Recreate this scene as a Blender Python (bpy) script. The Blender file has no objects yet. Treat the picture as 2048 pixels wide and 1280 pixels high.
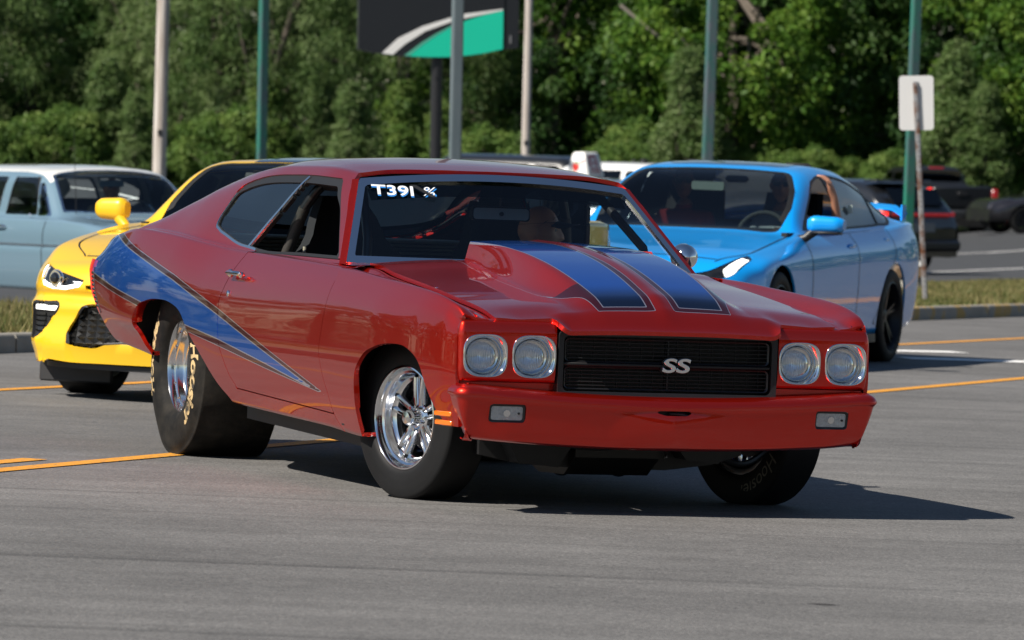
import bpy, bmesh, math, random
import numpy as np
from mathutils import Vector, Matrix

random.seed(7)
RNG = np.random.default_rng(11)
SC = bpy.context.scene
COL = SC.collection
rad = math.radians

# ------------------------------------------------------------------ camera, sky, sun, exposure
CAM_H = 1.371
cam_data = bpy.data.cameras.new('camera')
cam = bpy.data.objects.new('camera', cam_data)
COL.objects.link(cam)
SC.camera = cam
cam_data.sensor_width = 36.0
cam_data.lens = 11500 / 2048 * 36.0
cam_data.clip_start = 0.5
cam_data.clip_end = 3000
CAM_ROLL = 0.9
# roll about the view axis (the photographer held the camera slightly tilted)
cam.matrix_world = (Matrix.Translation((0, 0, CAM_H)) @ Matrix.Rotation(rad(90 - 1.59), 4, 'X')
                    @ Matrix.Rotation(rad(CAM_ROLL), 4, 'Z'))
cam_data.dof.use_dof = True
cam_data.dof.focus_distance = 23.2
cam_data.dof.aperture_fstop = 9.0

SUN_EL = 46.0
SUN_AZ = math.atan2(-0.85, -0.53)          # from +Y towards +X
world = bpy.data.worlds.new('World')
SC.world = world
world.use_nodes = True
wn = world.node_tree.nodes
wl = world.node_tree.links
sky = wn.new('ShaderNodeTexSky')
sky.sky_type = 'NISHITA'
sky.sun_disc = False
sky.sun_elevation = rad(SUN_EL)
sky.sun_rotation = SUN_AZ
sky.air_density = 1.0
sky.ozone_density = 1.6
sky.dust_density = 0.15
wn['Background'].inputs[1].default_value = 0.050
wl.new(sky.outputs[0], wn['Background'].inputs[0])

sun_data = bpy.data.lights.new('sun', 'SUN')
sun_data.energy = 5.0
sun_data.angle = rad(0.53)
sun_data.color = (1.0, 0.93, 0.83)
sun = bpy.data.objects.new('sun', sun_data)
COL.objects.link(sun)
sd = Vector((math.sin(SUN_AZ) * math.cos(rad(SUN_EL)), math.cos(SUN_AZ) * math.cos(rad(SUN_EL)), math.sin(rad(SUN_EL))))
sun.rotation_euler = sd.to_track_quat('Z', 'Y').to_euler()
sun.location = (0, 0, 60)
SC.view_settings.view_transform = 'Standard'
SC.view_settings.look = 'None'
SC.view_settings.gamma = 1.0
SC.view_settings.use_curve_mapping = False
SC.view_settings.exposure = 0.58
SC.cycles.max_bounces = 10
SC.cycles.transparent_max_bounces = 24
SC.cycles.use_denoising = True

# ------------------------------------------------------------------ helpers: materials
def new_mat(name):
    m = bpy.data.materials.new(name)
    m.use_nodes = True
    return m, m.node_tree.nodes, m.node_tree.links, m.node_tree.nodes['Principled BSDF']

def setp(b, **k):
    for n, v in k.items():
        n = n.replace('_', ' ')
        if n in b.inputs:
            b.inputs[n].default_value = v

def c4(c):
    return (c[0], c[1], c[2], 1.0)

def simple(name, col, rough=0.5, metal=0.0, coat=0.0, var=0.0, scale=20.0, bump=0.0, spec=0.5, coat_rough=0.03):
    m, n, l, b = new_mat(name)
    setp(b, Base_Color=c4(col), Roughness=rough, Metallic=metal)
    b.inputs['Coat Weight'].default_value = coat
    b.inputs['Coat Roughness'].default_value = coat_rough
    b.inputs['Specular IOR Level'].default_value = spec
    if var > 0 or bump > 0:
        tc = n.new('ShaderNodeTexCoord')
        nz = n.new('ShaderNodeTexNoise')
        nz.inputs['Scale'].default_value = scale
        nz.inputs['Detail'].default_value = 6
        l.new(tc.outputs['Object'], nz.inputs['Vector'])
        if var > 0:
            mx = n.new('ShaderNodeMix'); mx.data_type = 'RGBA'
            mx.inputs[6].default_value = c4([max(0, v * (1 - var)) for v in col])
            mx.inputs[7].default_value = c4([min(1, v * (1 + var)) for v in col])
            l.new(nz.outputs[0], mx.inputs[0])
            l.new(mx.outputs[2], b.inputs['Base Color'])
        if bump > 0:
            bp = n.new('ShaderNodeBump')
            bp.inputs['Strength'].default_value = bump
            bp.inputs['Distance'].default_value = 0.01
            l.new(nz.outputs[0], bp.inputs['Height'])
            l.new(bp.outputs[0], b.inputs['Normal'])
    return m

def emissive(name, col, strength, base=None):
    m, n, l, b = new_mat(name)
    setp(b, Base_Color=c4(base or col), Roughness=0.3)
    b.inputs['Emission Color'].default_value = c4(col)
    b.inputs['Emission Strength'].default_value = strength
    return m

def glass(name, tint=(0.75, 0.85, 0.82), refl=1.0, rough=0.0):
    m = bpy.data.materials.new(name); m.use_nodes = True
    n = m.node_tree.nodes; l = m.node_tree.links
    n.remove(n['Principled BSDF'])
    out = n['Material Output']
    tr = n.new('ShaderNodeBsdfTransparent'); tr.inputs[0].default_value = c4(tint)
    gl = n.new('ShaderNodeBsdfGlossy'); gl.inputs['Roughness'].default_value = rough
    gl.inputs[0].default_value = (refl, refl, refl, 1)
    fr = n.new('ShaderNodeFresnel'); fr.inputs[0].default_value = 1.5
    mx = n.new('ShaderNodeMixShader')
    l.new(fr.outputs[0], mx.inputs[0]); l.new(tr.outputs[0], mx.inputs[1]); l.new(gl.outputs[0], mx.inputs[2])
    l.new(mx.outputs[0], out.inputs[0])
    return m

def car_paint(name, col, metal=0.0, rough=0.35, flake=0.0, dirt=0.0, coat=1.0):
    """base coat under a clear coat with a very faint orange peel"""
    m, n, l, b = new_mat(name)
    setp(b, Base_Color=c4(col), Roughness=rough, Metallic=metal)
    b.inputs['Coat Weight'].default_value = coat
    b.inputs['Coat Roughness'].default_value = 0.02
    tc = n.new('ShaderNodeTexCoord')
    nz = n.new('ShaderNodeTexNoise'); nz.inputs['Scale'].default_value = 1.7; nz.inputs['Detail'].default_value = 2
    l.new(tc.outputs['Object'], nz.inputs['Vector'])
    bp = n.new('ShaderNodeBump'); bp.inputs['Strength'].default_value = 0.06; bp.inputs['Distance'].default_value = 0.02
    l.new(nz.outputs[0], bp.inputs['Height'])
    l.new(bp.outputs[0], b.inputs['Coat Normal'])
    if flake > 0:
        vo = n.new('ShaderNodeTexNoise'); vo.inputs['Scale'].default_value = 900; vo.inputs['Detail'].default_value = 1
        l.new(tc.outputs['Object'], vo.inputs['Vector'])
        b2 = n.new('ShaderNodeBump'); b2.inputs['Strength'].default_value = flake; b2.inputs['Distance'].default_value = 0.001
        l.new(vo.outputs[0], b2.inputs['Height'])
        l.new(b2.outputs[0], b.inputs['Normal'])
    return m

# ------------------------------------------------------------------ helpers: curves and meshes
def pchip(xs, ys):
    x = np.array(xs, float); y = np.array(ys, float)
    o = np.argsort(x); x = x[o]; y = y[o]
    h = np.diff(x); d = np.diff(y) / h
    m = np.zeros_like(y)
    if len(x) > 2:
        for i in range(1, len(x) - 1):
            if d[i - 1] * d[i] > 0:
                w1 = 2 * h[i] + h[i - 1]; w2 = h[i] + 2 * h[i - 1]
                m[i] = (w1 + w2) / (w1 / d[i - 1] + w2 / d[i])
        m[0] = d[0]; m[-1] = d[-1]
    else:
        m[:] = d[0]
    def f(q):
        q = np.asarray(q, float)
        qc = np.clip(q, x[0], x[-1])
        i = np.clip(np.searchsorted(x, qc) - 1, 0, len(x) - 2)
        t = (qc - x[i]) / h[i]
        t2 = t * t; t3 = t2 * t
        return ((2 * t3 - 3 * t2 + 1) * y[i] + (t3 - 2 * t2 + t) * h[i] * m[i]
                + (-2 * t3 + 3 * t2) * y[i + 1] + (t3 - t2) * h[i] * m[i + 1])
    return f

def tab(*pairs):
    return pchip([p[0] for p in pairs], [p[1] for p in pairs])

def smooth(a, b, x):
    t = np.clip((np.asarray(x, float) - a) / (b - a), 0, 1)
    return t * t * (3 - 2 * t)

def cspline(P, nseg, crease=()):
    """P (S,K,D): non-uniform Catmull-Rom across K with optional creases -> (S,N,D)"""
    S, K, D = P.shape
    d = np.linalg.norm(np.diff(P, axis=1), axis=2)
    d = np.maximum(d, 1e-6)
    cr = set(crease)
    out = []
    sl = np.diff(P, axis=1) / d[:, :, None]
    def tang(k, side):
        if k == 0: return sl[:, 0]
        if k == K - 1: return sl[:, K - 2]
        if k in cr: return sl[:, k - 1] if side < 0 else sl[:, k]
        a = d[:, k - 1][:, None]; b = d[:, k][:, None]
        return (b * sl[:, k - 1] + a * sl[:, k]) / (a + b)
    for k in range(K - 1):
        n = nseg[k] if isinstance(nseg, (list, tuple)) else nseg
        t = np.linspace(0, 1, n, endpoint=False)
        if k == K - 2: t = np.linspace(0, 1, n + 1)
        t = t[None, :, None]
        m0 = (tang(k, 1) * d[:, k][:, None])[:, None, :]; m1 = (tang(k + 1, -1) * d[:, k][:, None])[:, None, :]
        p0 = P[:, k][:, None, :]; p1 = P[:, k + 1][:, None, :]
        t2 = t * t; t3 = t2 * t
        out.append((2 * t3 - 3 * t2 + 1) * p0 + (t3 - 2 * t2 + t) * m0 + (-2 * t3 + 3 * t2) * p1 + (t3 - t2) * m1)
    return np.concatenate(out, 1)

def cs2(pts, n=6, closed=False, crease=()):
    """smooth polyline through 2D/3D points"""
    P = np.array(pts, float)
    if closed:
        P = np.concatenate([P[-3:], P, P[:3]])
        Q = cspline(P[None], n)[0]
        return Q[3 * n: 3 * n + len(pts) * n]
    return cspline(P[None], n, crease)[0]

def grid_faces(a, b, close_a=False, close_b=False):
    F = []
    A = a if close_a else a - 1
    B = b if close_b else b - 1
    for i in range(A):
        i2 = (i + 1) % a
        for j in range(B):
            j2 = (j + 1) % b
            F.append((i * b + j, i2 * b + j, i2 * b + j2, i * b + j2))
    return F

def full_loft(xs, curves, nseg, crease=()):
    """half sections (y>=0, listed from the sill to the centre line) mirrored into a whole-width grid"""
    xs = np.asarray(xs, float)
    ev = lambda c: np.broadcast_to(c(xs) if callable(c) else float(c), xs.shape)
    P = np.stack([np.stack([ev(c[0]), ev(c[1])], 1) for c in curves], 1)
    H = cspline(P, nseg, crease)
    L = np.concatenate([np.full(H.shape[:2] + (1,), 0.0), H], 2)
    L[:, :, 0] = xs[:, None]
    M = L.copy(); M[:, :, 1] *= -1
    G = np.concatenate([L, M[:, ::-1][:, 1:]], 1)
    V = G.reshape(-1, 3)
    return V, [f[::-1] for f in grid_faces(G.shape[0], G.shape[1])]

def clip(V, F, fn):
    """keep the part of the mesh where fn > 0, cutting faces along fn = 0"""
    f = np.asarray(fn(V), float)
    f = np.where(np.abs(f) < 1e-9, 1e-9, f)
    pos = f > 0
    keep = []; mixed = []
    for fc in F:
        s = sum(pos[i] for i in fc)
        if s == len(fc): keep.append(fc)
        elif s > 0: mixed.append(fc)
    edges = {}
    for fc in mixed:
        for a, b in zip(fc, fc[1:] + (fc[0],)):
            if pos[a] != pos[b]:
                k = (a, b) if a < b else (b, a)
                if k not in edges: edges[k] = len(edges)
    if edges:
        E = np.array(list(edges.keys()))
        lo = np.zeros(len(E)); hi = np.ones(len(E))
        fa = f[E[:, 0]].copy(); fb = f[E[:, 1]].copy()
        A = V[E[:, 0]]; B = V[E[:, 1]]
        for it in range(12):
            t = 0.5 * (lo + hi) if it % 3 == 2 else lo + (hi - lo) * fa / (fa - fb)
            P = A + (B - A) * t[:, None]
            ft = np.asarray(fn(P), float)
            same = (ft > 0) == (fa > 0)
            lo = np.where(same, t, lo); fa = np.where(same, ft, fa)
            hi = np.where(same, hi, t); fb = np.where(same, fb, ft)
        t = np.where(np.abs(fa) < np.abs(fb), lo, hi)
        NV = A + (B - A) * t[:, None]
        base = len(V)
        V = np.concatenate([V, NV])
        for fc in mixed:
            poly = []
            L = len(fc)
            for q in range(L):
                a = fc[q]; b = fc[(q + 1) % L]
                if pos[a]: poly.append(a)
                if pos[a] != pos[b]:
                    k = (a, b) if a < b else (b, a)
                    poly.append(base + edges[k])
            if len(poly) >= 3: keep.append(tuple(poly))
    return V, keep

def compact(V, F):
    used = np.zeros(len(V), bool)
    for fc in F:
        used[list(fc)] = True
    idx = np.cumsum(used) - 1
    return V[used], [tuple(int(idx[i]) for i in fc) for fc in F]

def vnormals(V, F):
    N = np.zeros_like(V)
    for fc in F:
        p = V[list(fc)]
        n = np.zeros(3)
        for i in range(1, len(fc) - 1):
            n += np.cross(p[i] - p[0], p[i + 1] - p[0])
        for i in fc: N[i] += n
    ln = np.linalg.norm(N, axis=1); ln[ln == 0] = 1
    return N / ln[:, None]

def boundary(F):
    cnt = {}
    for fc in F:
        L = len(fc)
        for q in range(L):
            a, b = fc[q], fc[(q + 1) % L]
            k = (a, b) if a < b else (b, a)
            if k in cnt: cnt[k] = None
            else: cnt[k] = (a, b)
    return [e for e in cnt.values() if e]

def add_flange(V, F, depth, keep=None):
    """turn every open edge inwards so a panel shows its thickness"""
    V, F = compact(V, F)
    B = boundary(F)
    if keep is not None:
        B = [e for e in B if keep(V[e[0]]) and keep(V[e[1]])]
    N = vnormals(V, F)
    ids = sorted({i for e in B for i in e})
    mp = {v: len(V) + k for k, v in enumerate(ids)}
    V2 = np.concatenate([V, V[ids] - N[ids] * depth]) if ids else V
    F2 = list(F) + [(b, a, mp[a], mp[b]) for a, b in B]
    return V2, F2, [(min(a, b), max(a, b)) for a, b in B]

def link(name, me, mat=None, parent=None, loc=None, rot=None):
    o = bpy.data.objects.new(name, me)
    COL.objects.link(o)
    if mat is not None and len(me.materials) == 0:
        me.materials.append(mat)
    if parent is not None: o.parent = parent
    if loc is not None: o.location = loc
    if rot is not None: o.rotation_euler = rot
    return o

def mesh(name, V, F, mat=None, parent=None, smooth_=True, attrs=None, sharp=(), loc=None, rot=None, angle=None):
    V, F2 = np.asarray(V, float), F
    if not len(sharp) and len(F2): V, F2 = compact(V, F2)
    me = bpy.data.meshes.new(name)
    me.from_pydata(V.tolist(), [], [tuple(f) for f in F2])
    if smooth_:
        me.polygons.foreach_set('use_smooth', [True] * len(me.polygons))
    if len(sharp):
        s = set(sharp)
        for e in me.edges:
            k = (min(e.vertices[0], e.vertices[1]), max(e.vertices[0], e.vertices[1]))
            if k in s: e.use_edge_sharp = True
    if angle is not None:
        me.set_sharp_from_angle(angle=rad(angle))
    if attrs:
        for an, fn in attrs.items():
            at = me.attributes.new(an, 'FLOAT', 'POINT')
            at.data.foreach_set('value', np.asarray(fn(V), float))
    me.update()
    return link(name, me, mat, parent, loc, rot)

def panel(name, V, F, mat, parent, depth=0.014, attrs=None, keep=None):
    V, F, s = add_flange(V, F, depth, keep)
    return mesh(name, V, F, mat, parent, True, attrs, s)

def poly_sd(pts):
    """signed distance to a closed polygon, positive inside; pts in (a,b)"""
    P = np.array(pts, float); Q = np.roll(P, -1, 0)
    def f(a, b):
        a = np.asarray(a, float); b = np.asarray(b, float)
        best = np.full(a.shape, 1e9); ins = np.zeros(a.shape, bool)
        for (x0, y0), (x1, y1) in zip(P, Q):
            dx, dy = x1 - x0, y1 - y0
            L2 = dx * dx + dy * dy + 1e-12
            t = np.clip(((a - x0) * dx + (b - y0) * dy) / L2, 0, 1)
            best = np.minimum(best, (a - x0 - t * dx) ** 2 + (b - y0 - t * dy) ** 2)
            c = (y0 > b) != (y1 > b)
            xi = x0 + (b - y0) * dx / (dy if abs(dy) > 1e-12 else 1e-12)
            ins ^= c & (a < xi)
        dd = np.sqrt(best)
        return np.where(ins, dd, -dd)
    return f

class MB:
    """collects simple solids into one mesh"""
    def __init__(s): s.V = []; s.F = []
    def add(s, V, F):
        b = len(s.V)
        s.V += [tuple(map(float, v)) for v in V]
        s.F += [tuple(int(i) + b for i in f) for f in F]
        return s
    def box(s, c, d, R=None, bev=0.0):
        x, y, z = [v / 2 for v in d]
        if bev > 0:
            b = min(bev, x * .9, y * .9, z * .9)
            V = []; 
            for sx in (-1, 1):
                for sy in (-1, 1):
                    for sz in (-1, 1):
                        V += [(sx * (x - b), sy * (y - b), sz * z), (sx * (x - b), sy * y, sz * (z - b)), (sx * x, sy * (y - b), sz * (z - b))]
            bm = bmesh.new()
            for v in V: bm.verts.new(v)
            bmesh.ops.convex_hull(bm, input=bm.verts)
            bm.verts.index_update()
            V = [v.co[:] for v in bm.verts]; F = [[v.index for v in f.verts] for f in bm.faces]
            bm.free()
        else:
            V = [(sx * x, sy * y, sz * z) for sx in (-1, 1) for sy in (-1, 1) for sz in (-1, 1)]
            F = [(0, 1, 3, 2), (4, 6, 7, 5), (0, 4, 5, 1), (2, 3, 7, 6), (0, 2, 6, 4), (1, 5, 7, 3)]
        if R is not None: V = [R @ Vector(v) for v in V]
        V = [(v[0] + c[0], v[1] + c[1], v[2] + c[2]) for v in V]
        return s.add(V, F)
    def tube(s, pts, r, n=10, caps=True):
        pts = [Vector(p) for p in pts]
        rr = r if isinstance(r, (list, tuple)) else [r] * len(pts)
        V = []; F = []
        up = None
        for i, p in enumerate(pts):
            t = (pts[min(i + 1, len(pts) - 1)] - pts[max(i - 1, 0)]).normalized()
            if up is None:
                up = Vector((0, 0, 1)) if abs(t.z) < .9 else Vector((1, 0, 0))
            a = t.cross(up).normalized(); b = a.cross(t).normalized(); up = b
            for k in range(n):
                an = 2 * math.pi * k / n
                V.append(p + a * math.cos(an) * rr[i] + b * math.sin(an) * rr[i])
        for i in range(len(pts) - 1):
            for k in range(n):
                k2 = (k + 1) % n
                F.append((i * n + k, i * n + k2, (i + 1) * n + k2, (i + 1) * n + k))
        if caps:
            F.append(tuple(range(n - 1, -1, -1))); F.append(tuple(range((len(pts) - 1) * n, len(pts) * n)))
        return s.add(V, F)
    def lathe(s, prof, n=48, axis='y', c=(0, 0, 0), close=False):
        """prof: list of (radius, along)"""
        V = []; m = len(prof)
        for k in range(n):
            a = 2 * math.pi * k / n
            for r, h in prof:
                u, v = r * math.cos(a), r * math.sin(a)
                p = (u, h, v) if axis == 'y' else ((h, u, v) if axis == 'x' else (u, v, h))
                V.append((p[0] + c[0], p[1] + c[1], p[2] + c[2]))
        F = []
        for k in range(n):
            k2 = (k + 1) % n
            for j in range(m if close else m - 1):
                j2 = (j + 1) % m
                if axis == 'y': F.append((k * m + j, k * m + j2, k2 * m + j2, k2 * m + j))
                else: F.append((k * m + j, k2 * m + j, k2 * m + j2, k * m + j2))
        return s.add(V, F)
    def prism(s, pts, h0, h1, axis='z'):
        """polygon pts (a,b) extruded along axis"""
        n = len(pts)
        def P(a, b, h): return (a, b, h) if axis == 'z' else ((h, a, b) if axis == 'x' else (a, h, b))
        V = [P(a, b, h0) for a, b in pts] + [P(a, b, h1) for a, b in pts]
        F = [tuple(range(n - 1, -1, -1)), tuple(range(n, 2 * n))]
        F += [(i, (i + 1) % n, n + (i + 1) % n, n + i) for i in range(n)]
        return s.add(V, F)
    def build(s, name, mat, parent=None, angle=40, loc=None, rot=None, fix=True):
        me = bpy.data.meshes.new(name)
        me.from_pydata(s.V, [], s.F)
        if fix:
            bm = bmesh.new(); bm.from_mesh(me)
            bmesh.ops.recalc_face_normals(bm, faces=bm.faces)
            bm.to_mesh(me); bm.free()
        if angle:
            me.polygons.foreach_set('use_smooth', [True] * len(me.polygons))
            me.set_sharp_from_angle(angle=rad(angle))
        me.update()
        return link(name, me, mat, parent, loc, rot)

_txt = {}
def text_mesh(s, size=1.0, bold=0.0, shear=0.0, depth=0.0, bevel=0.0):
    """lettering as plain vertex/face arrays, centred on its own box"""
    k = (s, size, bold, shear, depth, bevel)
    if k not in _txt:
        cu = bpy.data.curves.new('lettering', 'FONT')
        cu.body = s; cu.size = size; cu.offset = bold; cu.shear = shear; cu.extrude = depth
        cu.bevel_depth = bevel; cu.bevel_resolution = 2
        cu.align_x = 'CENTER'; cu.align_y = 'CENTER'; cu.resolution_u = 4
        o = bpy.data.objects.new('lettering', cu); COL.objects.link(o)
        dg = bpy.context.evaluated_depsgraph_get()
        me = bpy.data.meshes.new_from_object(o.evaluated_get(dg))
        V = np.array([v.co[:] for v in me.vertices]); F = [tuple(p.vertices) for p in me.polygons]
        bpy.data.objects.remove(o); bpy.data.curves.remove(cu); bpy.data.meshes.remove(me)
        _txt[k] = (V, F)
    return _txt[k]

def tag(o, label=None, cat=None, group=None, kind=None):
    if label: o['label'] = label
    if cat: o['category'] = cat
    if group: o['group'] = group
    if kind: o['kind'] = kind
    return o

def thing(name, M, label, cat, group=None):
    o = bpy.data.objects.new(name, None)
    o.empty_display_size = 0.3
    COL.objects.link(o)
    o.matrix_world = M
    return tag(o, label, cat, group)

def copy_tree(o, parent=None, M=None):
    c = o.copy(); COL.objects.link(c)
    if parent is not None: c.parent = parent
    if M is not None: c.matrix_world = M
    for ch in list(o.children): copy_tree(ch, c)
    return c

# ------------------------------------------------------------------ lie of the land
TILT = rad(1.3)                              # the road falls away to the right
KERB_P = np.array((-3.22, 37.32)); KERB_D = np.array((7.45, 18.28)); KERB_D = KERB_D / np.linalg.norm(KERB_D)
KERB_N = np.array((-KERB_D[1], KERB_D[0]))   # pointing away from the road, to the far side
def kerb_d(x, y): return (np.asarray(x) - KERB_P[0]) * KERB_N[0] + (np.asarray(y) - KERB_P[1]) * KERB_N[1]
def kerb_s(x, y): return (np.asarray(x) - KERB_P[0]) * KERB_D[0] + (np.asarray(y) - KERB_P[1]) * KERB_D[1]
def from_kerb(s, d): return KERB_P + KERB_D * s + KERB_N * d
LOT_Z = -0.45
def ground_z(x, y):
    x = np.asarray(x, float); y = np.asarray(y, float)
    d = kerb_d(x, y)
    r = CAM_H * (1 - 1 / math.cos(TILT)) - math.tan(TILT) * np.clip(x, -30, 30)
    w = smooth(0.5, 12, d)
    return r * (1 - w) + LOT_Z * w + .22 * smooth(10.0, 11.6, x) * smooth(122, 138, y)
ROLLM = Matrix.Translation((0, 0, CAM_H)) @ Matrix.Rotation(TILT, 4, 'Y') @ Matrix.Translation((0, 0, -CAM_H))
def road_M(x, y, yaw):
    """pose of a vehicle standing on the sloping road; yaw = heading, 0 points at the camera, + turns right in the picture"""
    return ROLLM @ Matrix.Translation((x, y, 0)) @ Matrix.Rotation(math.atan2(-math.cos(yaw), math.sin(yaw)), 4, 'Z')
def lot_M(x, y, yaw, dz=0.0):
    return Matrix.Translation((x, y, float(ground_z(x, y)) + dz)) @ Matrix.Rotation(math.atan2(-math.cos(yaw), math.sin(yaw)), 4, 'Z')

# ------------------------------------------------------------------ shared materials
M_BLACK = simple('black_plastic', (0.012, 0.012, 0.013), 0.45)
M_RUBBER = simple('tyre_rubber', (0.010, 0.010, 0.0105), 0.6, var=0.35, scale=9, bump=0.05, spec=.2)
M_SEAL = simple('rubber_seal', (0.01, 0.01, 0.01), 0.5)
M_CHROME = simple('chrome', (0.82, 0.83, 0.85), 0.06, 1.0)
M_POLISH = simple('polished_alloy', (0.78, 0.79, 0.81), 0.13, 1.0)
M_DARKMETAL = simple('dark_metal', (0.045, 0.045, 0.048), 0.42, 0.7)
M_CHASSIS = simple('chassis_black', (0.012, 0.012, 0.013), 0.5, var=0.5, scale=14)
M_TRIM = simple('interior_trim', (0.010, 0.011, 0.012), 0.75)
M_CLOTH = simple('seat_cloth', (0.016, 0.015, 0.018), 0.95, var=0.2, scale=200, bump=0.2)
M_GLASS = glass('window_glass', (0.78, 0.88, 0.88))
M_GLASSCLEAR = glass('clear_glass', (0.93, 0.96, 0.96))
M_GLASSDARK = glass('tinted_glass', (0.16, 0.19, 0.20))
M_AMBER = simple('amber_lens', (0.75, 0.16, 0.01), 0.15, coat=1.0)
M_REDLENS = simple('red_lens', (0.35, 0.01, 0.008), 0.12, coat=1.0)

def mix_node(n, l, fac, a, b):
    mx = n.new('ShaderNodeMix'); mx.data_type = 'RGBA'
    if isinstance(fac, (int, float)): mx.inputs[0].default_value = fac
    else: l.new(fac, mx.inputs[0])
    for i, v in ((6, a), (7, b)):
        if isinstance(v, tuple): mx.inputs[i].default_value = c4(v)
        else: l.new(v, mx.inputs[i])
    return mx.outputs[2]

def band(n, l, val, lo, hi):
    """1 where lo < val < hi"""
    a = n.new('ShaderNodeMath'); a.operation = 'GREATER_THAN'; l.new(val, a.inputs[0]); a.inputs[1].default_value = lo
    b = n.new('ShaderNodeMath'); b.operation = 'LESS_THAN'; l.new(val, b.inputs[0]); b.inputs[1].default_value = hi
    c = n.new('ShaderNodeMath'); c.operation = 'MULTIPLY'; l.new(a.outputs[0], c.inputs[0]); l.new(b.outputs[0], c.inputs[1])
    return c.outputs[0]

CANDY = (0.60, 0.015, 0.004)
BLUE = (0.004, 0.17, 0.80)
SILVER = (0.66, 0.62, 0.70)
MAROON = (0.14, 0.008, 0.012)
def candy(name, graphic=None):
    m = car_paint(name, CANDY, metal=0.90, rough=0.36, flake=0.08)
    m.node_tree.nodes['Principled BSDF'].inputs['Coat IOR'].default_value = 1.5
    n = m.node_tree.nodes; l = m.node_tree.links; b = n['Principled BSDF']
    if graphic:
        at = n.new('ShaderNodeAttribute'); at.attribute_name = 'sd_a'
        ao = n.new('ShaderNodeAttribute'); ao.attribute_name = 'sd_b'
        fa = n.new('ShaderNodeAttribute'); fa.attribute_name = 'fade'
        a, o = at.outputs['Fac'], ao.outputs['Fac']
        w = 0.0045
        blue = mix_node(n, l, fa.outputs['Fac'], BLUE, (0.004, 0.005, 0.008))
        col = mix_node(n, l, band(n, l, o, -0.0028, 9), CANDY, SILVER)
        col = mix_node(n, l, band(n, l, o, 0.0, 9), col, MAROON)
        col = mix_node(n, l, band(n, l, a, -w, 9), col, SILVER)
        col = mix_node(n, l, band(n, l, a, 0.0, 9), col, blue)
        l.new(col, b.inputs['Base Color'])
    return m
M_CANDY = candy('candy_red_paint')
M_CANDY_G = candy('candy_red_paint_with_stripe', True)

# ------------------------------------------------------------------ the red coupe
RED_M = road_M(0.326, 23.327, rad(20.67))
red = thing('muscle_car', RED_M, 'candy red two-door drag coupe with blue swoosh stripe and tall hood scoop, nearest car', 'car')

# feature lines of the lower body, front axle at x=0, forward +x
def T(*p): return tab(*p)
zb = T((-4.1, .50), (-3.7, .475), (-3.06, .43), (-2.5, .36), (-1.9, .287), (-1.17, .267), (-.58, .254), (-.13, .236), (.5, .27), (.8, .312), (1.0, .315))
yb = T((-4.1, .85), (-3.5, .89), (-1.9, .90), (-.1, .90), (.6, .885), (.84, .852), (1.0, .83))
y2 = T((-4.1, .875), (-3.5, .92), (-1.9, .932), (0, .932), (.5, .914), (.72, .885), (.84, .860), (1.0, .84))
y3 = T((-4.1, .885), (-3.4, .94), (-2.8, .952), (-1.8, .95), (0, .95), (.45, .932), (.72, .899), (.84, .872), (1.0, .85))
z3 = T((-4.1, .60), (-3, .55), (-1.8, .525), (0, .52), (1.0, .51))
y4 = T((-4.1, .90), (-3.4, .948), (-2.8, .957), (-1.8, .951), (0, .951), (.45, .933), (.72, .900), (.84, .872), (1.0, .85))
z4 = T((-4.1, .70), (-3, .66), (-1.8, .635), (0, .635), (.9, .62), (1.0, .62))
y5 = T((-4.1, .895), (-3.75, .925), (-3.3, .945), (-2.8, .952), (-2.2, .946), (-1.8, .941), (0, .941), (.45, .925), (.72, .895), (.84, .870), (1.0, .85))
z5 = T((-4.1, .79), (-3.4, .80), (-2.8, .785), (-2.3, .76), (-1.8, .748), (-1.2, .753), (-.58, .764), (0, .757), (.4, .735), (.72, .712), (.84, .690), (1.0, .67))
y6 = T((-4.1, .875), (-3.8, .902), (-3.3, .918), (-2.8, .920), (-2.2, .905), (-1.8, .902), (0, .905), (.45, .898), (.72, .880), (.84, .858), (1.0, .845))
z6f = T((-4.1, .84), (-3.98, .85), (-3.7, .89), (-3.3, .915), (-2.8, .895), (-2.2, .862), (-1.8, .852), (-.6, .845), (0, .830), (.45, .808), (.72, .775), (.835, .735), (.9, .715), (1.0, .70))
y7 = T((-4.1, .84), (-4.0, .85), (-3.7, .868), (-3.3, .878), (-2.8, .872), (-2.3, .856), (-1.8, .846), (-.6, .846), (0, .862), (.5, .860), (.8, .850), (.92, .838), (1.0, .83))
z7 = T((-4.1, .85), (-4.0, .897), (-3.88, .938), (-3.7, .968), (-3.4, .995), (-3.0, .985), (-2.5, .958), (-2.1, .938), (-1.75, .931), (-.6, .906), (-.44, .901), (-.1, .883), (.23, .866), (.55, .842), (.72, .815), (.79, .796), (.835, .770), (.87, .745), (1.0, .70))
LOW = [(.78, lambda x: zb(x) + .004), (yb, zb), (y2, lambda x: np.minimum(zb(x) + .11, z3(x) - .03)), (y3, z3), (y4, z4), (y5, z5), (y6, z6f), (y7, z7)]

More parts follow.
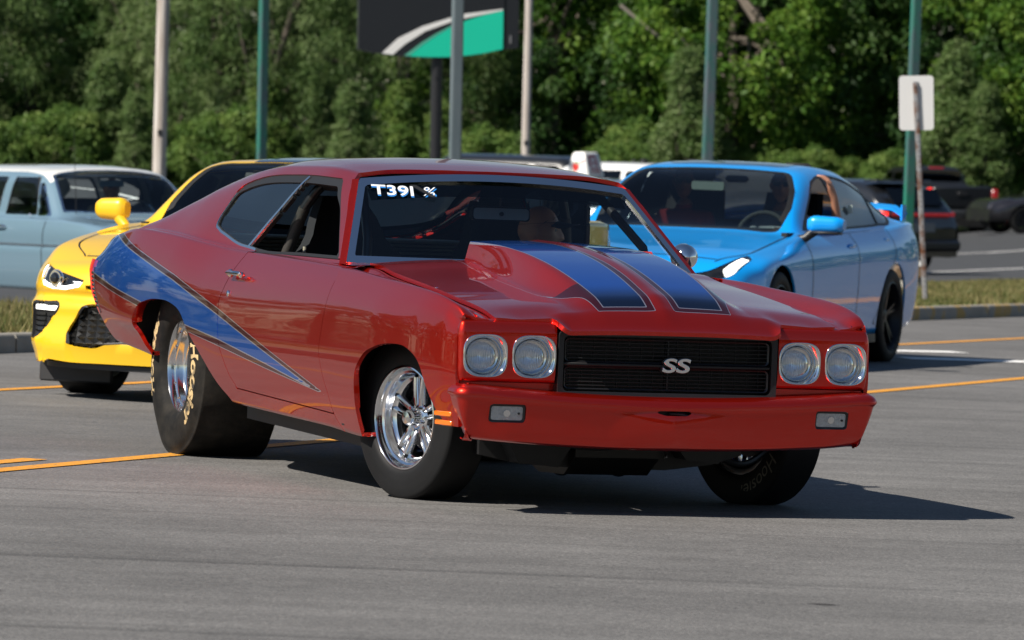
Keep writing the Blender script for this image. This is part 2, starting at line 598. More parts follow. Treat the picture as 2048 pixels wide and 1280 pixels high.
# greenhouse lines
y7b = lambda x: y7(x) - .050 - .03 * smooth(-2.6, -3.4, x)
z7b = lambda x: z7(x) + .003
z_rail = T((-4.1, .86), (-3.9, .955), (-3.75, .992), (-3.5, 1.05), (-3.2, 1.135), (-2.9, 1.212), (-2.45, 1.283), (-2.1, 1.307), (-1.6, 1.312), (-1.2, 1.292), (-.9, 1.262), (-.1, 1.2))
y_rail = T((-4.1, .77), (-3.75, .745), (-3.4, .685), (-3.0, .632), (-2.5, .603), (-2.0, .600), (-1.5, .600), (-1.15, .590), (-.1, .57))
z_cen = T((-4.1, .865), (-4.0, .93), (-3.8, .975), (-3.45, .985), (-3.38, 1.01), (-3.2, 1.085), (-2.65, 1.318), (-2.5, 1.345), (-2.2, 1.362), (-1.8, 1.368), (-1.45, 1.352), (-1.12, 1.312), (-.9, 1.27), (-.1, 1.2))
z_r2 = lambda x: z7b(x) + (z_rail(x) - z7b(x)) * .925
y_r2 = lambda x: y_rail(x) + .030
def z_g(x): return z7b(x) + (z_rail(x) - z7b(x)) * .45
def y_g(x): return y7b(x) + (y_r2(x) - y7b(x)) * .48 + .010
UP = [(y7b, z7b), (y_g, z_g), (y_r2, z_r2), (y_rail, z_rail),
      (lambda x: y_rail(x) * .80, lambda x: z_rail(x) + .55 * (z_cen(x) - z_rail(x))),
      (lambda x: y_rail(x) * .45, lambda x: z_rail(x) + .88 * (z_cen(x) - z_rail(x))), (0.0, z_cen)]

xs_rear = np.unique(np.concatenate([np.linspace(-4.1, -3.5, 46), np.linspace(-3.5, -2.2, 84), np.linspace(-2.2, -.1, 180)]))
RV, RF = full_loft(xs_rear, LOW + UP, [2, 8, 14, 10, 10, 7, 6, 3, 10, 8, 4, 5, 5, 4], crease=(1, 7, 8, 11))

tail_x = T((.30, -3.30), (.43, -3.50), (.50, -3.76), (.59, -3.90), (.715, -4.015), (.81, -4.055), (.90, -4.06), (1.0, -4.03))
arch_r = cs2([(-3.0, .20), (-3.075, .43), (-3.19, .50), (-3.225, .575), (-3.16, .645), (-3.02, .679), (-2.83, .693), (-2.64, .684), (-2.50, .650), (-2.40, .585), (-2.245, .49), (-2.015, .352), (-1.86, .285), (-1.75, .20)], 6)
sd_arch_r = poly_sd(arch_r)
arch_f = cs2([(-.155, .15), (-.158, .30), (-.155, .40), (-.143, .494), (-.058, .564), (.088, .609), (.266, .629), (.43, .619), (.545, .569), (.61, .476), (.665, .40), (.75, .335), (.80, .312), (.9, .2)], 6)
sd_arch_f = poly_sd(arch_f)

dlo = cs2([(-.86, .936), (-1.383, .936), (-1.93, .937), (-1.995, .943), (-2.186, .957), (-2.381, .989), (-2.516, 1.015), (-2.580, 1.038), (-2.592, 1.065), (-2.588, 1.115), (-2.582, 1.155), (-2.572, 1.190), (-2.545, 1.213), (-2.479, 1.232), (-2.362, 1.252), (-2.165, 1.268), (-1.926, 1.274), (-1.659, 1.276), (-1.31, 1.268)], 4, crease=(0, 18))
dlo = np.concatenate([dlo, [(-1.275, 1.255)]])
sd_dlo = poly_sd(dlo)
glass_side = lambda V: (np.abs(V[:, 1]) > .5) & (V[:, 2] > .90)

def x_ws(y, z): return -.68 - .12 * (np.asarray(y) / .745) ** 2 - 1.23 * (np.asarray(z) - .925)

door_rear = T((.30, -1.74), (.352, -1.75), (.404, -1.82), (.46, -1.875), (.527, -1.93), (.60, -1.953), (.699, -1.962), (.788, -1.93), (.86, -1.905), (.95, -1.885))
door_front = T((.20, -.30), (.308, -.455), (.387, -.49), (.475, -.552), (.565, -.588), (.648, -.567), (.752, -.540), (.846, -.560), (.918, -.630), (.96, -.66))
def door_sill(x): return .350 + (.310 - .350) * np.clip((x + 1.75) / 1.3, 0, 1)
def door_sd(V):
    x, y, z = V[:, 0], np.abs(V[:, 1]), V[:, 2]
    d = np.minimum(np.minimum((x - door_rear(z)) * .97, (door_front(z) - x) * .97), z - door_sill(x))
    d = np.minimum(d, .9345 - z)
    return np.where(y > .70, d, -1.0)

# blue swoosh on the flanks (in side view)
def off(p, q, d):
    v = np.array(q) - np.array(p); n = np.array((-v[1], v[0])) / np.linalg.norm(v); return n * d
blue_poly = [(-4.3, 1.045), (-3.813, .963), (-3.3, .885), (-2.643, .784), (-1.977, .656), (-.70, .404), (-1.3, .479), (-1.958, .555), (-2.499, .605), (-3.127, .677), (-3.60, .728), (-3.987, .775), (-4.3, .815)]
outer_poly = [(-4.3, 1.07), (-3.744, .980), (-3.3, .909), (-2.643, .809), (-1.981, .685), (-.541, .387), (-1.3, .458), (-1.947, .525), (-2.451, .575), (-3.194, .658), (-3.60, .703), (-3.992, .748), (-4.3, .785)]
sd_blue = poly_sd(blue_poly); sd_outer = poly_sd(outer_poly)
def A_blue(V): return np.where(np.abs(V[:, 1]) > .55, sd_blue(V[:, 0], V[:, 2]), -1)
def A_outer(V): return np.where(np.abs(V[:, 1]) > .55, sd_outer(V[:, 0], V[:, 2]), -1)
SIDE_ATTR = {'sd_a': A_blue, 'sd_b': A_outer}

rear_win = poly_sd(cs2([(-2.66, -.53), (-2.66, .53), (-2.72, .555), (-3.34, .60), (-3.40, .57), (-3.40, -.57), (-3.34, -.60), (-2.72, -.555)], 4, closed=True))
def rw_sd(V): return np.where(V[:, 2] > .98, rear_win(V[:, 0], V[:, 1]), -1.0)

V, F = clip(RV, RF, lambda V: V[:, 0] - tail_x(V[:, 2]))
V, F = clip(V, F, lambda V: -np.where(np.abs(V[:, 1]) > .6, sd_arch_r(V[:, 0], V[:, 2]), -1))
V, F = clip(V, F, lambda V: np.where((V[:, 2] > .95) | ((np.abs(V[:, 1]) < .812) & (V[:, 2] > .86)), x_ws(V[:, 1], V[:, 2]) - .002 - V[:, 0], 1.0))
# door skins
DV, DF = clip(V, F, lambda V: door_sd(V) - .0030)
for s in (-1, 1):
    dv, df = clip(DV, DF, lambda V: V[:, 1] * s)
    d_ = panel('door', dv, df, M_CANDY_G, red, .016, SIDE_ATTR)
    hb = MB()
    hb.box((-1.775, s * .947, .842), (.19, .016, .020), bev=.008)
    hb.box((-1.85, s * .935, .840), (.035, .03, .034), bev=.010)
    hb.box((-1.70, s * .935, .836), (.035, .03, .026), bev=.010)
    hb.build('door_handle', M_CHROME, d_)
    lk = MB().lathe([(0, .008), (.010, .007), (.014, .003), (.015, -.01)], 20, 'y', (0, 0, 0))
    if s < 0: lk.V = [(a, -b, c) for a, b, c in lk.V]
    lk.build('door_lock', M_CHROME, d_, loc=(-1.845, s * .943, .752))
# glass, seal and frames in the side openings
for s in (-1, 1):
    sv, sf = clip(V, F, lambda V: np.where(glass_side(V), sd_dlo(V[:, 0], V[:, 2]), -1) * 1.0)
    sv, sf = clip(sv, sf, lambda V: V[:, 1] * s)
    N = np.array((0, s * 1.0, .35)); N = N / np.linalg.norm(N)
    kv, kf = clip(sv, sf, lambda V: .013 + .020 * smooth(1.14, 1.20, V[:, 2]) - sd_dlo(V[:, 0], V[:, 2]))
    kv = kv - N * .006
    panel('window_seal', kv, kf, M_SEAL, red, .016)
    kv, kf = clip(sv, sf, lambda V: np.minimum(.0055 - np.abs(sd_dlo(V[:, 0], V[:, 2]) - .0045), np.minimum(-1.95 - V[:, 0], 1.19 - V[:, 2])))
    panel('window_moulding', kv - N * .001, kf, M_CHROME, red, .006)
    div = lambda z: -2.096 + (z - .933) * (-1.735 + 2.096) / (1.257 - .933)
    qv, qf = clip(sv, sf, lambda V: np.minimum(sd_dlo(V[:, 0], V[:, 2]) - .010, div(V[:, 2]) - V[:, 0]))
    mesh('quarter_window', qv - N * .012, qf, M_GLASS, red)
    cv, cf = clip(sv, sf, lambda V: np.minimum(.013 - np.abs(V[:, 0] - div(V[:, 2]) - .012), sd_dlo(V[:, 0], V[:, 2]) - .004))
    panel('window_divider', cv - N * .002, cf, M_CHROME, red, .018)
    cv, cf = clip(sv, sf, lambda V: np.minimum(.010 - np.abs(V[:, 0] - div(V[:, 2]) - .034), sd_dlo(V[:, 0], V[:, 2]) - .004))
    panel('divider_seal', cv - N * .006, cf, M_SEAL, red, .018)
# rear window
gv, gf = clip(V, F, lambda V: rw_sd(V) - .018)
mesh('rear_window', gv - np.array((-.004, 0, .006)), gf, M_GLASS, red)
gv, gf = clip(V, F, lambda V: .011 - np.abs(rw_sd(V) - .011))
panel('rear_window_moulding', gv + np.array((-.001, 0, .002)), gf, M_CHROME, red, .01)
lv, lf = clip(V, F, lambda V: .026 - rw_sd(V)); lv, lf = clip(lv, lf, lambda V: rw_sd(V) + .06); lv, lf = compact(lv, lf)
mesh('rear_window_lining', lv - vnormals(lv, lf) * .021, lf, M_TRIM, red)
# the shell that is left: roof, pillars, quarters, sills, deck
V, F = clip(V, F, lambda V: -np.where(glass_side(V), sd_dlo(V[:, 0], V[:, 2]), -1))
V, F = clip(V, F, lambda V: -rw_sd(V))
V, F = clip(V, F, lambda V: -door_sd(V) - .0025)
V, F = clip(V, F, lambda V: np.where((V[:, 2] < .93) & (np.abs(V[:, 1]) > .6), door_front(V[:, 2]) - .004 - V[:, 0], 1.0))
V, F = clip(V, F, lambda V: np.where(V[:, 2] < .95, -.66 - V[:, 0], 1.0) + np.where(V[:, 2] < .40, .4, 0))
lv, lf = clip(V, F, lambda V: np.where(np.abs(V[:, 1]) < .86, V[:, 2] - .955 - .05 * smooth(-3.2, -3.5, V[:, 0]), -1))
lv, lf = compact(lv, lf)
mesh('cabin_lining', lv - vnormals(lv, lf) * .024, lf, M_TRIM, red)
shell = panel('body_shell', V, F, M_CANDY_G, red, .018, SIDE_ATTR)
# rolled lip round the rear wheel openings
def arch_lip(name, pts, yfun, width, mat, side):
    pts = np.array(pts)
    y = np.array([yfun(a, b) for a, b in pts])
    V = []; n = len(pts)
    for (a, b), yy in zip(pts, y):
        V += [(a, side * (yy + .002), b), (a, side * (yy - .012), b - .003), (a, side * (yy - width), b + .004)]
    F = [(i * 3 + j, (i + 1) * 3 + j, (i + 1) * 3 + j + 1, i * 3 + j + 1) for i in range(n - 1) for j in range(2)]
    return mesh(name, V, F, mat, red)
def side_y(x, z):
    zz = [float(c[1](x)) for c in LOW[1:8]]; yy = [float(c[0](x)) for c in LOW[1:8]]
    return float(np.interp(z, zz, yy))
for s in (-1, 1):
    arch_lip('wheel_arch_lip', [p for p in arch_r if p[1] > (.57 if p[0] < -2.7 else .34)], lambda a, b: side_y(a, b) - .003, .040, M_CANDY, s)

# ---------------- front wings
xs_front = np.linspace(-.80, .93, 120)
ye = .735
z_edge = T((-.78, .925), (-.54, .918), (-.36, .894), (.04, .857), (.39, .820), (.70, .785), (.85, .757), (.95, .742))
FR = LOW + [(lambda x: y7(x) - .028, lambda x: z7(x) - .012 * (1 - smooth(.6, .85, x)) - .004),
            (.785, lambda x: np.minimum(z7(x), z_edge(x)) - .020 * (1 - smooth(.45, .8, x)) - .004),
            (ye, lambda x: z_edge(x) - .012), (.724, lambda x: z_edge(x) - .016), (0.0, lambda x: z_edge(x) - .05)]
FV, FF = full_loft(xs_front, FR, [2, 6, 8, 7, 7, 7, 7, 4, 5, 5, 2, 2], crease=(1,))
V, F = clip(FV, FF, lambda V: np.abs(V[:, 1]) - .7235)
V, F = clip(V, F, lambda V: -sd_arch_f(V[:, 0], V[:, 2]))
V, F = clip(V, F, lambda V: V[:, 0] - np.where(np.abs(V[:, 1]) < .84, -.735, door_front(V[:, 2])) - .0005)
V, F = clip(V, F, lambda V: .836 - V[:, 0])
V, F = clip(V, F, lambda V: np.where(V[:, 0] > .6, V[:, 2] - .332, 1.0))
for s in (-1, 1):
    fv, ff = clip(V, F, lambda V: V[:, 1] * s)
    w_ = panel('front_fender', fv, ff, M_CANDY, red, .016)
    arch_lip('wheel_arch_lip', [p for p in arch_f if p[1] > .34 and p[0] < .64], lambda a, b: side_y(a, b) - .004, .016, M_CANDY, s).parent = w_
    for zc in (.377, .342):
        mk = MB().box((0, 0, 0), (.125, .010, .022), bev=.004)
        mk.build('side_marker', M_AMBER, w_, loc=(.725, s * (side_y(.725, zc) - .001), zc), rot=(0, 0, s * -.20))

# ---------------- bonnet with its scoop (a sheet of heights)
hx = np.unique(np.concatenate([np.linspace(-.665, -.50, 40), np.linspace(-.50, .70, 110), np.linspace(.70, .925, 44)]))
hy = np.unique(np.concatenate([np.linspace(0, .24, 28), np.linspace(.24, .42, 56), np.linspace(.42, .7195, 26)]))
scoop_z = T((-.60, 1.030), (-.3, 1.024), (-.05, 1.006), (.2, .972), (.4, .932), (.6, .880), (.75, .832), (.86, .790), (.95, .76))
scoop_w = T((-.60, .302), (-.2, .300), (.2, .288), (.5, .270), (.95, .245))
def hood_z(x, y):
    ay = np.abs(y)
    base = z_edge(x) + .004 + .034 * (1 - (ay / .72) ** 2)
    nose = smooth(.80, .925, x)
    lip = smooth(.50, .42, ay)
    base = base - nose * (lip * .052 + .002) - smooth(.60, .86, x) * .012 * (1 - ay) - smooth(.66, .84, x) * .012 * (1 - lip) * smooth(.73, .60, ay)
    top = scoop_z(x) + .010 * (1 - np.minimum(ay / .30, 1.5) ** 2) + .006 * np.exp(-(ay / .028) ** 2)
    wd = scoop_w(x)
    fal = .026 + .105 * smooth(-.50, .55, x)
    k = 1 - smooth(0, 1, (ay - wd) / fal)
    k = k * (1 - smooth(.70, .90, x))
    rise = np.maximum(top - base, 0)
    peak = .006 * np.exp(-(ay / .05) ** 2) * smooth(.6, .75, x) * (1 - nose)
    # rear edge of the scoop stands open over the cowl
    return base + rise * k + peak
hood_front = lambda y: .839 + .069 * smooth(.49, .45, np.abs(y)) + .0 * y
HX, HY = np.meshgrid(hx, np.concatenate([-hy[::-1][:-1], hy]), indexing='ij')
HZ = hood_z(HX, HY)
HV = np.stack([HX, HY, HZ], 2).reshape(-1, 3)
HF = grid_faces(HX.shape[0], HX.shape[1])
HV, HF = clip(HV, HF, lambda V: hood_front(V[:, 1]) - V[:, 0])
HV, HF = clip(HV, HF, lambda V: np.maximum(V[:, 0] + .60, np.where(np.abs(V[:, 1]) > .36, V[:, 0] + .655 , -1)) + 0 * V[:, 0])
s_in = T((-.7, .055), (.3, .062), (.85, .072)); s_out = T((-.7, .305), (-.2, .298), (.2, .283), (.5, .268), (.85, .245))
def hs_a(V):
    x, ay = V[:, 0], np.abs(V[:, 1])
    return np.minimum(np.minimum(ay - s_in(x), s_out(x) - ay), .785 - x)
o_out = T((-.7, .37), (-.5, .372), (-.2, .392), (.1, .412), (.4, .405), (.6, .36), (.7, .30), (.85, .272))
def hs_b(V):
    x, ay = V[:, 0], np.abs(V[:, 1])
    return np.where((ay > s_out(x) + .0) & (x < .55), np.where(np.abs(o_out(x) - ay) < .0035, -.001, -1.0),
                    np.minimum(np.minimum(ay - s_in(x) + .024 * smooth(-.4, .5, x) + .006, np.where(x < .55, s_out(x) + .001, o_out(x)) - ay), .812 - x))
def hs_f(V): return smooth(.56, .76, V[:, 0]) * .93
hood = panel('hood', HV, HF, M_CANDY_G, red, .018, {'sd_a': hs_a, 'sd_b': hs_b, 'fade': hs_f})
# open back of the scoop
sy = np.linspace(-.34, .34, 41)
V = [(-.597, y, hood_z(np.array(-.60), np.array(y)) - .012) for y in sy] + [(-.59, y, .90) for y in sy]
mesh('scoop_screen', V, grid_faces(2, 41), M_BLACK, hood)
# cowl panel under the windscreen
cy = np.linspace(-.80, .80, 33); cx = np.linspace(-.92, -.645, 8)
V = [(x, y, z_edge(max(x, -.78)) - .008 + .022 * (1 - (y / .8) ** 2)) for x in cx for y in cy]
mesh('cowl_panel', V, grid_faces(8, 33), M_CANDY, red)

for s in (-1, 1):   # scuttle corner between wing, bonnet and screen pillar
    V = [(x, s * y, float(z_edge(max(x, -.78))) - .002 - .018 * smooth(.74, .83, y)) for x in np.linspace(-.86, -.60, 8) for y in np.linspace(.69, .842, 8)]
    mesh('scuttle_corner', V, grid_faces(8, 8) if s > 0 else [f[::-1] for f in grid_faces(8, 8)], M_CANDY, red)
# ---------------- nose: lamp panels, grille, bumper
def sweep(path, prof, sidefix=None):
    """profile (outward, z) carried along a plan path; path items (x, y, nx, ny, k) with k handed to prof"""
    V = []
    for it in path:
        pr = prof(it)
        for o, z in pr: V.append((it[0] + it[2] * o, it[1] + it[3] * o, z))
    return V, [f[::-1] for f in grid_faces(len(path), len(pr))]
def front_path(xf, yc, r, xback, n=8, y0=0.0, ny=24, bulge=0.0):
    """from the centre line outwards to the left, round the corner and back; then mirrored by the caller"""
    P = []
    for y in np.linspace(y0, yc - r, ny):
        x = xf - bulge * (y / yc) ** 2; dx = -2 * bulge * y / yc ** 2
        nn = np.array((1.0, -dx)); nn /= np.linalg.norm(nn)
        P.append((x, y, nn[0], nn[1], y))
    a0 = math.atan2(P[-1][3], P[-1][2])
    cx_, cy_ = P[-1][0] - P[-1][2] * r, P[-1][1] - P[-1][3] * r
    for i in range(1, n + 1):
        a = a0 + (math.pi / 2 - a0) * i / n
        P.append((cx_ + r * math.cos(a), cy_ + r * math.sin(a), math.cos(a), math.sin(a), cy_ + r * math.sin(a)))
    xe, ye_ = P[-1][0], P[-1][1]
    for x in np.linspace(xe, xback, 6)[1:]:
        P.append((x, ye_, 0, 1, ye_ + (xe - x)))
    return P
lamp_prof = cs2([(-.075, .753), (-.035, .752), (-.010, .741), (0, .716), (.002, .66), (0, .60), (-.003, .54), (-.010, .514), (-.06, .508)], 6)
P = front_path(.866, .868, .024, .826, y0=.470, bulge=.012, ny=60)
LV, LF = sweep(P, lambda it: lamp_prof)
LV = np.array(LV)
LAMPS = [(.762, .612), (.562, .612)]
def sq(y, z, c, rx, rz, e=3.2): return 1 - ((np.abs(y - c[0]) / rx) ** e + (np.abs(z - c[1]) / rz) ** e)
for c in LAMPS:
    LV, LF = clip(LV, LF, lambda V: np.where(V[:, 0] > .80, -sq(V[:, 1], V[:, 2], c, .0905, .0835) * .05, 1.0))
M_REFL = simple('lamp_reflector', (0.72, 0.74, 0.76), 0.16, 1.0)
m, n, l, b = new_mat('lamp_lens')
n.remove(b)
tr = n.new('ShaderNodeBsdfTransparent'); tr.inputs[0].default_value = (.93, .95, .97, 1)
gl = n.new('ShaderNodeBsdfGlossy'); gl.inputs['Roughness'].default_value = .02
fr = n.new('ShaderNodeFresnel'); fr.inputs[0].default_value = 1.5
mx = n.new('ShaderNodeMixShader')
l.new(fr.outputs[0], mx.inputs[0]); l.new(tr.outputs[0], mx.inputs[1]); l.new(gl.outputs[0], mx.inputs[2]); l.new(mx.outputs[0], n['Material Output'].inputs[0])
n = M_REFL.node_tree.nodes; l = M_REFL.node_tree.links; b = n['Principled BSDF']
tc = n.new('ShaderNodeTexCoord'); wv = n.new('ShaderNodeTexWave'); wv.bands_direction = 'Y'; wv.inputs['Scale'].default_value = 42; wv.inputs['Distortion'].default_value = .6
l.new(tc.outputs['Object'], wv.inputs['Vector'])
bp = n.new('ShaderNodeBump'); bp.inputs['Strength'].default_value = .30; bp.inputs['Distance'].default_value = .004
l.new(wv.outputs[0], bp.inputs['Height']); l.new(bp.outputs[0], b.inputs['Normal']); setp(b, Roughness=.16, Base_Color=(.86, .88, .91, 1), Metallic=.72)
M_LENS = m
for s in (-1, 1):
    V = LV.copy(); V[:, 1] *= s
    lp = panel('headlight_panel', V, LF if s > 0 else [tuple(reversed(f)) for f in LF], M_CANDY, red, .016)
    for (yc, zc) in LAMPS:
        # bezel: rounded square outside, round hole inside, dished
        K = 56; rings = []
        for t, dep in ((0, -.004), (.0, .006), (.10, .010), (.35, .004), (1.0, -.026), (1.0, -.045)):
            R = []
            for k in range(K):
                a = 2 * math.pi * k / K
                ca, sa = math.cos(a), math.sin(a)
                e = 3.2; q = (abs(ca) ** e + abs(sa) ** e) ** (-1 / e)
                oy, oz = .0905 * q * ca, .0835 * q * sa
                iy, iz = .0685 * ca - .001, .0685 * sa - .004
                R.append((dep, oy + (iy - oy) * t, oz + (iz - oz) * t))
            rings.append(R)
        V = [p for R in rings for p in R]
        bz = mesh('headlight', V, grid_faces(len(rings), K, False, True), M_CHROME, red, loc=(.866 - .012 * (yc / .868) ** 2, s * yc, zc), rot=(0, 0, s * .025))
        if s < 0:
            pass
        prof = [(.0001, -.095), (.03, -.09), (.052, -.07), (.066, -.04), (.0675, -.03)]
        MB().lathe(prof, 40, 'x', (0, 0, -.004)).build('reflector', M_REFL, bz, fix=False)
        prof = [(.0001, -.002), (.03, -.005), (.052, -.014), (.066, -.027), (.0695, -.034)]
        MB().lathe(prof, 40, 'x', (0, 0, -.004)).build('lens', M_LENS, bz, fix=False)
        MB().lathe([(.064, -.030), (.067, -.020), (.0705, -.026), (.070, -.036)], 40, 'x', (0, 0, -.004)).build('retaining_ring', M_POLISH, bz, fix=False)

# grille
grille = MB()
grille.box((.790, 0, .590), (.012, .93, .26))
gr = grille.build('grille', simple('grille_black', (.006, .006, .007), .38), red)
M_GB = simple('grille_bar', (.02, .02, .022), .28, 0.3)
def rrect(w, h, r, n=5):
    P = []
    for cx_, cy_, a0 in ((w - r, h - r, 0), (-w + r, h - r, 90), (-w + r, -h + r, 180), (w - r, -h + r, 270)):
        for i in range(n + 1):
            a = rad(a0 + 90 * i / n); P.append((cx_ + r * math.cos(a), cy_ + r * math.sin(a)))
    return P
def frame_ring(outer, inner, x0, x1):
    """closed frame between two outlines in the y-z plane"""
    n = len(outer); V = []
    for pts, x in ((outer, x0), (outer, x1), (inner, x1 - .004), (inner, x0)):
        V += [(x, a, b) for a, b in pts]
    return V, [(k * n + i, k * n + (i + 1) % n, ((k + 1) % 4) * n + (i + 1) % n, ((k + 1) % 4) * n + i) for k in range(4) for i in range(n)]
fr = MB()
fr.add(*frame_ring(rrect(.462, .126, .02), rrect(.440, .108, .02), .81, .872))
fr.V = [(a, b, c + .590) for a, b, c in fr.V]
fr.build('grille_surround', M_BLACK, gr)
MB().box((.850, 0, .588), (.030, .875, .014), bev=.004).build('grille_divider', M_GB, gr)
for zc, hh in ((.643, .046), (.535, .044)):
    f2 = MB(); f2.add(*frame_ring(rrect(.432, hh, .018), rrect(.426, hh - .005, .015), .838, .858)); f2.V = [(a, b, c + zc) for a, b, c in f2.V]
    f2.build('grille_inner_frame', M_GB, gr)
    bars = None
    for k in range(5):
        z = zc - hh + .015 + k * (2 * hh - .03) / 4
        o = MB().box((0, 0, 0), (.020, .848, .0042), bev=.001)
        if bars is None: bars = o.build('grille_bar', M_GB, gr, loc=(.846, 0, z))
        else:
            q = bars.copy(); COL.objects.link(q); q.location = (.846, 0, z)
vb = MB()
for y in np.linspace(-.40, .40, 17): vb.box((.828, y, .590), (.006, .0035, .205))
vb.box((.846, .005, .643), (.012, .006, .086)); vb.box((.846, .005, .535), (.012, .006, .086))
vb.build('grille_uprights', M_GB, gr)
tv, tf = text_mesh('SS', .098, .0012, .12, .005, .0018)
tv = tv * np.array((1.30, .78, 1))
em = MB().add([(.872 + z, x * 1.0, y) for x, y, z in tv], tf); em.build('emblem', M_CHROME, gr, loc=(0, .028, .588), fix=False)
tv, tf = text_mesh('SS', .098, .0058, .12, .005)
tv = tv * np.array((1.30, .80, 1))
MB().add([(.864 + z, x, y) for x, y, z in tv], tf).build('emblem_backing', M_BLACK, gr, loc=(0, .028, .588), fix=False)

# bumper
bm_prof = cs2([(-.095, .500), (-.045, .500), (-.018, .492), (0, .474), (.003, .462), (-.006, .450), (-.010, .42), (-.018, .36), (-.026, .315), (-.034, .297), (-.055, .288), (-.11, .286)], 5)
P = front_path(.955, .897, .055, .808, n=12, bulge=.030, ny=70)
def bprof(it):
    y = it[4]
    dip = .033 * (1 - min(1, y / .80) ** 2)
    out = bm_prof.copy()
    out[:, 0] = np.where(out[:, 0] < -.03, -.03 + (out[:, 0] + .03) * (1 - .85 * smooth(.80, .90, y)), out[:, 0])
    t = np.clip((.49 - out[:, 1]) / .20, 0, 1)
    tuck = .040 * smooth(.66, .86, y)
    out[:, 0] -= t ** 1.4 * tuck
    rise = .03 * smooth(.90, 1.0, y)
    out[:, 1] = np.maximum(out[:, 1] - dip * (1.0 - .1 * t), .25) + rise * t
    # shallow V in the middle of the face
    vv = np.clip(1 - abs(y) / .26, 0, 1)
    out[:, 0] += .030 * vv * np.sin(np.pi * np.clip((t - .1) / .9, 0, 1))
    return out
BV, BF = sweep(P, bprof)
BV = np.array(BV); n0 = len(bm_prof)
BV[:, 0] += 0
mirror = BV.copy(); mirror[:, 1] *= -1
order = [i * n0 + j for i in range(len(P) - 1, 0, -1) for j in range(n0)]
ALL = np.concatenate([mirror[order], BV])
BFA = [f[::-1] for f in grid_faces(2 * len(P) - 1, n0)]
PARK = (.685, .392)
pk = poly_sd(rrect(.073, .036, .012, 3))
def park_sd(V, k=0): return np.where(V[:, 0] > .8, pk(np.abs(V[:, 1]) - PARK[0], V[:, 2] - PARK[1] + .0), -1)
slot = poly_sd([(-.075, .408), (-.07, .416), (.065, .416), (.072, .408), (.05, .398), (-.04, .398)])
V, F = clip(ALL, BFA, lambda V: -park_sd(V))
V, F = clip(V, F, lambda V: -slot(V[:, 1], V[:, 2]))
bump = panel('front_bumper', V, F, M_CANDY, red, .006)
M_PARK = simple('parking_lamp_lens', (.42, .43, .44), .12, 0.2, coat=1.0, var=.5, scale=90, bump=.5)
for s in (-1, 1):
    xx = .952 - .030 * (PARK[0] / .915) ** 2 - .030
    lampb = MB(); lampb.prism(rrect(.069, .032, .010, 3), -.03, -.004, 'x')
    pl = lampb.build('parking_lamp', M_PARK, red, loc=(xx + .012, s * PARK[1] * 0 + s * PARK[0], PARK[1]), rot=(0, .10, s * .06))
    pf = MB(); pf.add(*frame_ring(rrect(.072, .035, .012, 3), rrect(.064, .027, .009, 3), -.03, .001)); pf.build('lamp_rim', M_BLACK, pl)
    MB().tube([(-.005, .048, .0), (.0005, .048, 0)], .0045, 8).build('lamp_screw', M_DARKMETAL, pl)
    MB().tube([(-.03, 0, .0), (-.002, 0, 0)], .014, 12).build('lamp_bulb', M_POLISH, pl)
MB().box((.905, .0, .405), (.03, .20, .05)).build('plate_recess', M_BLACK, bump)
for s in (-1, 1): MB().box((.800, s * .655, .495), (.05, .40, .055), bev=.006).build('bumper_filler', M_CANDY, red)
for q in (-.083, .085): MB().box((.944, q, .393), (.008, .018, .014)).build('plate_clip', M_POLISH, bump)
MB().tube([(.93, -.01, .405), (.944, .03, .404), (.947, .06, .396)], .008).build('plate_bracket', M_BLACK, bump)

# tail closing panel, lamp strip, louvre
zz = np.linspace(.44, .86, 24); yy = np.linspace(-.82, .82, 30)
V = [(tail_x(z) + .03 + .0 * y, y, z) for z in zz for y in yy]
mesh('tail_panel', V, grid_faces(24, 30), M_CANDY, red)
M_LAMPSTRIP = simple('orange_red_lens', (.62, .035, .012), .2, coat=1.0)
for s in (-1, 1):
    zz = np.linspace(.59, .835, 16)
    yq = lambda z: side_y(-3.99, z)
    o = MB(); 
    o.tube([(tail_x(z) - .012, s * (yq(z) - .004), z) for z in zz], .011, 8); o.build('tail_lamp_edge', M_LAMPSTRIP, red)
    o = MB(); V = []
    for z in zz:
        b = .07 * math.sin(math.pi * (z - .56) / .30) if z > .56 else 0
        V += [(tail_x(z) - .010, s * (yq(z) - .004), z), (tail_x(z) - .020 - b * .6, s * (yq(z) - .03), z), (tail_x(z) - .028 - b, s * (yq(z) - .14), z), (tail_x(z) - .03 - b, s * .50, z)]
    mesh('rear_bumper_end', V, grid_faces(16, 4), simple('maroon_bumper', (.10, .006, .008), .25, .3, coat=1), red)
    for k, z in enumerate(np.linspace(.625, .775, 9)):
        MB().box((tail_x(z) + .030, s * (side_y(tail_x(z) + .03, z) + .003), z), (.030, .012, .0125), bev=.003).build('side_louvre', M_BLACK, red)
    MB().tube([(tail_x(z) + .046, s * (side_y(tail_x(z) + .046, z) + .001), z) for z in np.linspace(.595, .80, 10)], .0045, 6).build('louvre_frame', M_BLACK, red)

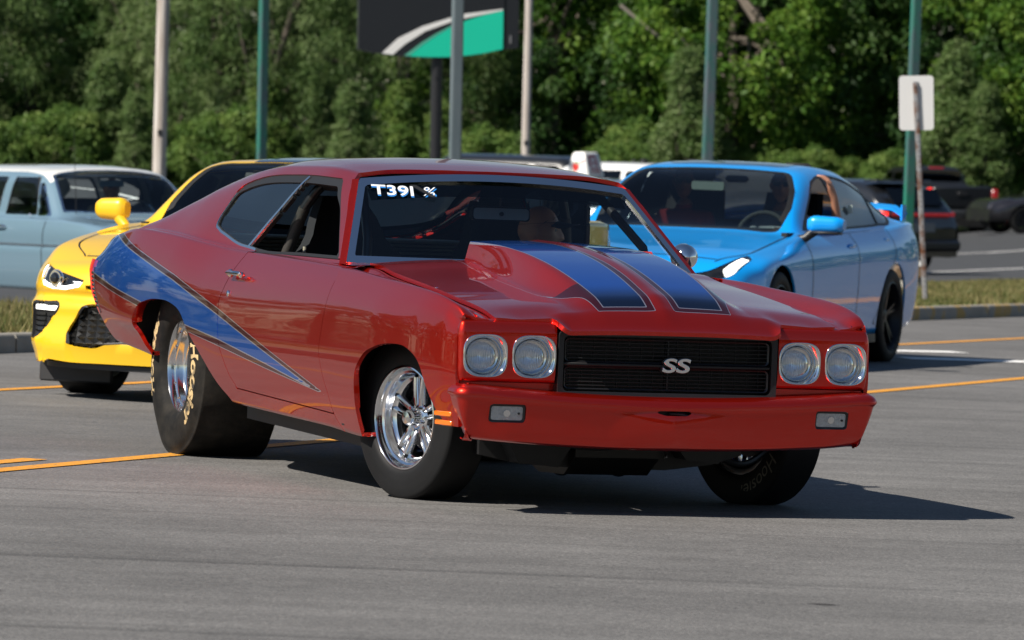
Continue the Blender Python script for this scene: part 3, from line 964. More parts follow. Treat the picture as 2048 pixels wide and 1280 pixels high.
# ---------------- windscreen
def pil_y(z): return .795 - .497 * (np.asarray(z) - .93)
def ws_top(y): return 1.304 - .036 * (np.asarray(y) / .61) ** 2
ss = np.linspace(-1, 1, 81); tt = np.linspace(0, 1, 41)
V = []
for t in tt:
    for s in ss:
        zt = 0.0
        z = .905 + t * (1.27 - .905)
        y = s * float(pil_y(z))
        z = .905 + t * (float(ws_top(y)) - .905)
        y = s * float(pil_y(z))
        V.append((float(x_ws(y, z)), y, z))
WV, WF = np.array(V), [f[::-1] for f in grid_faces(41, 81)]
d_side = lambda V: pil_y(V[:, 2]) - .026 - np.abs(V[:, 1])
d_in = lambda V: np.minimum(np.minimum(d_side(V), ws_top(V[:, 1]) - V[:, 2]), V[:, 2] - .921)
v, f = clip(WV, WF, lambda V: d_in(V) - .026)
ws = mesh('windscreen', v + np.array((-.006, 0, -.002)), f, M_GLASS, red)
v, f = clip(WV, WF, lambda V: .0145 - np.abs(d_in(V) - .0145))
panel('windscreen_moulding', v + np.array((.006, 0, .002)), f, M_CHROME, red, .012)
v, f = clip(WV, WF, lambda V: -d_side(V) + .001)
for s in (-1, 1):
    v2, f2 = clip(v, f, lambda V: V[:, 1] * s)
    panel('pillar', v2, f2, M_CANDY, red, .02)
# sun band and decals on the glass, lying on the windscreen's own curve
def on_ws(y, z, lift=.004):
    return np.stack([x_ws(y, z) + lift, y, z + lift * .6], -1)
V = []; bt = []
for t in np.linspace(0, 1, 7):
    for y in np.linspace(-.575, .575, 41):
        z = float(ws_top(y)) - .031 - t * .055
        V.append(on_ws(np.array(y), np.array(z), -.010))
mesh('sun_band', V, grid_faces(7, 41), glass('sun_band_film', (.10, .13, .14), .0), ws)
M_DWHITE = simple('decal_white', (.72, .74, .77), .4)
M_DBLUE = simple('decal_blue', (.03, .22, .62), .4)
M_DBLACK = simple('decal_black', (.02, .02, .02), .4)
def decal(name, s, y0, z0, size, mat, lift, bold=.0, shear=0.0, wx=1.0, rot=0.0):
    tv, tf = text_mesh(s, size, bold, shear)
    c, sn = math.cos(rot), math.sin(rot)
    X = tv[:, 0] * wx * c - tv[:, 1] * sn; Y = tv[:, 0] * wx * sn + tv[:, 1] * c
    V = on_ws(y0 + X, z0 + Y * .66, lift)
    return mesh(name, V, tf, mat, ws, False)
yc, zc = -.480, 1.221
for mat, dx, dz, lift in ((M_DBLUE, .006, -.005, .004), (M_DWHITE, 0, 0, .0055)):
    decal('lettering', 'T39I', yc, zc + dz, .086, mat, lift, .0015, .12, 1.12, -.02)
    decal('lettering', '%', yc + .146 + dx, zc + dz, .080, mat, lift, .0004, .35, 1.0, -.02)
decal('lettering', '\\', yc + .150, zc, .088, M_DBLACK, .007, .006, -.55, 1.2)
for (y, z, w, h, col, rot, tx) in ((.585, .985, .050, .040, (.55, .05, .05), .0, 'RACE'), (.50, .962, .085, .034, (.05, .25, .62), .05, 'SPEED'), (.535, .935, .085, .030, (.62, .52, .05), 0, 'CITY'), (.625, .945, .045, .036, (.45, .45, .5), .0, None), (.61, .930, .05, .024, (.10, .12, .35), 0, None)):
    yy = np.linspace(-w / 2, w / 2, 5); zz2 = np.linspace(-h / 2, h / 2, 4)
    V = [on_ws(np.array(y + a), np.array(z + b), .004) for b in zz2 for a in yy]
    mesh('sticker', V, grid_faces(4, 5), simple('sticker_print', col, .4, var=.6, scale=60), ws)

# ---------------- cabin
cab = MB()
cab.box((-1.9, 0, .36), (2.5, 1.5, .05))
for s in (-1, 1):
    cab.box((-2.15, s * .735, .62), (2.3, .03, .56))
    cab.box((-2.9, s * .66, .60), (1.0, .12, .62))
cab.box((-3.42, 0, .70), (.04, 1.3, .55)); cab.box((-.72, 0, .60), (.04, 1.4, .56))
cab.build('cabin_tub', M_TRIM, red)
V = [(x, y, float(z_cen(x)) - .045 - .03 * (y / .55) ** 2) for x in np.linspace(-2.6, -1.2, 12) for y in np.linspace(-.55, .55, 9)]
mesh('headlining', V, grid_faces(12, 9), M_TRIM, red)
dash = MB()
dash.prism(cs2([(-.66, .90), (-.80, .925), (-1.0, .905), (-1.06, .86), (-1.02, .70), (-.70, .66)], 4, closed=True).tolist(), -.70, .70, 'y')
dash.build('dashboard', simple('dash_vinyl', (.02, .025, .027), .55), red)
sh = MB()
for k in range(4): sh.box((-2.92, 0, .930 + k * .017), (.02, 1.24, .0155), bev=.004)
sh.box((-3.14, 0, .985), (.42, 1.20, .012))
sh.build('parcel_shelf', simple('shelf_tan', (.30, .27, .22), .7), red)
MB().box((-2.80, 0, .76), (.12, 1.2, .32), bev=.03).build('rear_bulkhead', M_TRIM, red)
for s in (-1, 1):
    st = MB()
    prof = [(-1.70, .50), (-1.66, .60), (-1.78, .66), (-1.95, .66)]
    # bucket: back with shoulder wings and narrow head part
    zz = np.linspace(.46, 1.185, 18)
    V = []
    for z in zz:
        t = (z - .46) / .725
        w = float(np.interp(t, [0, .25, .62, .74, .86, 1], [.21, .25, .255, .17, .145, .09]))
        xb = -1.86 - .24 * t
        wing = float(np.interp(t, [0, .3, .62, .74, .9, 1], [.13, .11, .13, .07, .06, .02]))
        for a in np.linspace(-1, 1, 13):
            V.append((xb + wing * abs(a) ** 3, s * .36 + w * a, z))
        for a in np.linspace(1, -1, 13):
            V.append((xb - .055 + wing * abs(a) ** 3 * .9, s * .36 + (w + .015) * a, z))
    st.add(V, grid_faces(18, 26, False, True) + [tuple(range(17 * 26, 18 * 26))])
    o = st.build('racing_seat', M_CLOTH, red, 60)
    MB().box((-1.66, s * .36, .52), (.50, .47, .14), bev=.05).build('seat_cushion', M_CLOTH, o)
    for q in (-1, 1): MB().box((-1.63, s * .36 + q * .26, .60), (.20, .05, .16), bev=.03).build('seat_bolster', simple('seat_vinyl', (.012, .012, .013), .25), o)
    cage = MB()
    cage.tube(cs2([(-1.98, s * .66, .45), (-1.96, s * .655, .90), (-1.86, s * .60, 1.14), (-1.80, s * .545, 1.235), (-1.80, s * .3, 1.285), (-1.80, 0, 1.295)], 6), .022, 12)
    cage.tube([(-1.82, s * .54, 1.23), (-1.30, s * .54, 1.225), (-.98, s * .62, 1.02), (-.86, s * .67, .60)], .020, 12)
    cage.tube([(-1.96, s * .655, .86), (-2.85, s * .52, .80)], .020, 10)
    cage.tube([(-1.98, s * .67, .52), (-1.2, s * .69, .72), (-.86, s * .69, .74)], .020, 10)
    cg = cage.build('roll_cage', simple('cage_paint', (.014, .014, .015), .35), red)
    MB().tube([(-1.965, s * .655, .905), (-1.868, s * .605, 1.13)], .026, 12).build('cage_padding', simple('padding', (.035, .032, .028), .6, var=.5, scale=120), cg)
sw = MB(); 
R = Matrix.Rotation(rad(-22), 3, 'Y')
ring = [Vector((-1.14, .36, .86)) + R @ Vector((0, .165 * math.cos(a), .165 * math.sin(a))) for a in np.linspace(0, 2 * math.pi, 29)]
sw.tube(ring, .014, 8, False); sw.tube([ring[0], (-1.11, .36, .85), ring[14]], .012, 6); sw.tube([(-1.11, .36, .85), (-.98, .36, .80)], .03, 10)
sw.build('steering_wheel', M_BLACK, red)
mi = MB(); mi.prism(rrect(.135, .030, .016, 4), -.012, .014, 'x')
mo = mi.build('interior_mirror', M_BLACK, red, loc=(-1.155, .030, 1.142), rot=(0, .03, .06))
mi = MB(); mi.prism(rrect(.128, .024, .014, 4), .0135, .0155, 'x'); mi.build('mirror_face', simple('mirror_back', (.42, .48, .48), .35), mo)
MB().tube([(-1.16, .030, 1.165), (-1.13, .030, 1.28)], .004, 6).tube([(-1.139, .030, 1.142), (-1.128, .030, 1.142)], .009, 10).build('mirror_stalk', M_DARKMETAL, red)
MB().tube([(-1.80, -.62, .93), (-1.80, -.62, .965)], .008, 8).build('lock_knob', M_CHROME, red)
for s in (1,):   # chrome bullet mirror on the driver's side
    o = MB(); o.lathe([(.0001, .075), (.03, .068), (.052, .04), (.058, .0), (.055, -.012), (.0001, -.012)], 28, 'x')
    o.build('door_mirror', M_CHROME, red, loc=(-1.14, .872, .985))
    MB().tube([(-1.14, .835, .925), (-1.14, .868, .955)], .014, 10).build('mirror_stem', M_CHROME, red)

# ---------------- wheels
def tyre_prof(R, W, rb, tread):
    """half profile bead -> crown as (radius, y)"""
    h = R - rb
    P = [(rb, W * .80), (rb + h * .10, W * .93), (rb + h * .32, W * 1.0), (rb + h * .55, W * .995), (rb + h * .78, W * .95), (rb + h * .92, W * .885), (rb + h * .975, tread + (W * .885 - tread) * .55), (R - .002, tread)]
    P = cs2(P, 5)
    return P
def lay_text(s, prof, r0, size, phi0, side, mat, parent, bold=.002, wear=None, shear=.15, wx=1.15):
    tv, tf = text_mesh(s, size, bold, shear)
    rr = prof[:, 0]; yy = prof[:, 1]
    r = r0 + tv[:, 1]; phi = phi0 - tv[:, 0] * wx / r0
    y = np.interp(r, rr, yy) + .0015
    V = np.stack([-side * r * np.cos(phi), side * y, r * np.sin(phi)], 1)
    return mesh('lettering', V, tf, mat, parent, False)
m, n, l, b = new_mat('tyre_lettering_worn')
tc = n.new('ShaderNodeTexCoord'); nz = n.new('ShaderNodeTexNoise'); nz.inputs['Scale'].default_value = 16; nz.inputs['Detail'].default_value = 5
l.new(tc.outputs['Object'], nz.inputs['Vector'])
cr = n.new('ShaderNodeValToRGB'); cr.color_ramp.elements[0].position = .36; cr.color_ramp.elements[1].position = .50
cr.color_ramp.elements[0].color = (.03, .028, .025, 1); cr.color_ramp.elements[1].color = (.55, .40, .20, 1)
l.new(nz.outputs[0], cr.inputs[0]); l.new(cr.outputs[0], b.inputs['Base Color']); setp(b, Roughness=.75)
M_TEXT = m
M_TEXT2 = simple('tyre_lettering_grey', (.16, .14, .11), .8, var=.5, scale=30)
m, n, l, b = new_mat('slick_rubber')
tc = n.new('ShaderNodeTexCoord'); nz = n.new('ShaderNodeTexNoise'); nz.inputs['Scale'].default_value = 7; nz.inputs['Detail'].default_value = 8; nz.inputs['Roughness'].default_value = .7
l.new(tc.outputs['Object'], nz.inputs['Vector'])
cr = n.new('ShaderNodeValToRGB'); cr.color_ramp.elements[0].position = .38; cr.color_ramp.elements[1].position = .72
cr.color_ramp.elements[0].color = (.008, .008, .008, 1); cr.color_ramp.elements[1].color = (.032, .028, .023, 1)
l.new(nz.outputs[0], cr.inputs[0]); l.new(cr.outputs[0], b.inputs['Base Color']); setp(b, Roughness=.7); b.inputs['Specular IOR Level'].default_value = .15
M_SLICK = m

def red_wheel(x, y, side, steer, R, W, tread, front, squash=.006):
    yaw = (0 if side > 0 else math.pi) + steer
    o = MB()
    if front:
        o.lathe([(.204, .083), (.209, .088), (.2085, .0935), (.203, .0945), (.198, .090), (.1945, .075), (.190, .066), (.181, .062), (.177, .052), (.1745, .030), (.166, .020), (.158, .016), (.156, .0), (.154, -.06), (.175, -.08), (.204, -.085)], 64)
    else:
        o.lathe([(.205, .152), (.210, .158), (.2095, .164), (.203, .166), (.199, .160), (.1955, .146), (.193, .138), (.184, .134), (.180, .126), (.177, .105), (.172, .098), (.163, .094), (.158, .084), (.156, .02), (.154, .01), (.06, .012), (.055, .04), (.03, .055), (.0001, .055), ], 64)
        o.lathe([(.156, .01), (.154, -.12), (.18, -.15), (.205, -.16)], 64)
    w = o.build('wheel', M_POLISH, red, 35, loc=(x, y, R - squash), rot=(0, 0, yaw))
    pr = tyre_prof(R, W, .203, tread)
    full = np.concatenate([pr, [(R, 0)], (pr * np.array((1, -1)))[::-1]])
    t = MB().lathe(full.tolist(), 96)
    # flatten the contact patch a little
    t.V = [(a, b * (1 + .05 * smooth(-R * .7, -R, c)), max(c, -(R - squash) + .0005)) for a, b, c in t.V]
    ty = t.build('tyre', M_SLICK if not front else M_RUBBER, w, 50)
    if front:
        for k in range(5):
            a = math.pi / 2 + 2 * math.pi * k / 5
            sp = MB()
            for dv in (-1, 1):
                a1 = a + dv * .16; a0 = a + dv * .30
                p0 = Vector((.050 * math.cos(a0), .016, .050 * math.sin(a0))); p1 = Vector((.163 * math.cos(a1), .024, .163 * math.sin(a1)))
                d = (p1 - p0); L = d.length; d.normalize()
                yv = Vector((0, 1, 0)); n_ = d.cross(yv).normalized()
                V = []
                for t_, hw, th in ((0, .013, .012), (.25, .0125, .013), (.8, .012, .011), (1, .014, .009)):
                    p = p0 + d * L * t_
                    V += [p - n_ * hw - yv * .02, p - n_ * hw * .8 + yv * th * .5, p - n_ * hw * .4 + yv * th, p + n_ * hw * .4 + yv * th, p + n_ * hw * .8 + yv * th * .5, p + n_ * hw - yv * .02]
                sp.add(V, grid_faces(4, 6, False, True))
            sp.build('spoke', M_POLISH, w, 50)
        h = MB().lathe([(.058, -.02), (.060, .018), (.050, .026), (.033, .028), (.032, .060), (.0305, .075), (.024, .084), (.0001, .086)], 40); h.build('hub_cap', M_POLISH, w, 40)
        for k in range(5):
            lug = MB()
            a = math.pi / 2 + 2 * math.pi * (k + .5) / 5
            c = Vector((.046 * math.cos(a), 0, .046 * math.sin(a)))
            lug.tube([c + Vector((0, .02, 0)), c + Vector((0, .045, 0))], .0075, 6)
            lug.build('lug_nut', M_CHROME, w, 30)
        MB().lathe([(.0001, -.02), (.13, -.02), (.132, -.035), (.0001, -.035)], 40).build('brake_disc', M_DARKMETAL, w, 30)
    else:
        for k in range(14):
            a = 2 * math.pi * k / 14; bl = MB()
            bl.tube([(.188 * math.cos(a), .135, .188 * math.sin(a)), (.188 * math.cos(a), .142, .188 * math.sin(a))], .004, 6)
            bl.build('rim_bolt', M_CHROME, w, 30)
    va = MB().tube([(-.182, .06 if front else .13, -.03), (-.18, .085 if front else .155, -.035)], .005, 8); va.build('valve', M_CHROME, w)
    return w, pr
ST = rad(15.5)
w, pr = red_wheel(0, -.70, -1, ST, .330, .104, .072, True)
w, pr = red_wheel(0, .755, 1, ST, .330, .104, .072, True)
lay_text('Hoosier', pr, .272, .075, rad(-52), -1, M_TEXT2, w, .0, shear=.3)
for s in (-1, 1):
    w, pr = red_wheel(-2.85, s * .662, s, 0, .401, .206, .178, False)
    if s < 0:
        lay_text('Hoosier', pr, .312, .098, rad(-12), 1, M_TEXT, w, .004, wx=1.22)
        lay_text('Hoosier', pr, .312, .098, rad(172), 1, M_TEXT, w, .004, wx=1.22)

# ---------------- underneath
u = MB()
u.box((-.95, .0, .33), (2.6, .9, .10)); 
for s in (-1, 1):
    u.box((-1.3, s * .47, .30), (3.0, .08, .11)); u.box((-.02, s * .44, .34), (1.5, .09, .12))
    u.box((.05, s * .60, .60), (.86, .04, .42)); u.box((-2.8, s * .44, .62), (1.0, .04, .50))
    u.box((.05, s * .74, .72), (.80, .34, .03)); u.box((-2.83, s * .68, .745), (1.05, .50, .03))
    u.box((-.37, s * .80, .50), (.03, .22, .46)); u.box((-3.30, s * .70, .60), (.03, .40, .24))
u.box((.715, 0, .47), (.05, 1.3, .30)); u.box((.66, 0, .335), (.10, 1.1, .04)); u.box((.35, 0, .62), (.8, 1.0, .05))
u.box((-2.4, 0, .33), (1.6, .8, .06)); u.box((-3.45, 0, .42), (.3, 1.3, .05))
und = u.build('chassis', M_CHASSIS, red)
cm = MB(); cm.prism([(-.58, .30), (-.58, .20), (-.40, .165), (-.1, .150), (.22, .150), (.42, .175), (.55, .215), (.55, .30)], .12, .34, 'x'); cm.prism([(-.50, .27), (-.45, .175), (-.28, .16), (-.22, .25)], .30, .44, 'x'); cm.prism([(.20, .28), (.26, .20), (.40, .185), (.46, .28)], .28, .46, 'x'); cm.build('crossmember', M_CHASSIS, und)
for s in (-1, 1):
    MB().prism([(-1.90, .278), (-.20, .240), (-.20, .18), (-1.90, .215)], s * .80 - .02, s * .80 + .02, 'y').build('frame_rail', M_CHASSIS, red)
op = MB().prism([(-.35, .30), (.42, .30), (.42, .20), (.30, .125), (.02, .118), (-.35, .22)], -.20, .16, 'y'); op.build('oil_pan', simple('pan', (.02, .019, .018), .4, .4), und)
rk = MB().tube([(.30, -.40, .235), (.30, .30, .235)], .030, 14); rk.build('steering_rack', M_CHASSIS, und)
for y0, y1 in ((-.52, -.40), (.30, .42)):
    b_ = MB(); 
    for k in range(9): b_.lathe([(.026, 0), (.036, .006), (.026, .012)], 16, 'y', (.30, y0 + (y1 - y0) * k / 9, .237))
    b_.build('rack_boot', M_RUBBER, und)
MB().tube([(.32, -.10, .225), (.32, .16, .222)], .012, 10).build('rack_tube', M_POLISH, und)
for y in (-.12, .22): MB().box((.325, y, .215), (.03, .03, .045), bev=.006).build('rack_clamp', M_POLISH, und)
for s in (-1, 1):
    MB().tube([(.28, s * .42, .245), (.24, s * .62, .27)], .010, 8).build('tie_rod', M_DARKMETAL, und)
    a_ = MB(); a_.tube([(.16, s * .36, .25), (.0, s * .64, .22)], .018, 8); a_.tube([(-.2, s * .36, .25), (.0, s * .64, .22)], .018, 8); a_.tube([(0, s * .56, .24), (0, s * .42, .62)], .035, 14)
    a_.build('suspension_arm', M_CHASSIS, und)
MB().tube([(.48, -.62, .295), (.50, -.42, .283)], .016, 10).build('link_rod', M_DARKMETAL, und)
MB().tube([(.50, -.64, .285), (.50, -.615, .28)], .014, 8).build('rod_end', M_POLISH, und)
hook = cs2([(.46, .16, .34), (.47, .18, .285), (.48, .23, .258), (.48, .30, .255)], 5)
hk = MB(); V = []
for p in hook: V += [(p[0], p[1], p[2] - .016), (p[0], p[1], p[2] + .016), (p[0] + .012, p[1], p[2] + .016), (p[0] + .012, p[1], p[2] - .016)]
hk.add(V, grid_faces(len(hook), 4, False, True)); hk.build('tow_bracket', simple('bare_steel', (.5, .49, .46), .4, .6), und)
for z, pts in ((0, [(.4, -.45, .27), (.42, -.1, .24), (.40, .2, .27)]), (1, [(.3, .36, .26), (.33, .55, .18), (.25, .72, .25)]), (2, [(.45, -.30, .30), (.46, .0, .285), (.44, .1, .31)])):
    MB().tube(cs2(pts, 6), .012, 8).build('hose', M_BLACK, und)
MB().tube([(.44, -.16, .315), (.46, .02, .285)], .022, 12).build('header_pipe', simple('pipe', (.35, .22, .12), .4, .8), und)
ax = MB().tube([(-2.845, -.5, .394), (-2.845, .5, .394)], .06, 14); ax.lathe([(.0001, -.14), (.12, -.1), (.15, 0), (.12, .1), (.0001, .14)], 20, 'x', (-2.845, 0, .394)); ax.build('rear_axle', M_CHASSIS, und)

# ------------------------------------------------------------------ ground, road, kerb, grass, parking lot
def sheet(name, s0, s1, d0, d1, ns, nd, mat, lift=0.0, zf=None):
    V = []
    for s in np.linspace(s0, s1, ns):
        for d in np.linspace(d0, d1, nd):
            x, y = from_kerb(s, d)
            V.append((x, y, (float(ground_z(x, y)) if zf is None else zf(x, y, d)) + lift))
    return tag(mesh(name, V, [f[::-1] for f in grid_faces(ns, nd)], mat), kind='structure')

m, n, l, b = new_mat('asphalt')
tc = n.new('ShaderNodeTexCoord')
def tex(kind, scale, detail=4, rough=.5, vec=None, **k):
    t = n.new('ShaderNodeTex' + kind); t.inputs['Scale'].default_value = scale
    if kind == 'Noise': t.inputs['Detail'].default_value = detail; t.inputs['Roughness'].default_value = rough
    l.new(vec if vec is not None else tc.outputs['Object'], t.inputs['Vector']); return t
def ramp(src, p0, c0, p1, c1):
    r = n.new('ShaderNodeValToRGB'); r.color_ramp.elements[0].position = p0; r.color_ramp.elements[1].position = p1
    r.color_ramp.elements[0].color = c4(c0); r.color_ramp.elements[1].color = c4(c1); l.new(src, r.inputs[0]); return r.outputs[0]
def mul(a, b_, f=1.0):
    mx = n.new('ShaderNodeMix'); mx.data_type = 'RGBA'; mx.blend_type = 'MULTIPLY'; mx.inputs[0].default_value = f
    l.new(a, mx.inputs[6]); l.new(b_, mx.inputs[7]); return mx.outputs[2]
def mapv(rot, sc):
    mp = n.new('ShaderNodeMapping'); mp.inputs['Rotation'].default_value = (0, 0, rad(rot)); mp.inputs['Scale'].default_value = sc
    l.new(tc.outputs['Object'], mp.inputs['Vector']); return mp.outputs[0]
g1 = tex('Noise', 75, 2, .6); g2 = tex('Noise', 24, 3, .7)
col = ramp(g1.outputs[0], .30, (.088, .087, .086), .72, (.188, .185, .182))
col = mul(col, ramp(g2.outputs[0], .30, (.84, .84, .84), .72, (1.13, 1.13, 1.13)))
v1 = tex('Voronoi', 58)            # pale stones among the binder
col = mix_node(n, l, ramp(v1.outputs['Distance'], .10, (1, 1, 1), .24, (0, 0, 0)), col, (.26, .25, .235))
big = tex('Noise', .30, 7, .6); col = mul(col, ramp(big.outputs[0], .32, (.80, .79, .78), .68, (1.14, 1.13, 1.12)))
mid = tex('Noise', 2.2, 5, .65); col = mul(col, ramp(mid.outputs[0], .30, (.86, .86, .86), .70, (1.10, 1.10, 1.10)))
# long faint scuffs left by turning cars, crossing the picture
s1 = tex('Noise', 1.0, 5, .6, mapv(8, (.10, 2.6, 1))); col = mul(col, ramp(s1.outputs[0], .36, (.86, .86, .86), .62, (1.06, 1.06, 1.06)))
s2 = tex('Noise', 1.0, 4, .5, mapv(-3, (.05, 5.5, 1))); col = mul(col, ramp(s2.outputs[0], .30, (.66, .66, .66), .40, (1, 1, 1)), .8)
s3 = tex('Noise', 1.0, 3, .5, mapv(14, (.06, 7.0, 1))); col = mix_node(n, l, ramp(s3.outputs[0], .68, (0, 0, 0), .74, (.35, .35, .35)), col, (.27, .26, .25))
v2 = tex('Voronoi', .85)           # oil drops
dn = tex('Noise', 6, 3, .6)
ad = n.new('ShaderNodeMath'); ad.operation = 'MULTIPLY_ADD'; l.new(dn.outputs[0], ad.inputs[0]); ad.inputs[1].default_value = .10; l.new(v2.outputs['Distance'], ad.inputs[2])
col = mul(col, ramp(ad.outputs[0], .075, (.28, .26, .25), .105, (1, 1, 1)))
# hairline cracks
wq = tex('Noise', .8, 6, .6); wv2 = n.new('ShaderNodeMix'); wv2.data_type = 'VECTOR'; wv2.inputs[0].default_value = .12
l.new(tc.outputs['Object'], wv2.inputs[4]); l.new(wq.outputs['Color'], wv2.inputs[5])
v3 = tex('Voronoi', .22, vec=wv2.outputs[1]); v3.feature = 'DISTANCE_TO_EDGE'
l.new(col, b.inputs['Base Color'])
setp(b, Roughness=.78); b.inputs['Specular IOR Level'].default_value = .35
bp = n.new('ShaderNodeBump'); bp.inputs['Strength'].default_value = .6; bp.inputs['Distance'].default_value = .006
l.new(g1.outputs[0], bp.inputs['Height']); l.new(bp.outputs[0], b.inputs['Normal'])
M_ASPHALT = m
M_LOT = simple('lot_asphalt', (.040, .042, .046), .85, var=.35, scale=3, bump=.1)
M_EARTH = simple('earth', (.055, .065, .028), .95, var=.4, scale=.8)
M_DRYGRASS = simple('dry_turf', (.17, .145, .065), .95, var=.45, scale=4)
m, n, l, b = new_mat('kerb_concrete')
tc = n.new('ShaderNodeTexCoord'); n1 = n.new('ShaderNodeTexNoise'); n1.inputs['Scale'].default_value = 4; n1.inputs['Detail'].default_value = 8
l.new(tc.outputs['Object'], n1.inputs['Vector'])
at = n.new('ShaderNodeAttribute'); at.attribute_name = 'paint'
r1 = n.new('ShaderNodeValToRGB'); r1.color_ramp.elements[0].color = (.16, .15, .13, 1); r1.color_ramp.elements[1].color = (.36, .34, .30, 1)
l.new(n1.outputs[0], r1.inputs[0])
ad = n.new('ShaderNodeMath'); ad.operation = 'MULTIPLY'; l.new(at.outputs['Fac'], ad.inputs[0])
r2 = n.new('ShaderNodeValToRGB'); r2.color_ramp.elements[0].position = .50; r2.color_ramp.elements[1].position = .60
l.new(n1.outputs[0], r2.inputs[0]); l.new(r2.outputs[0], ad.inputs[1])
l.new(mix_node(n, l, ad.outputs[0], r1.outputs[0], (.36, .24, .08)), b.inputs['Base Color']); setp(b, Roughness=.9)
M_KERB = m

sheet('road', -60, 160, -60, 0.0, 111, 31, M_ASPHALT)
GR_W = 7.6
def island_z(x, y, d):
    return float(ground_z(x, y)) + .12 - .11 * float(smooth(GR_W - 1.5, GR_W, d))
sheet('grass_strip', -60, 160, .15, GR_W, 180, 14, M_DRYGRASS, 0, island_z)
sheet('parking_lot', -60, 160, GR_W - .05, 62, 111, 30, M_LOT, .006)
sheet('ground', -700, 700, 61.8, 900, 60, 40, M_EARTH, -.02)
sheet('verge', -700, 700, -700, -59.8, 60, 30, M_EARTH, -.05, lambda x, y, d: -.4)
# kerb of separate cast lengths
pr = [(-.002, -.12), (-.004, .09), (.008, .118), (.03, .126), (.15, .124), (.155, -.10)]
L_K = 3.0
for k in range(-6, 22):
    s0, s1 = k * L_K + .012, (k + 1) * L_K - .012
    V = []; ns = 5
    for s in np.linspace(s0, s1, ns):
        for o, h in pr:
            x, y = from_kerb(s, o); xr, yr = from_kerb(s, -.01)
            V.append((x, y, float(ground_z(xr, yr)) + h))
    o = mesh('kerb', V, [f for f in grid_faces(ns, 6)] + [tuple(range(6)), tuple(range(ns * 6 - 1, ns * 6 - 7, -1))], M_KERB,
             attrs={'paint': lambda V: smooth(17, 18.5, kerb_s(V[:, 0], V[:, 1])) * (1 - smooth(23.4, 24.2, kerb_s(V[:, 0], V[:, 1])))}, angle=50)
    tag(o, kind='structure')

# painted markings
m, n, l, b = new_mat('yellow_road_paint')
tc = n.new('ShaderNodeTexCoord'); n1 = n.new('ShaderNodeTexNoise'); n1.inputs['Scale'].default_value = 38; n1.inputs['Detail'].default_value = 7
l.new(tc.outputs['Object'], n1.inputs['Vector'])
r1 = n.new('ShaderNodeValToRGB'); r1.color_ramp.elements[0].position = .30; r1.color_ramp.elements[1].position = .46
r1.color_ramp.elements[0].color = (.16, .12, .07, 1); r1.color_ramp.elements[1].color = (.62, .27, .02, 1)
l.new(n1.outputs[0], r1.inputs[0]); l.new(r1.outputs[0], b.inputs['Base Color']); setp(b, Roughness=.75)
M_YLINE = m
M_WLINE = simple('white_road_paint', (.80, .79, .77), .7, var=.12, scale=30)
def planar(x, y, lift):   # a point on the road given in the road's own plane
    p = ROLLM @ Vector((x, y, 0)); return (p.x, p.y, p.z + lift)
def stripe(name, p, q, w, mat, lift=.004, n_=24):
    p = np.array(p, float); q = np.array(q, float); d = (q - p) / np.linalg.norm(q - p); nn = np.array((-d[1], d[0])) * w / 2
    V = []
    for t in np.linspace(0, 1, n_):
        c = p + (q - p) * t
        V += [planar(*(c - nn), lift), planar(*(c + nn), lift)]
    o = mesh(name, V, [(2 * i, 2 * i + 2, 2 * i + 3, 2 * i + 1) for i in range(n_ - 1)], mat, None, False)
    return tag(o, kind='structure')
d1 = np.array((5.65, 15.8)); d1 = d1 / np.linalg.norm(d1)
P1 = np.array((-2.12, 23.8))
stripe('yellow_line', P1 - d1 * 8, P1 + d1 * 60, .115, M_YLINE)
PD = np.array((-2.06, 24.72)); stripe('yellow_dash', PD - d1 * 4, PD + d1 * .12, .115, M_YLINE)
d2 = np.array((5.94, 14.9)); d2 = d2 / np.linalg.norm(d2)
P2 = np.array((-2.74, 31.7)); stripe('yellow_line', P2 - d2 * 12, P2 + d2 * 60, .115, M_YLINE)
# white turn marking far down the centre lane
a0 = np.array((3.25, 43.3)); stripe('white_arrow', a0 - d2 * .2 + np.array((-.2, 0)), a0 + np.array((1.6, .25)), .42, M_WLINE, n_=6)
stripe('white_line', np.array((2.6, 44.6)), np.array((3.55, 45.1)), .32, M_WLINE, n_=6)
# lines of the parking lot
for dd in (13.0, 19.0):
    q0, q1 = from_kerb(10, dd), from_kerb(90, dd + 1)
    V = []
    for t in np.linspace(0, 1, 30):
        c = np.array(q0) + (np.array(q1) - np.array(q0)) * t
        for o_ in (-.07, .07):
            x, y = c + KERB_N * o_; V.append((x, y, float(ground_z(x, y)) + .012))
    tag(mesh('lot_line', V, [(2 * i, 2 * i + 2, 2 * i + 3, 2 * i + 1) for i in range(29)], M_WLINE, None, False), kind='structure')

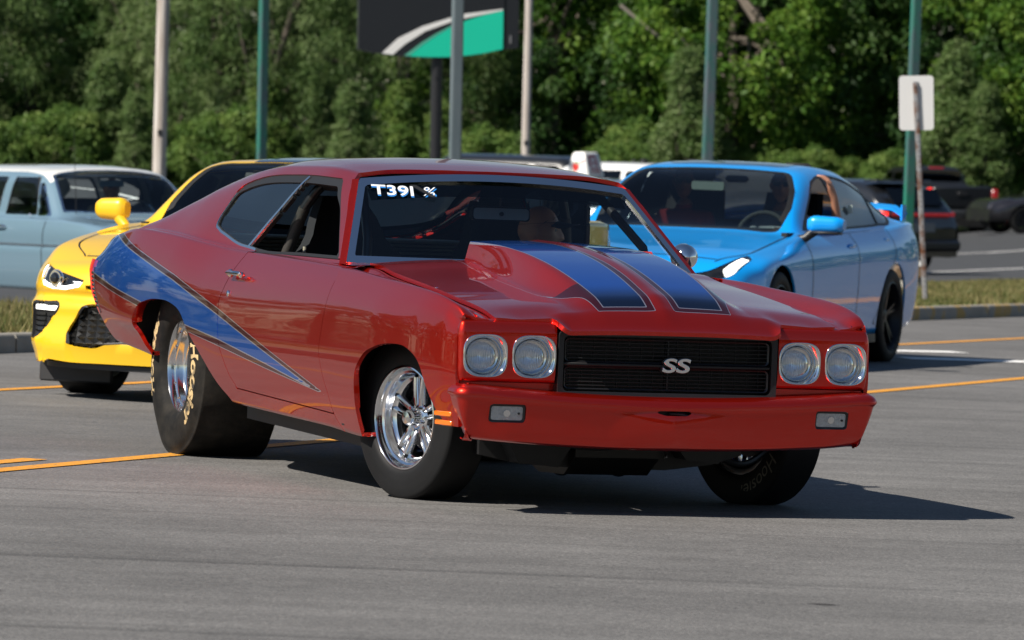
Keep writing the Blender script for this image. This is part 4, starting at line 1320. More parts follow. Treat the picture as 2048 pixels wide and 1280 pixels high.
# grass blades on the strip, where the picture shows it
def blades(name, s0, s1, d0, d1, N, hmin, hmax, seed, cols):
    r = np.random.default_rng(seed)
    s = r.uniform(s0, s1, N); d = r.uniform(d0, d1, N)
    cl = np.sin(s * 2.1) * np.cos(d * 3.3) + .6 * np.sin(s * 5.3 + d * 4.1)
    x = KERB_P[0] + KERB_D[0] * s + KERB_N[0] * d; y = KERB_P[1] + KERB_D[1] * s + KERB_N[1] * d
    z = ground_z(x, y) + .12 - .11 * smooth(GR_W - 1.5, GR_W, d)
    h = r.uniform(hmin, hmax, N) * (1 + .35 * cl) ; a = r.uniform(0, 2 * np.pi, N); w = r.uniform(.006, .012, N)
    lean = r.normal(0, .35, (N, 2)) * h[:, None]
    V = np.zeros((N, 3, 3))
    V[:, 0] = np.stack([x - w * np.cos(a), y - w * np.sin(a), z], 1)
    V[:, 1] = np.stack([x + w * np.cos(a), y + w * np.sin(a), z], 1)
    V[:, 2] = np.stack([x + lean[:, 0], y + lean[:, 1], z + h], 1)
    me = bpy.data.meshes.new(name)
    me.vertices.add(N * 3); me.vertices.foreach_set('co', V.ravel())
    me.loops.add(N * 3); me.loops.foreach_set('vertex_index', np.arange(N * 3, dtype=np.int32))
    me.polygons.add(N); me.polygons.foreach_set('loop_start', np.arange(0, N * 3, 3, dtype=np.int32)); me.polygons.foreach_set('loop_total', np.full(N, 3, np.int32))
    at = me.attributes.new('tint', 'FLOAT', 'POINT'); at.data.foreach_set('value', np.repeat(np.clip(r.uniform(0, 1, N) * .7 + .25 * (cl + .5), 0, 1), 3))
    me.update(); me.validate()
    return tag(link(name, me, cols), kind='stuff')
def leafmat(name, c0, c1, c2, trans=.42):
    m, n, l, b = new_mat(name)
    at = n.new('ShaderNodeAttribute'); at.attribute_name = 'tint'
    r1 = n.new('ShaderNodeValToRGB'); r1.color_ramp.elements[0].color = c4(c0); r1.color_ramp.elements[1].color = c4(c2)
    e = r1.color_ramp.elements.new(.5); e.color = c4(c1)
    l.new(at.outputs['Fac'], r1.inputs[0]); l.new(r1.outputs[0], b.inputs['Base Color']); setp(b, Roughness=.55)
    b.inputs['Specular IOR Level'].default_value = .25
    tl = n.new('ShaderNodeBsdfTranslucent'); l.new(r1.outputs[0], tl.inputs[0])
    mx = n.new('ShaderNodeMixShader'); mx.inputs[0].default_value = trans
    l.new(b.outputs[0], mx.inputs[1]); l.new(tl.outputs[0], mx.inputs[2]); l.new(mx.outputs[0], n['Material Output'].inputs[0])
    return m
M_BLADE = leafmat('grass_blades', (.07, .12, .03), (.17, .17, .06), (.31, .26, .12))
blades('dry_grass', 14, 46, .12, 7.5, 130000, .022, .065, 3, M_BLADE)
blades('dry_grass', -6, 8, .12, 7.5, 70000, .035, .11, 4, M_BLADE)
blades('weed_tufts', -5, 7, 6.2, 7.6, 2500, .12, .42, 5, leafmat('weeds', (.05, .10, .02), (.10, .14, .04), (.25, .22, .10)))
blades('weed_tufts', 20, 34, 6.0, 7.5, 5000, .06, .2, 6, leafmat('green_weeds', (.06, .13, .02), (.10, .18, .04), (.16, .20, .06)))

# ------------------------------------------------------------------ trees
M_BARK = simple('bark', (.12, .10, .08), .95, var=.4, scale=12, bump=.5)
M_BAREWOOD = simple('bare_wood', (.30, .26, .22), .9, var=.3, scale=10)
LEAF = {
    'willow': leafmat('willow_leaves', (.044, .100, .026), (.120, .195, .056), (.23, .29, .13)),
    'broad': leafmat('broad_leaves', (.020, .066, .010), (.080, .180, .022), (.20, .30, .045)),
    'dark': leafmat('dark_leaves', (.014, .046, .010), (.044, .105, .024), (.10, .16, .05)),
    'shrub': leafmat('shrub_leaves', (.044, .105, .020), (.125, .215, .046), (.25, .33, .09)),
}
def leaves_mesh(name, C, R, per, size, aspect, droop, seed, flat=.5):
    """C clump centres (n,3), R radii; leaf-sized folded quads spread near each clump's skin"""
    r = np.random.default_rng(seed)
    n = len(C); N = n * per
    ci = np.repeat(np.arange(n), per)
    d = r.normal(size=(N, 3)); d /= np.linalg.norm(d, axis=1)[:, None]
    rr = R[ci] * r.uniform(.25, 1.0, N) ** .55
    P = C[ci] + d * rr[:, None] * np.array((1, 1, flat + .35))
    P[:, 2] -= droop * (rr ** 2) * .6
    nrm = d * .7 + r.normal(size=(N, 3)) * .55 + np.array((0, 0, .45)); nrm /= np.linalg.norm(nrm, axis=1)[:, None]
    t = d * .5 + r.normal(size=(N, 3)) * .7 + np.array((0, 0, -droop)); t -= nrm * (t * nrm).sum(1)[:, None]; t /= np.linalg.norm(t, axis=1)[:, None]
    b = np.cross(nrm, t)
    L = size * r.uniform(.6, 1.35, N); W = L * aspect
    V = np.zeros((N, 4, 3))
    V[:, 0] = P; V[:, 1] = P + t * (L * .45)[:, None] + b * (W * .5)[:, None] + nrm * (L * .08)[:, None]
    V[:, 2] = P + t * L[:, None] - np.array((0, 0, 1)) * (L * droop * .25)[:, None]; V[:, 3] = P + t * (L * .45)[:, None] - b * (W * .5)[:, None] + nrm * (L * .08)[:, None]
    me = bpy.data.meshes.new(name)
    me.vertices.add(N * 4); me.vertices.foreach_set('co', V.ravel())
    me.loops.add(N * 4); me.loops.foreach_set('vertex_index', np.arange(N * 4, dtype=np.int32))
    me.polygons.add(N); me.polygons.foreach_set('loop_start', np.arange(0, N * 4, 4, dtype=np.int32)); me.polygons.foreach_set('loop_total', np.full(N, 4, np.int32))
    ct = r.uniform(0, 1, n)
    at = me.attributes.new('tint', 'FLOAT', 'POINT'); at.data.foreach_set('value', np.repeat(np.clip(ct[ci] * .55 + r.uniform(0, .45, N), 0, 1), 4))
    me.update(); me.validate()
    return me
def crown_clumps(seed, H, RX, z0, n, rmin, rmax, shape):
    r = np.random.default_rng(seed)
    C = []; R = []
    while len(C) < n:
        t = r.uniform(0, 1) ** .85
        w = shape(t)
        a = r.uniform(0, 2 * np.pi); q = r.uniform(.35, 1.0) ** .5
        C.append((RX * w * q * np.cos(a), RX * w * q * np.sin(a), z0 + t * (H - z0)))
        R.append(r.uniform(rmin, rmax))
    return np.array(C), np.array(R)
def trunk_mb(seed, H, r0, C, nl=9):
    r = random.Random(seed); mb = MB()
    p = [Vector((0, 0, -.3))]
    for k in range(1, 7): p.append(Vector((p[-1].x + r.uniform(-.15, .15), p[-1].y + r.uniform(-.15, .15), H * .8 * k / 6)))
    mb.tube(p, [r0 * (1.15 - .16 * k) for k in range(7)], 9)
    for k in range(nl):
        i = r.randint(1, 5); c = Vector(C[r.randrange(len(C))]); s = p[i]
        mid = (s + c) / 2 + Vector((r.uniform(-.3, .3), r.uniform(-.3, .3), r.uniform(.0, .5)))
        mb.tube(cs2([s, mid, c], 4).tolist(), [r0 * .42 * (1 - .09 * j) for j in range(9)], 6)
    return mb
TREES = {}
def make_tree(key, name, kind, H, RX, z0, n, per, rmin, rmax, size, aspect, droop, seed, shape, r0):
    C, R = crown_clumps(seed, H, RX, z0, n, rmin, rmax, shape)
    me = leaves_mesh('crown', C, R, per, size, aspect, droop, seed + 1)
    me.materials.append(LEAF[kind])
    tr = trunk_mb(seed, H, r0, C)
    o = tr.build('trunk', M_BARK, None, 60); tm = o.data; bpy.data.objects.remove(o)
    TREES[key] = (name, me, tm)
dome = lambda t: math.sqrt(max(0.02, 1 - (1.75 * t - .75) ** 2)) if t > .43 else .62 + .38 * t / .43
cone = lambda t: max(.05, (1 - t) ** .7) * (.72 + .28 * math.sin(t * 23) * math.sin(t * 9 + 1))
make_tree('w0', 'willow_tree', 'willow', 9.5, 3.6, .3, 260, 175, 0.28, 0.8, .15, .26, .9, 101, dome, .22)
make_tree('w1', 'willow_tree', 'willow', 8.5, 3.2, .2, 250, 170, 0.25, 0.75, .14, .28, .7, 102, dome, .20)
make_tree('b0', 'broadleaf_tree', 'broad', 10.5, 3.6, .4, 270, 170, 0.26, 0.74, .15, .62, .25, 103, dome, .24)
make_tree('b1', 'broadleaf_tree', 'broad', 9.5, 3.3, .2, 250, 170, 0.26, 0.72, .16, .60, .3, 104, dome, .22)
make_tree('d0', 'dark_tree', 'dark', 11.0, 4.0, .4, 250, 160, 0.3, 0.85, .16, .5, .4, 105, dome, .26)
make_tree('d1', 'dark_tree', 'dark', 10.0, 3.6, .2, 250, 160, 0.3, 0.85, .17, .42, .6, 106, dome, .24)
make_tree('s0', 'shrub', 'shrub', 3.2, 1.15, .05, 120, 130, 0.12, 0.3, .11, .34, .15, 107, cone, .06)
make_tree('s1', 'shrub', 'shrub', 2.5, 1.35, .05, 120, 140, 0.14, 0.34, .11, .40, .2, 108, dome, .06)
make_tree('s2', 'shrub', 'willow', 3.8, 1.3, .05, 130, 140, 0.14, 0.34, .12, .32, .2, 109, cone, .07)
def plant(key, x, y, rz, sc, label, cat, group):
    name, cm, tm = TREES[key]
    M = Matrix.Translation((x, y, float(ground_z(x, y)) - .05)) @ Matrix.Rotation(rz, 4, 'Z') @ Matrix.Diagonal((sc, sc, sc * 1.0, 1))
    t = thing(name, M, label, cat, group)
    link('trunk', tm, None, t); link('crown', cm, None, t)
    return t
tm_ = bpy.data.materials  # bark slot on the shared trunk meshes
def at_px(u, dist): return (u - 1024) / 11500 * dist
# big trees, back row then nearer row, laid from left to right; the belt goes on to the left of the picture
row = []
tr_ = random.Random(5)
for k in range(15):      # dark back row
    row.append((('d0', 'd1')[k % 2], -28 + k * 3.3 + tr_.uniform(-.6, .6), 170 + tr_.uniform(-3, 3), tr_.uniform(.95, 1.2)))
left_kinds = ['d1', 'w0', 'd0', 'w1', 'd1', 'w0', 'w1', 'w0', 'w1', 'b0', 'd0', 'b0', 'b1', 'b0', 'd0', 'b1', 'b0']
for k, kd in enumerate(left_kinds):
    row.append((kd, -22.5 + k * 2.35 + tr_.uniform(-.5, .5), 158 + tr_.uniform(-3, 3), tr_.uniform(.78, 1.05)))
names = {'w': 'feathery grey-green willow', 'b': 'bright green broadleaf tree', 'd': 'dark green tree'}
ORD = ['first', 'second', 'third', 'fourth', 'fifth', 'sixth', 'seventh', 'eighth', 'ninth', 'tenth', 'eleventh', 'twelfth', 'thirteenth', 'fourteenth', 'fifteenth', 'sixteenth', 'seventeenth', 'eighteenth', 'nineteenth', 'twentieth', 'twenty-first', 'twenty-second', 'twenty-third', 'twenty-fourth', 'twenty-fifth', 'twenty-sixth']
for k, (kd, x, y, sc) in enumerate(row):
    u = 1024 + x / y * 11500
    if -60 < u < 2110:
        where = 'behind the pale wooden pole' if 250 < u < 400 else 'behind the left green pole' if 400 <= u < 600 else 'behind the black roadside sign' if 650 < u < 1030 else \
            'behind the slim wooden pole' if 1030 <= u < 1150 else 'behind the green pole above the blue sedan' if 1300 < u < 1500 else 'behind the white sign back' if 1700 < u < 1950 else \
            'at the right edge above the dark sedan' if u >= 1950 else 'at the left edge above the old wagon' if u <= 250 else 'above the red coupe roof' if u < 1300 and u > 600 else 'between the two right-hand green poles'
    else:
        where = 'in the belt beyond the left edge' if u < 0 else 'in the belt beyond the right edge'
    lab = names[kd[0]] + ', ' + ORD[k if k < 15 else k - 15] + (' from the left in the rear row ' if k < 15 else ' from the left in the front row ') + ('' if 'frame' in where else where)
    lab = ' '.join(lab.split()[:16])
    plant(kd, x, y, tr_.uniform(0, 6.28), sc, lab, 'tree', 'trees along the far side of the lot')
for k in range(26):
    x = -15.5 + k * 1.12 + tr_.uniform(-.35, .35); y = 152.5 + tr_.uniform(-3, 3)
    kd = tr_.choice(['s1', 's2', 's2', 's0', 's1'])
    plant(kd, x, y, tr_.uniform(0, 6.28), tr_.uniform(.65, 1.35), {'s0': 'slim pointed', 's1': 'low rounded', 's2': 'tall grey-green'}[kd] + ' shrub, ' + ORD[k] + ' from the left at the foot of the trees', 'shrub', 'shrubs at the foot of the tree belt')
# belts of trees further round on both sides, which the flanks of the cars mirror
for k in range(12):
    a = rad(18 + k * 4.6)
    plant(('w0', 'd0', 'b1', 'w1')[k % 4], -52 * math.cos(a) + tr_.uniform(-2, 2), 24 + 52 * math.sin(a) + tr_.uniform(-2, 2), tr_.uniform(0, 6.28), tr_.uniform(.85, 1.15), 'tree of the belt running down the left side beyond the frame', 'tree', 'trees left of the frame')
for k in range(14):
    plant(('b0', 'd0', 'b1', 'd1')[k % 4], 18 + k * 4.0 + tr_.uniform(-1, 1), 150 - k * 5.2 + tr_.uniform(-2, 2), tr_.uniform(0, 6.28), tr_.uniform(.85, 1.2), 'tree of the belt beyond the right edge of the lot', 'tree', 'trees right of the frame')
for k in range(12):  # unseen belt added behind the camera so the red nose reflects something dark
    plant(('d0', 'b0', 'w1', 'd1')[k % 4], 4 + k * 4.2 + tr_.uniform(-1, 1), -34 + k * 2.2 + tr_.uniform(-2, 2), tr_.uniform(0, 6.28), tr_.uniform(.9, 1.2), 'unseen tree added behind the camera to darken reflections in the red coupe nose', 'tree', 'unseen trees added behind the camera')
# pale bare limbs showing among the leaves
for (u0, v0, u1, v1, dist, r0, lab) in ((1230, 10, 1420, 125, 153, .05, 'upper bare pale limb among the leaves left of the green pole above the blue sedan'),
                                         (1340, 60, 1465, 165, 152.6, .045, 'lower bare pale limb crossing the green pole above the blue sedan'),
                                         (605, 235, 690, 165, 154, .022, 'thin arching bare twig among the willows left of the black sign')):
    def wp(u, v): 
        s = 11500 / dist
        return Vector(((u - 1024) / s, dist, CAM_H + (320 + .0157 * (u - 1024) - v) / s))
    a, b_ = wp(u0, v0), wp(u1, v1)
    mid = (a + b_) / 2 + Vector((-.1, .1, .18 if u0 < 1000 else -.15))
    pts = cs2([a, mid, b_], 6)
    o = MB().tube(pts.tolist(), [r0 * (1 - .05 * k) for k in range(len(pts))], 8).build('bare_limb', M_BAREWOOD)
    tag(o, lab, 'branch')

# ------------------------------------------------------------------ other vehicles
def generic_body(sec, xs, nseg=(2, 5, 6, 6, 5, 3, 8, 5, 6), crease=(1, 5, 6), warp=None):
    V, F = full_loft(xs, sec, list(nseg), crease)
    if warp is not None: V = warp(V)
    return V, F
def road_wheel(parent, x, y, side, R, W, rim_r, mat_rim, steer=0.0, spokes=5, split=True, name='wheel'):
    yaw = (0 if side > 0 else math.pi) + steer
    o = MB().lathe([(rim_r, W * .42), (rim_r + .004, W * .47), (rim_r - .006, W * .48), (rim_r - .016, W * .42), (rim_r - .03, W * .10), (rim_r - .035, -W * .45), (rim_r, -W * .47)], 48)
    w = o.build('wheel', mat_rim, parent, 35, loc=(x, y, R - .004), rot=(0, 0, yaw))
    prf = tyre_prof(R, W / 2, rim_r - .004, W * .38)
    full = np.concatenate([prf, [(R, 0)], (prf * np.array((1, -1)))[::-1]])
    MB().lathe(full.tolist(), 64).build('tyre', M_RUBBER, w, 50)
    sp = MB()
    for k in range(spokes):
        a = math.pi / 2 + 2 * math.pi * k / spokes
        for dv in ((-.12, .12) if split else (0,)):
            p0 = Vector((.03 * math.cos(a), W * .30, .03 * math.sin(a))); p1 = Vector(((rim_r - .01) * math.cos(a + dv), W * .38, (rim_r - .01) * math.sin(a + dv)))
            d = (p1 - p0); n_ = d.cross(Vector((0, 1, 0))).normalized(); yv = Vector((0, 1, 0)); V = []
            for t_, hw in ((0, .022), (.5, .014), (1, .018)):
                p = p0 + d * t_
                V += [p - n_ * hw - yv * .03, p - n_ * hw * .7, p + n_ * hw * .7, p + n_ * hw - yv * .03]
            sp.add(V, grid_faces(3, 4, False, True))
    sp.lathe([(.0001, W * .33), (.03, W * .33), (.05, W * .30), (.055, W * .1)], 20)
    sp.build('rim_spokes', mat_rim, w, 40)
    MB().lathe([(.0001, 0), (rim_r * .78, 0), (rim_r * .78, -.03), (.0001, -.03)], 32).build('brake_disc', M_DARKMETAL, w, 30)
    return w
def region(V, F, fn, name, mat, parent, shift=(0, 0, 0), depth=0.0, push=0.0):
    v, f = clip(V, F, fn)
    if not f: return None
    v, f = compact(v, f)
    if push: v = v + vnormals(v, f) * push
    v = v + np.array(shift)
    if depth: return panel(name, v, f, mat, parent, depth)
    return mesh(name, v, f, mat, parent)
def sd_side(pts, n=5, crease=None):
    return poly_sd(cs2(pts, n, closed=True) if crease is None else pts)
def groove(V, F, name, mat, parent, fn, w, lift=.0035):
    """a narrow dark shut-line strip lying in the seam"""
    v, f = clip(V, F, lambda V: fn(V) + w)
    for s in (-1, 1):
        v2, f2 = clip(v, f, lambda V: V[:, 1] * s)
        region(v2, f2, lambda V: w - fn(V), name, mat, parent, push=lift)

# -------- blue sports sedan, facing the camera, turned to the left of the picture
M_BLUEPAINT = car_paint('bright_blue_paint', (.0, .32, .86), metal=.05, rough=.32, flake=.03)
blue = thing('sports_sedan', road_M(.98, 39.67, rad(-18.8)), 'bright blue four-door sedan with dark wheels, driver resting an arm out of its window', 'car')
bz = T((.875, .235), (.865, .50), (.825, .69), (.70, .765), (.4, .82), (0, .865), (-.4, .915), (-.62, .945), (-.70, .965), (-1.42, 1.352), (-1.62, 1.400), (-2.0, 1.428), (-2.4, 1.422), (-2.9, 1.36), (-3.3, 1.235), (-3.55, 1.13), (-3.8, 1.085), (-3.98, 1.065), (-4.06, 1.0), (-4.08, .9))
b_bz = T((.875, .23), (.865, .46), (.825, .64), (.70, .72), (.4, .765), (0, .815), (-.5, .880), (-.75, .91), (-1.5, .925), (-2.6, .955), (-3.2, .985), (-3.6, 1.005), (-3.95, 1.01), (-4.06, .96), (-4.08, .86))
b_by = T((.875, .60), (.86, .64), (.75, .76), (.5, .80), (0, .835), (-.7, .845), (-2, .852), (-3.2, .855), (-3.9, .80), (-4.08, .72))
b_ry = T((.875, .48), (.86, .50), (.5, .66), (0, .70), (-.55, .74), (-.72, .755), (-1.0, .70), (-1.45, .610), (-2.0, .585), (-2.7, .575), (-3.2, .60), (-3.6, .68), (-4.08, .62))
b_rz = T((.875, .233), (.865, .47), (.825, .66), (.70, .74), (.4, .792), (0, .84), (-.4, .890), (-.62, .915), (-.74, .935), (-1.0, 1.10), (-1.42, 1.325), (-1.6, 1.362), (-2.0, 1.388), (-2.4, 1.375), (-2.9, 1.30), (-3.3, 1.155), (-3.55, 1.065), (-3.8, 1.035), (-3.98, 1.03), (-4.06, .97), (-4.08, .87))
yy_ = lambda a: T((.875, a - .28), (.86, a - .20), (.80, a - .12), (.68, a - .06), (.45, a - .01), (0, a), (-3.0, a + .005), (-3.7, a - .03), (-4.0, a - .12), (-4.08, a - .2))
BS = [(.70, lambda x: .24 + 0 * x), (yy_(.90), T((.875, .218), (.4, .215), (0, .21), (-3, .22), (-3.8, .30), (-4.08, .40))), (yy_(.925), T((.875, .222), (.86, .36), (.8, .42), (-4.08, .45))), (yy_(.938), T((.875, .225), (.86, .42), (.8, .54), (.7, .57), (0, .60), (-4.08, .62))),
      (yy_(.915), T((.875, .228), (.86, .45), (.80, .60), (.72, .66), (.5, .70), (0, .77), (-1, .82), (-3, .88), (-4.0, .90), (-4.08, .80))), (b_by, b_bz), (lambda x: b_by(x) - .03, lambda x: b_bz(x) + .012), (b_ry, b_rz),
      (lambda x: b_ry(x) * .62, lambda x: b_rz(x) + .75 * (bz(x) - b_rz(x))), (0.0, bz)]
xsB = np.unique(np.concatenate([np.linspace(-4.08, -3.4, 40), np.linspace(-3.4, .3, 110), np.linspace(.3, .80, 40), np.linspace(.80, .875, 34)]))
BV, BF = generic_body(BS, xsB)
BV[:, 0] -= .18 * smooth(.15, .86, BV[:, 0]) * (np.abs(BV[:, 1]) / .80) ** 2.2
R_B = .343
for (ax, r_) in ((0.0, .385), (-2.947, .385)):
    BV, BF = clip(BV, BF, lambda V: np.where(np.abs(V[:, 1]) > .5, np.hypot(V[:, 0] - ax, V[:, 2] - R_B) - r_, 1.0))
b_dlo = [(-.93, .955), (-1.5, .960), (-2.2, .972), (-2.9, .995), (-3.22, 1.015), (-3.34, 1.06), (-3.15, 1.150), (-2.85, 1.255), (-2.5, 1.318), (-2.1, 1.348), (-1.75, 1.342), (-1.52, 1.300)]
sdb = poly_sd(cs2(b_dlo, 4, closed=False).tolist())
fs = lambda V: np.where(np.abs(V[:, 1]) > .52, sdb(V[:, 0], V[:, 2]), -1)
b_ws = poly_sd(cs2([(-.70, -.66), (-.66, -.4), (-.645, 0), (-.66, .4), (-.70, .66), (-.80, .685), (-1.40, .575), (-1.47, .53), (-1.50, .3), (-1.51, 0), (-1.50, -.3), (-1.47, -.53), (-1.40, -.575), (-.80, -.685)], 3, closed=True).tolist())
fw = lambda V: np.where(V[:, 2] > .90, b_ws(V[:, 0], V[:, 1]), -1)
b_roof = poly_sd([(-1.72, -.44), (-1.66, -.36), (-1.64, 0), (-1.66, .36), (-1.72, .44), (-2.5, .44), (-2.5, -.44)])
frf = lambda V: np.where(V[:, 2] > 1.3, b_roof(V[:, 0], V[:, 1]), -1)
region(BV, BF, lambda V: fw(V) - .0, 'windscreen', glass('blue_windscreen', (.46, .54, .54), 1.0), blue, push=-.004)
region(BV, BF, lambda V: .022 - np.abs(fw(V) - .022), 'windscreen_border', M_SEAL, blue, push=-.002)
for s in (-1, 1):
    sv, sf = clip(BV, BF, lambda V: np.minimum(fs(V), V[:, 1] * s))
    region(sv, sf, lambda V: np.minimum(fs(V) - .010, -1.98 - V[:, 0]), 'rear_window', M_GLASSDARK, blue, push=-.004)
    if s < 0: region(sv, sf, lambda V: np.minimum(fs(V) - .010, V[:, 0] + 1.90), 'front_window', M_GLASSDARK, blue, push=-.004)
    region(sv, sf, lambda V: .011 - np.abs(fs(V) - .006), 'window_trim', M_SEAL, blue, depth=.012, push=.001)
    region(sv, sf, lambda V: .045 - np.abs(V[:, 0] + 1.94 - .30 * (V[:, 2] - 1.1)), 'door_pillar', M_SEAL, blue, depth=.01, push=.001)
    region(sv, sf, lambda V: .016 - np.abs(V[:, 0] + 2.92 + .2 * (V[:, 2] - 1.1)), 'window_bar', M_SEAL, blue, depth=.01, push=.001)
region(BV, BF, frf, 'roof_panel', simple('roof_black', (.014, .015, .017), .12, coat=1), blue, push=.002)
# lamp and intake outlines in front view (y, z)
hl = poly_sd(cs2([(.36, .640), (.50, .655), (.62, .680), (.71, .735), (.775, .785), (.815, .765), (.805, .71), (.77, .655), (.68, .620), (.52, .602), (.40, .605)], 3, closed=True).tolist())
fh = lambda V: np.where(V[:, 0] > -.1, hl(np.abs(V[:, 1]), V[:, 2]), -1)
drl = poly_sd([(.705, .685), (.762, .770), (.81, .755), (.785, .69), (.765, .62), (.765, .36), (.735, .36), (.745, .60)])
fd = lambda V: np.where(V[:, 0] > -.1, drl(np.abs(V[:, 1]), V[:, 2]), -1)
gri = poly_sd([(0, .62), (.38, .615), (.42, .57), (.40, .36), (.30, .30), (0, .29), (-.30, .30), (-.40, .36), (-.42, .57), (-.38, .615)])
fg = lambda V: np.where(V[:, 0] > .2, gri(V[:, 1], V[:, 2]), -1)
ink = poly_sd([(.47, .50), (.735, .54), (.735, .36), (.62, .28), (.47, .30)])
fi = lambda V: np.where(V[:, 0] > .1, ink(np.abs(V[:, 1]), V[:, 2]), -1)
M_LAMPDARK = simple('lamp_interior', (.03, .032, .035), .15, .6, coat=1, var=.9, scale=30)
M_DRL = emissive('running_light', (1.0, .98, .92), 1.0, (.8, .8, .78))
M_INDIC = emissive('lit_indicator', (1.0, .38, .08), 1.1)
for s in (-1, 1):
    hv, hf = clip(BV, BF, lambda V: V[:, 1] * s)
    region(hv, hf, lambda V: np.minimum(fh(V), -fd(V)), 'headlight', M_LAMPDARK, blue, push=-.006)
    region(hv, hf, lambda V: np.minimum(np.minimum(fd(V), fh(V) - .004), V[:, 2] - .60), 'running_light', M_DRL, blue, push=-.003)
    region(hv, hf, lambda V: np.minimum(np.minimum(fd(V), .535 - V[:, 2]), V[:, 2] - .30), 'indicator', M_INDIC if s > 0 else M_DRL, blue, push=.001)
    region(hv, hf, fi, 'intake', M_BLACK, blue, push=-.012)
region(BV, BF, fg, 'grille', M_BLACK, blue, push=-.012)
bodyF = BF; bodyV = BV
for fn in (fs, lambda V: fw(V) - .002, fh, fi, fg, lambda V: np.minimum(fd(V), .535 - V[:, 2])):
    bodyV, bodyF = clip(bodyV, bodyF, lambda V: -fn(V))
panel('body', bodyV, bodyF, M_BLUEPAINT, blue, .016)
M_GAP = simple('shut_gap', (.004, .006, .01), .7)
sidez = lambda V: (np.abs(V[:, 1]) > .8) & (V[:, 2] > .28) & (V[:, 2] < b_bz(V[:, 0]) + .003)
d1f = lambda z: -.80 + .06 * np.sin((z - .3) * 3.0); d2f = lambda z: -1.98 + .04 * np.sin((z - .3) * 4); d3f = lambda z: -2.93 + np.where(z < .78, (.78 - z) * .95, -.02)
for fx in (d1f, d2f, d3f):
    groove(bodyV, bodyF, 'door_seam', M_GAP, blue, lambda V: np.where(sidez(V), V[:, 0] - fx(V[:, 2]), 1), .0045)
groove(bodyV, bodyF, 'hood_seam', M_GAP, blue, lambda V: np.where((V[:, 0] > -.70) & (V[:, 0] < .62) & (V[:, 2] > .6), np.abs(V[:, 1]) - (.775 - .16 * smooth(.2, .7, V[:, 0])), 1), .004)
groove(bodyV, bodyF, 'hood_front_seam', M_GAP, blue, lambda V: np.where((np.abs(V[:, 1]) < .63) & (V[:, 2] > .55), V[:, 0] - (.665 - .10 * (np.abs(V[:, 1]) / .63) ** 2), 1), .005)
for xh in (-1.80, -2.80):
    for s in (-1, 1):
        h = MB(); h.lathe([(.0001, -.004), (.05, .0), (.062, .006), (.066, .004)], 24, 'y')
        hh = MB().tube([(-.085, .028, .005), (-.05, .036, .008), (.05, .036, .008), (.085, .028, .004)], [.012, .017, .017, .012], 10)
        zh = .845 if xh > -2 else .885
        yb_ = float(np.interp(zh, [.60, .82, .93], [.938, .917, .85]))
        hd = hh.build('door_handle', M_BLUEPAINT, blue, loc=(xh, s * (yb_ - .016), zh), rot=(0, 0, 0 if s > 0 else math.pi))
# skirts, splitter, spoiler, plates
sk = MB()
for s in (-1, 1): sk.prism([(-2.5, s * .86), (-.45, s * .86), (-.45, s * .93), (-2.5, s * .93)], .155, .215)
sk.build('side_skirt', M_BLACK, blue)
MB().prism(cs2([(.55, -.80), (.74, -.55), (.83, 0), (.74, .55), (.55, .80), (.40, .80), (.40, -.80)], 4).tolist(), .17, .20).build('splitter', M_BLACK, blue)
spo = MB(); V = []
for y in np.linspace(-.72, .72, 17):
    zz_ = 1.115 + .02 * (1 - (y / .72) ** 2) - .05 * smooth(.62, .72, abs(y))
    V += [(-3.93, y, zz_), (-4.05, y, zz_ + .028), (-4.06, y, zz_ + .015), (-3.93, y, zz_ - .012)]
spo.add(V, grid_faces(17, 4, False, True))
for s in (-1, 1): spo.box((-3.98, s * .71, 1.09), (.12, .012, .12))
spo.build('spoiler', M_BLUEPAINT, blue)
def mirror_shell(parent, c, side, paint, base, L=.24, H=.155, D=.15, stalk=True):
    V = []; nA, nB = 14, 16
    for i in range(nA):
        t = i / (nA - 1)
        yy = side * (t - .5) * L
        w = (1 - abs(2 * t - 1) ** 7) ** .5 if 0 < t < 1 else 0.62
        for k in range(nB):
            a = 2 * math.pi * k / nB
            ca, sa = math.cos(a), math.sin(a)
            q = (abs(ca) ** 3.4 + abs(sa) ** 3.4) ** (-1 / 3.4)
            V.append((c[0] + D * .5 * q * ca * (1 if ca < 0 else .9) * w - .03 * t, c[1] + yy, c[2] + H * .5 * q * sa * w * (1 - .15 * t)))
    o = mesh('door_mirror', V, grid_faces(nA, nB, False, True) + [tuple(range(nB))[::-1], tuple(range((nA - 1) * nB, nA * nB))], paint, parent, angle=60)
    MB().box((c[0] - D * .46, c[1], c[2]), (.008, L * .8, H * .72), bev=.003).build('mirror_glass', M_CHROME, o)
    MB().tube([(c[0] + .02, c[1] - side * L * .30, c[2] - H * .35), (c[0] + .03, c[1] - side * L * .55, c[2] - H * .75), (c[0] + .04, c[1] - side * L * .85, c[2] - H * .95)], [.035, .03, .04], 10).build('mirror_stalk', base, o)
    return o
for s in (-1, 1):
    mo = mirror_shell(blue, (-.80, s * 1.005, 1.005), s, M_BLUEPAINT, M_BLACK, .25, .13, .16)
    MB().box((-.80, s * 1.01, .949), (.13, .21, .022), bev=.01).build('mirror_base', M_BLACK, mo)
M_DARKRIM = simple('dark_rim', (.018, .018, .020), .35, .6)
for x, st in ((0, rad(0)), (-2.947, 0)):
    for s in (-1, 1): road_wheel(blue, x, s * .79, s, R_B, .29, .248, M_DARKRIM, st, 5, True)
cb = MB(); cb.box((-1.9, 0, .45), (2.9, 1.45, .30))
for s in (-1, 1):
    cb.box((-1.9, s * .76, .74), (2.6, .04, .40)); cb.box((0, s * .56, .45), (.8, .04, .40)); cb.box((-2.947, s * .56, .55), (.9, .04, .5))
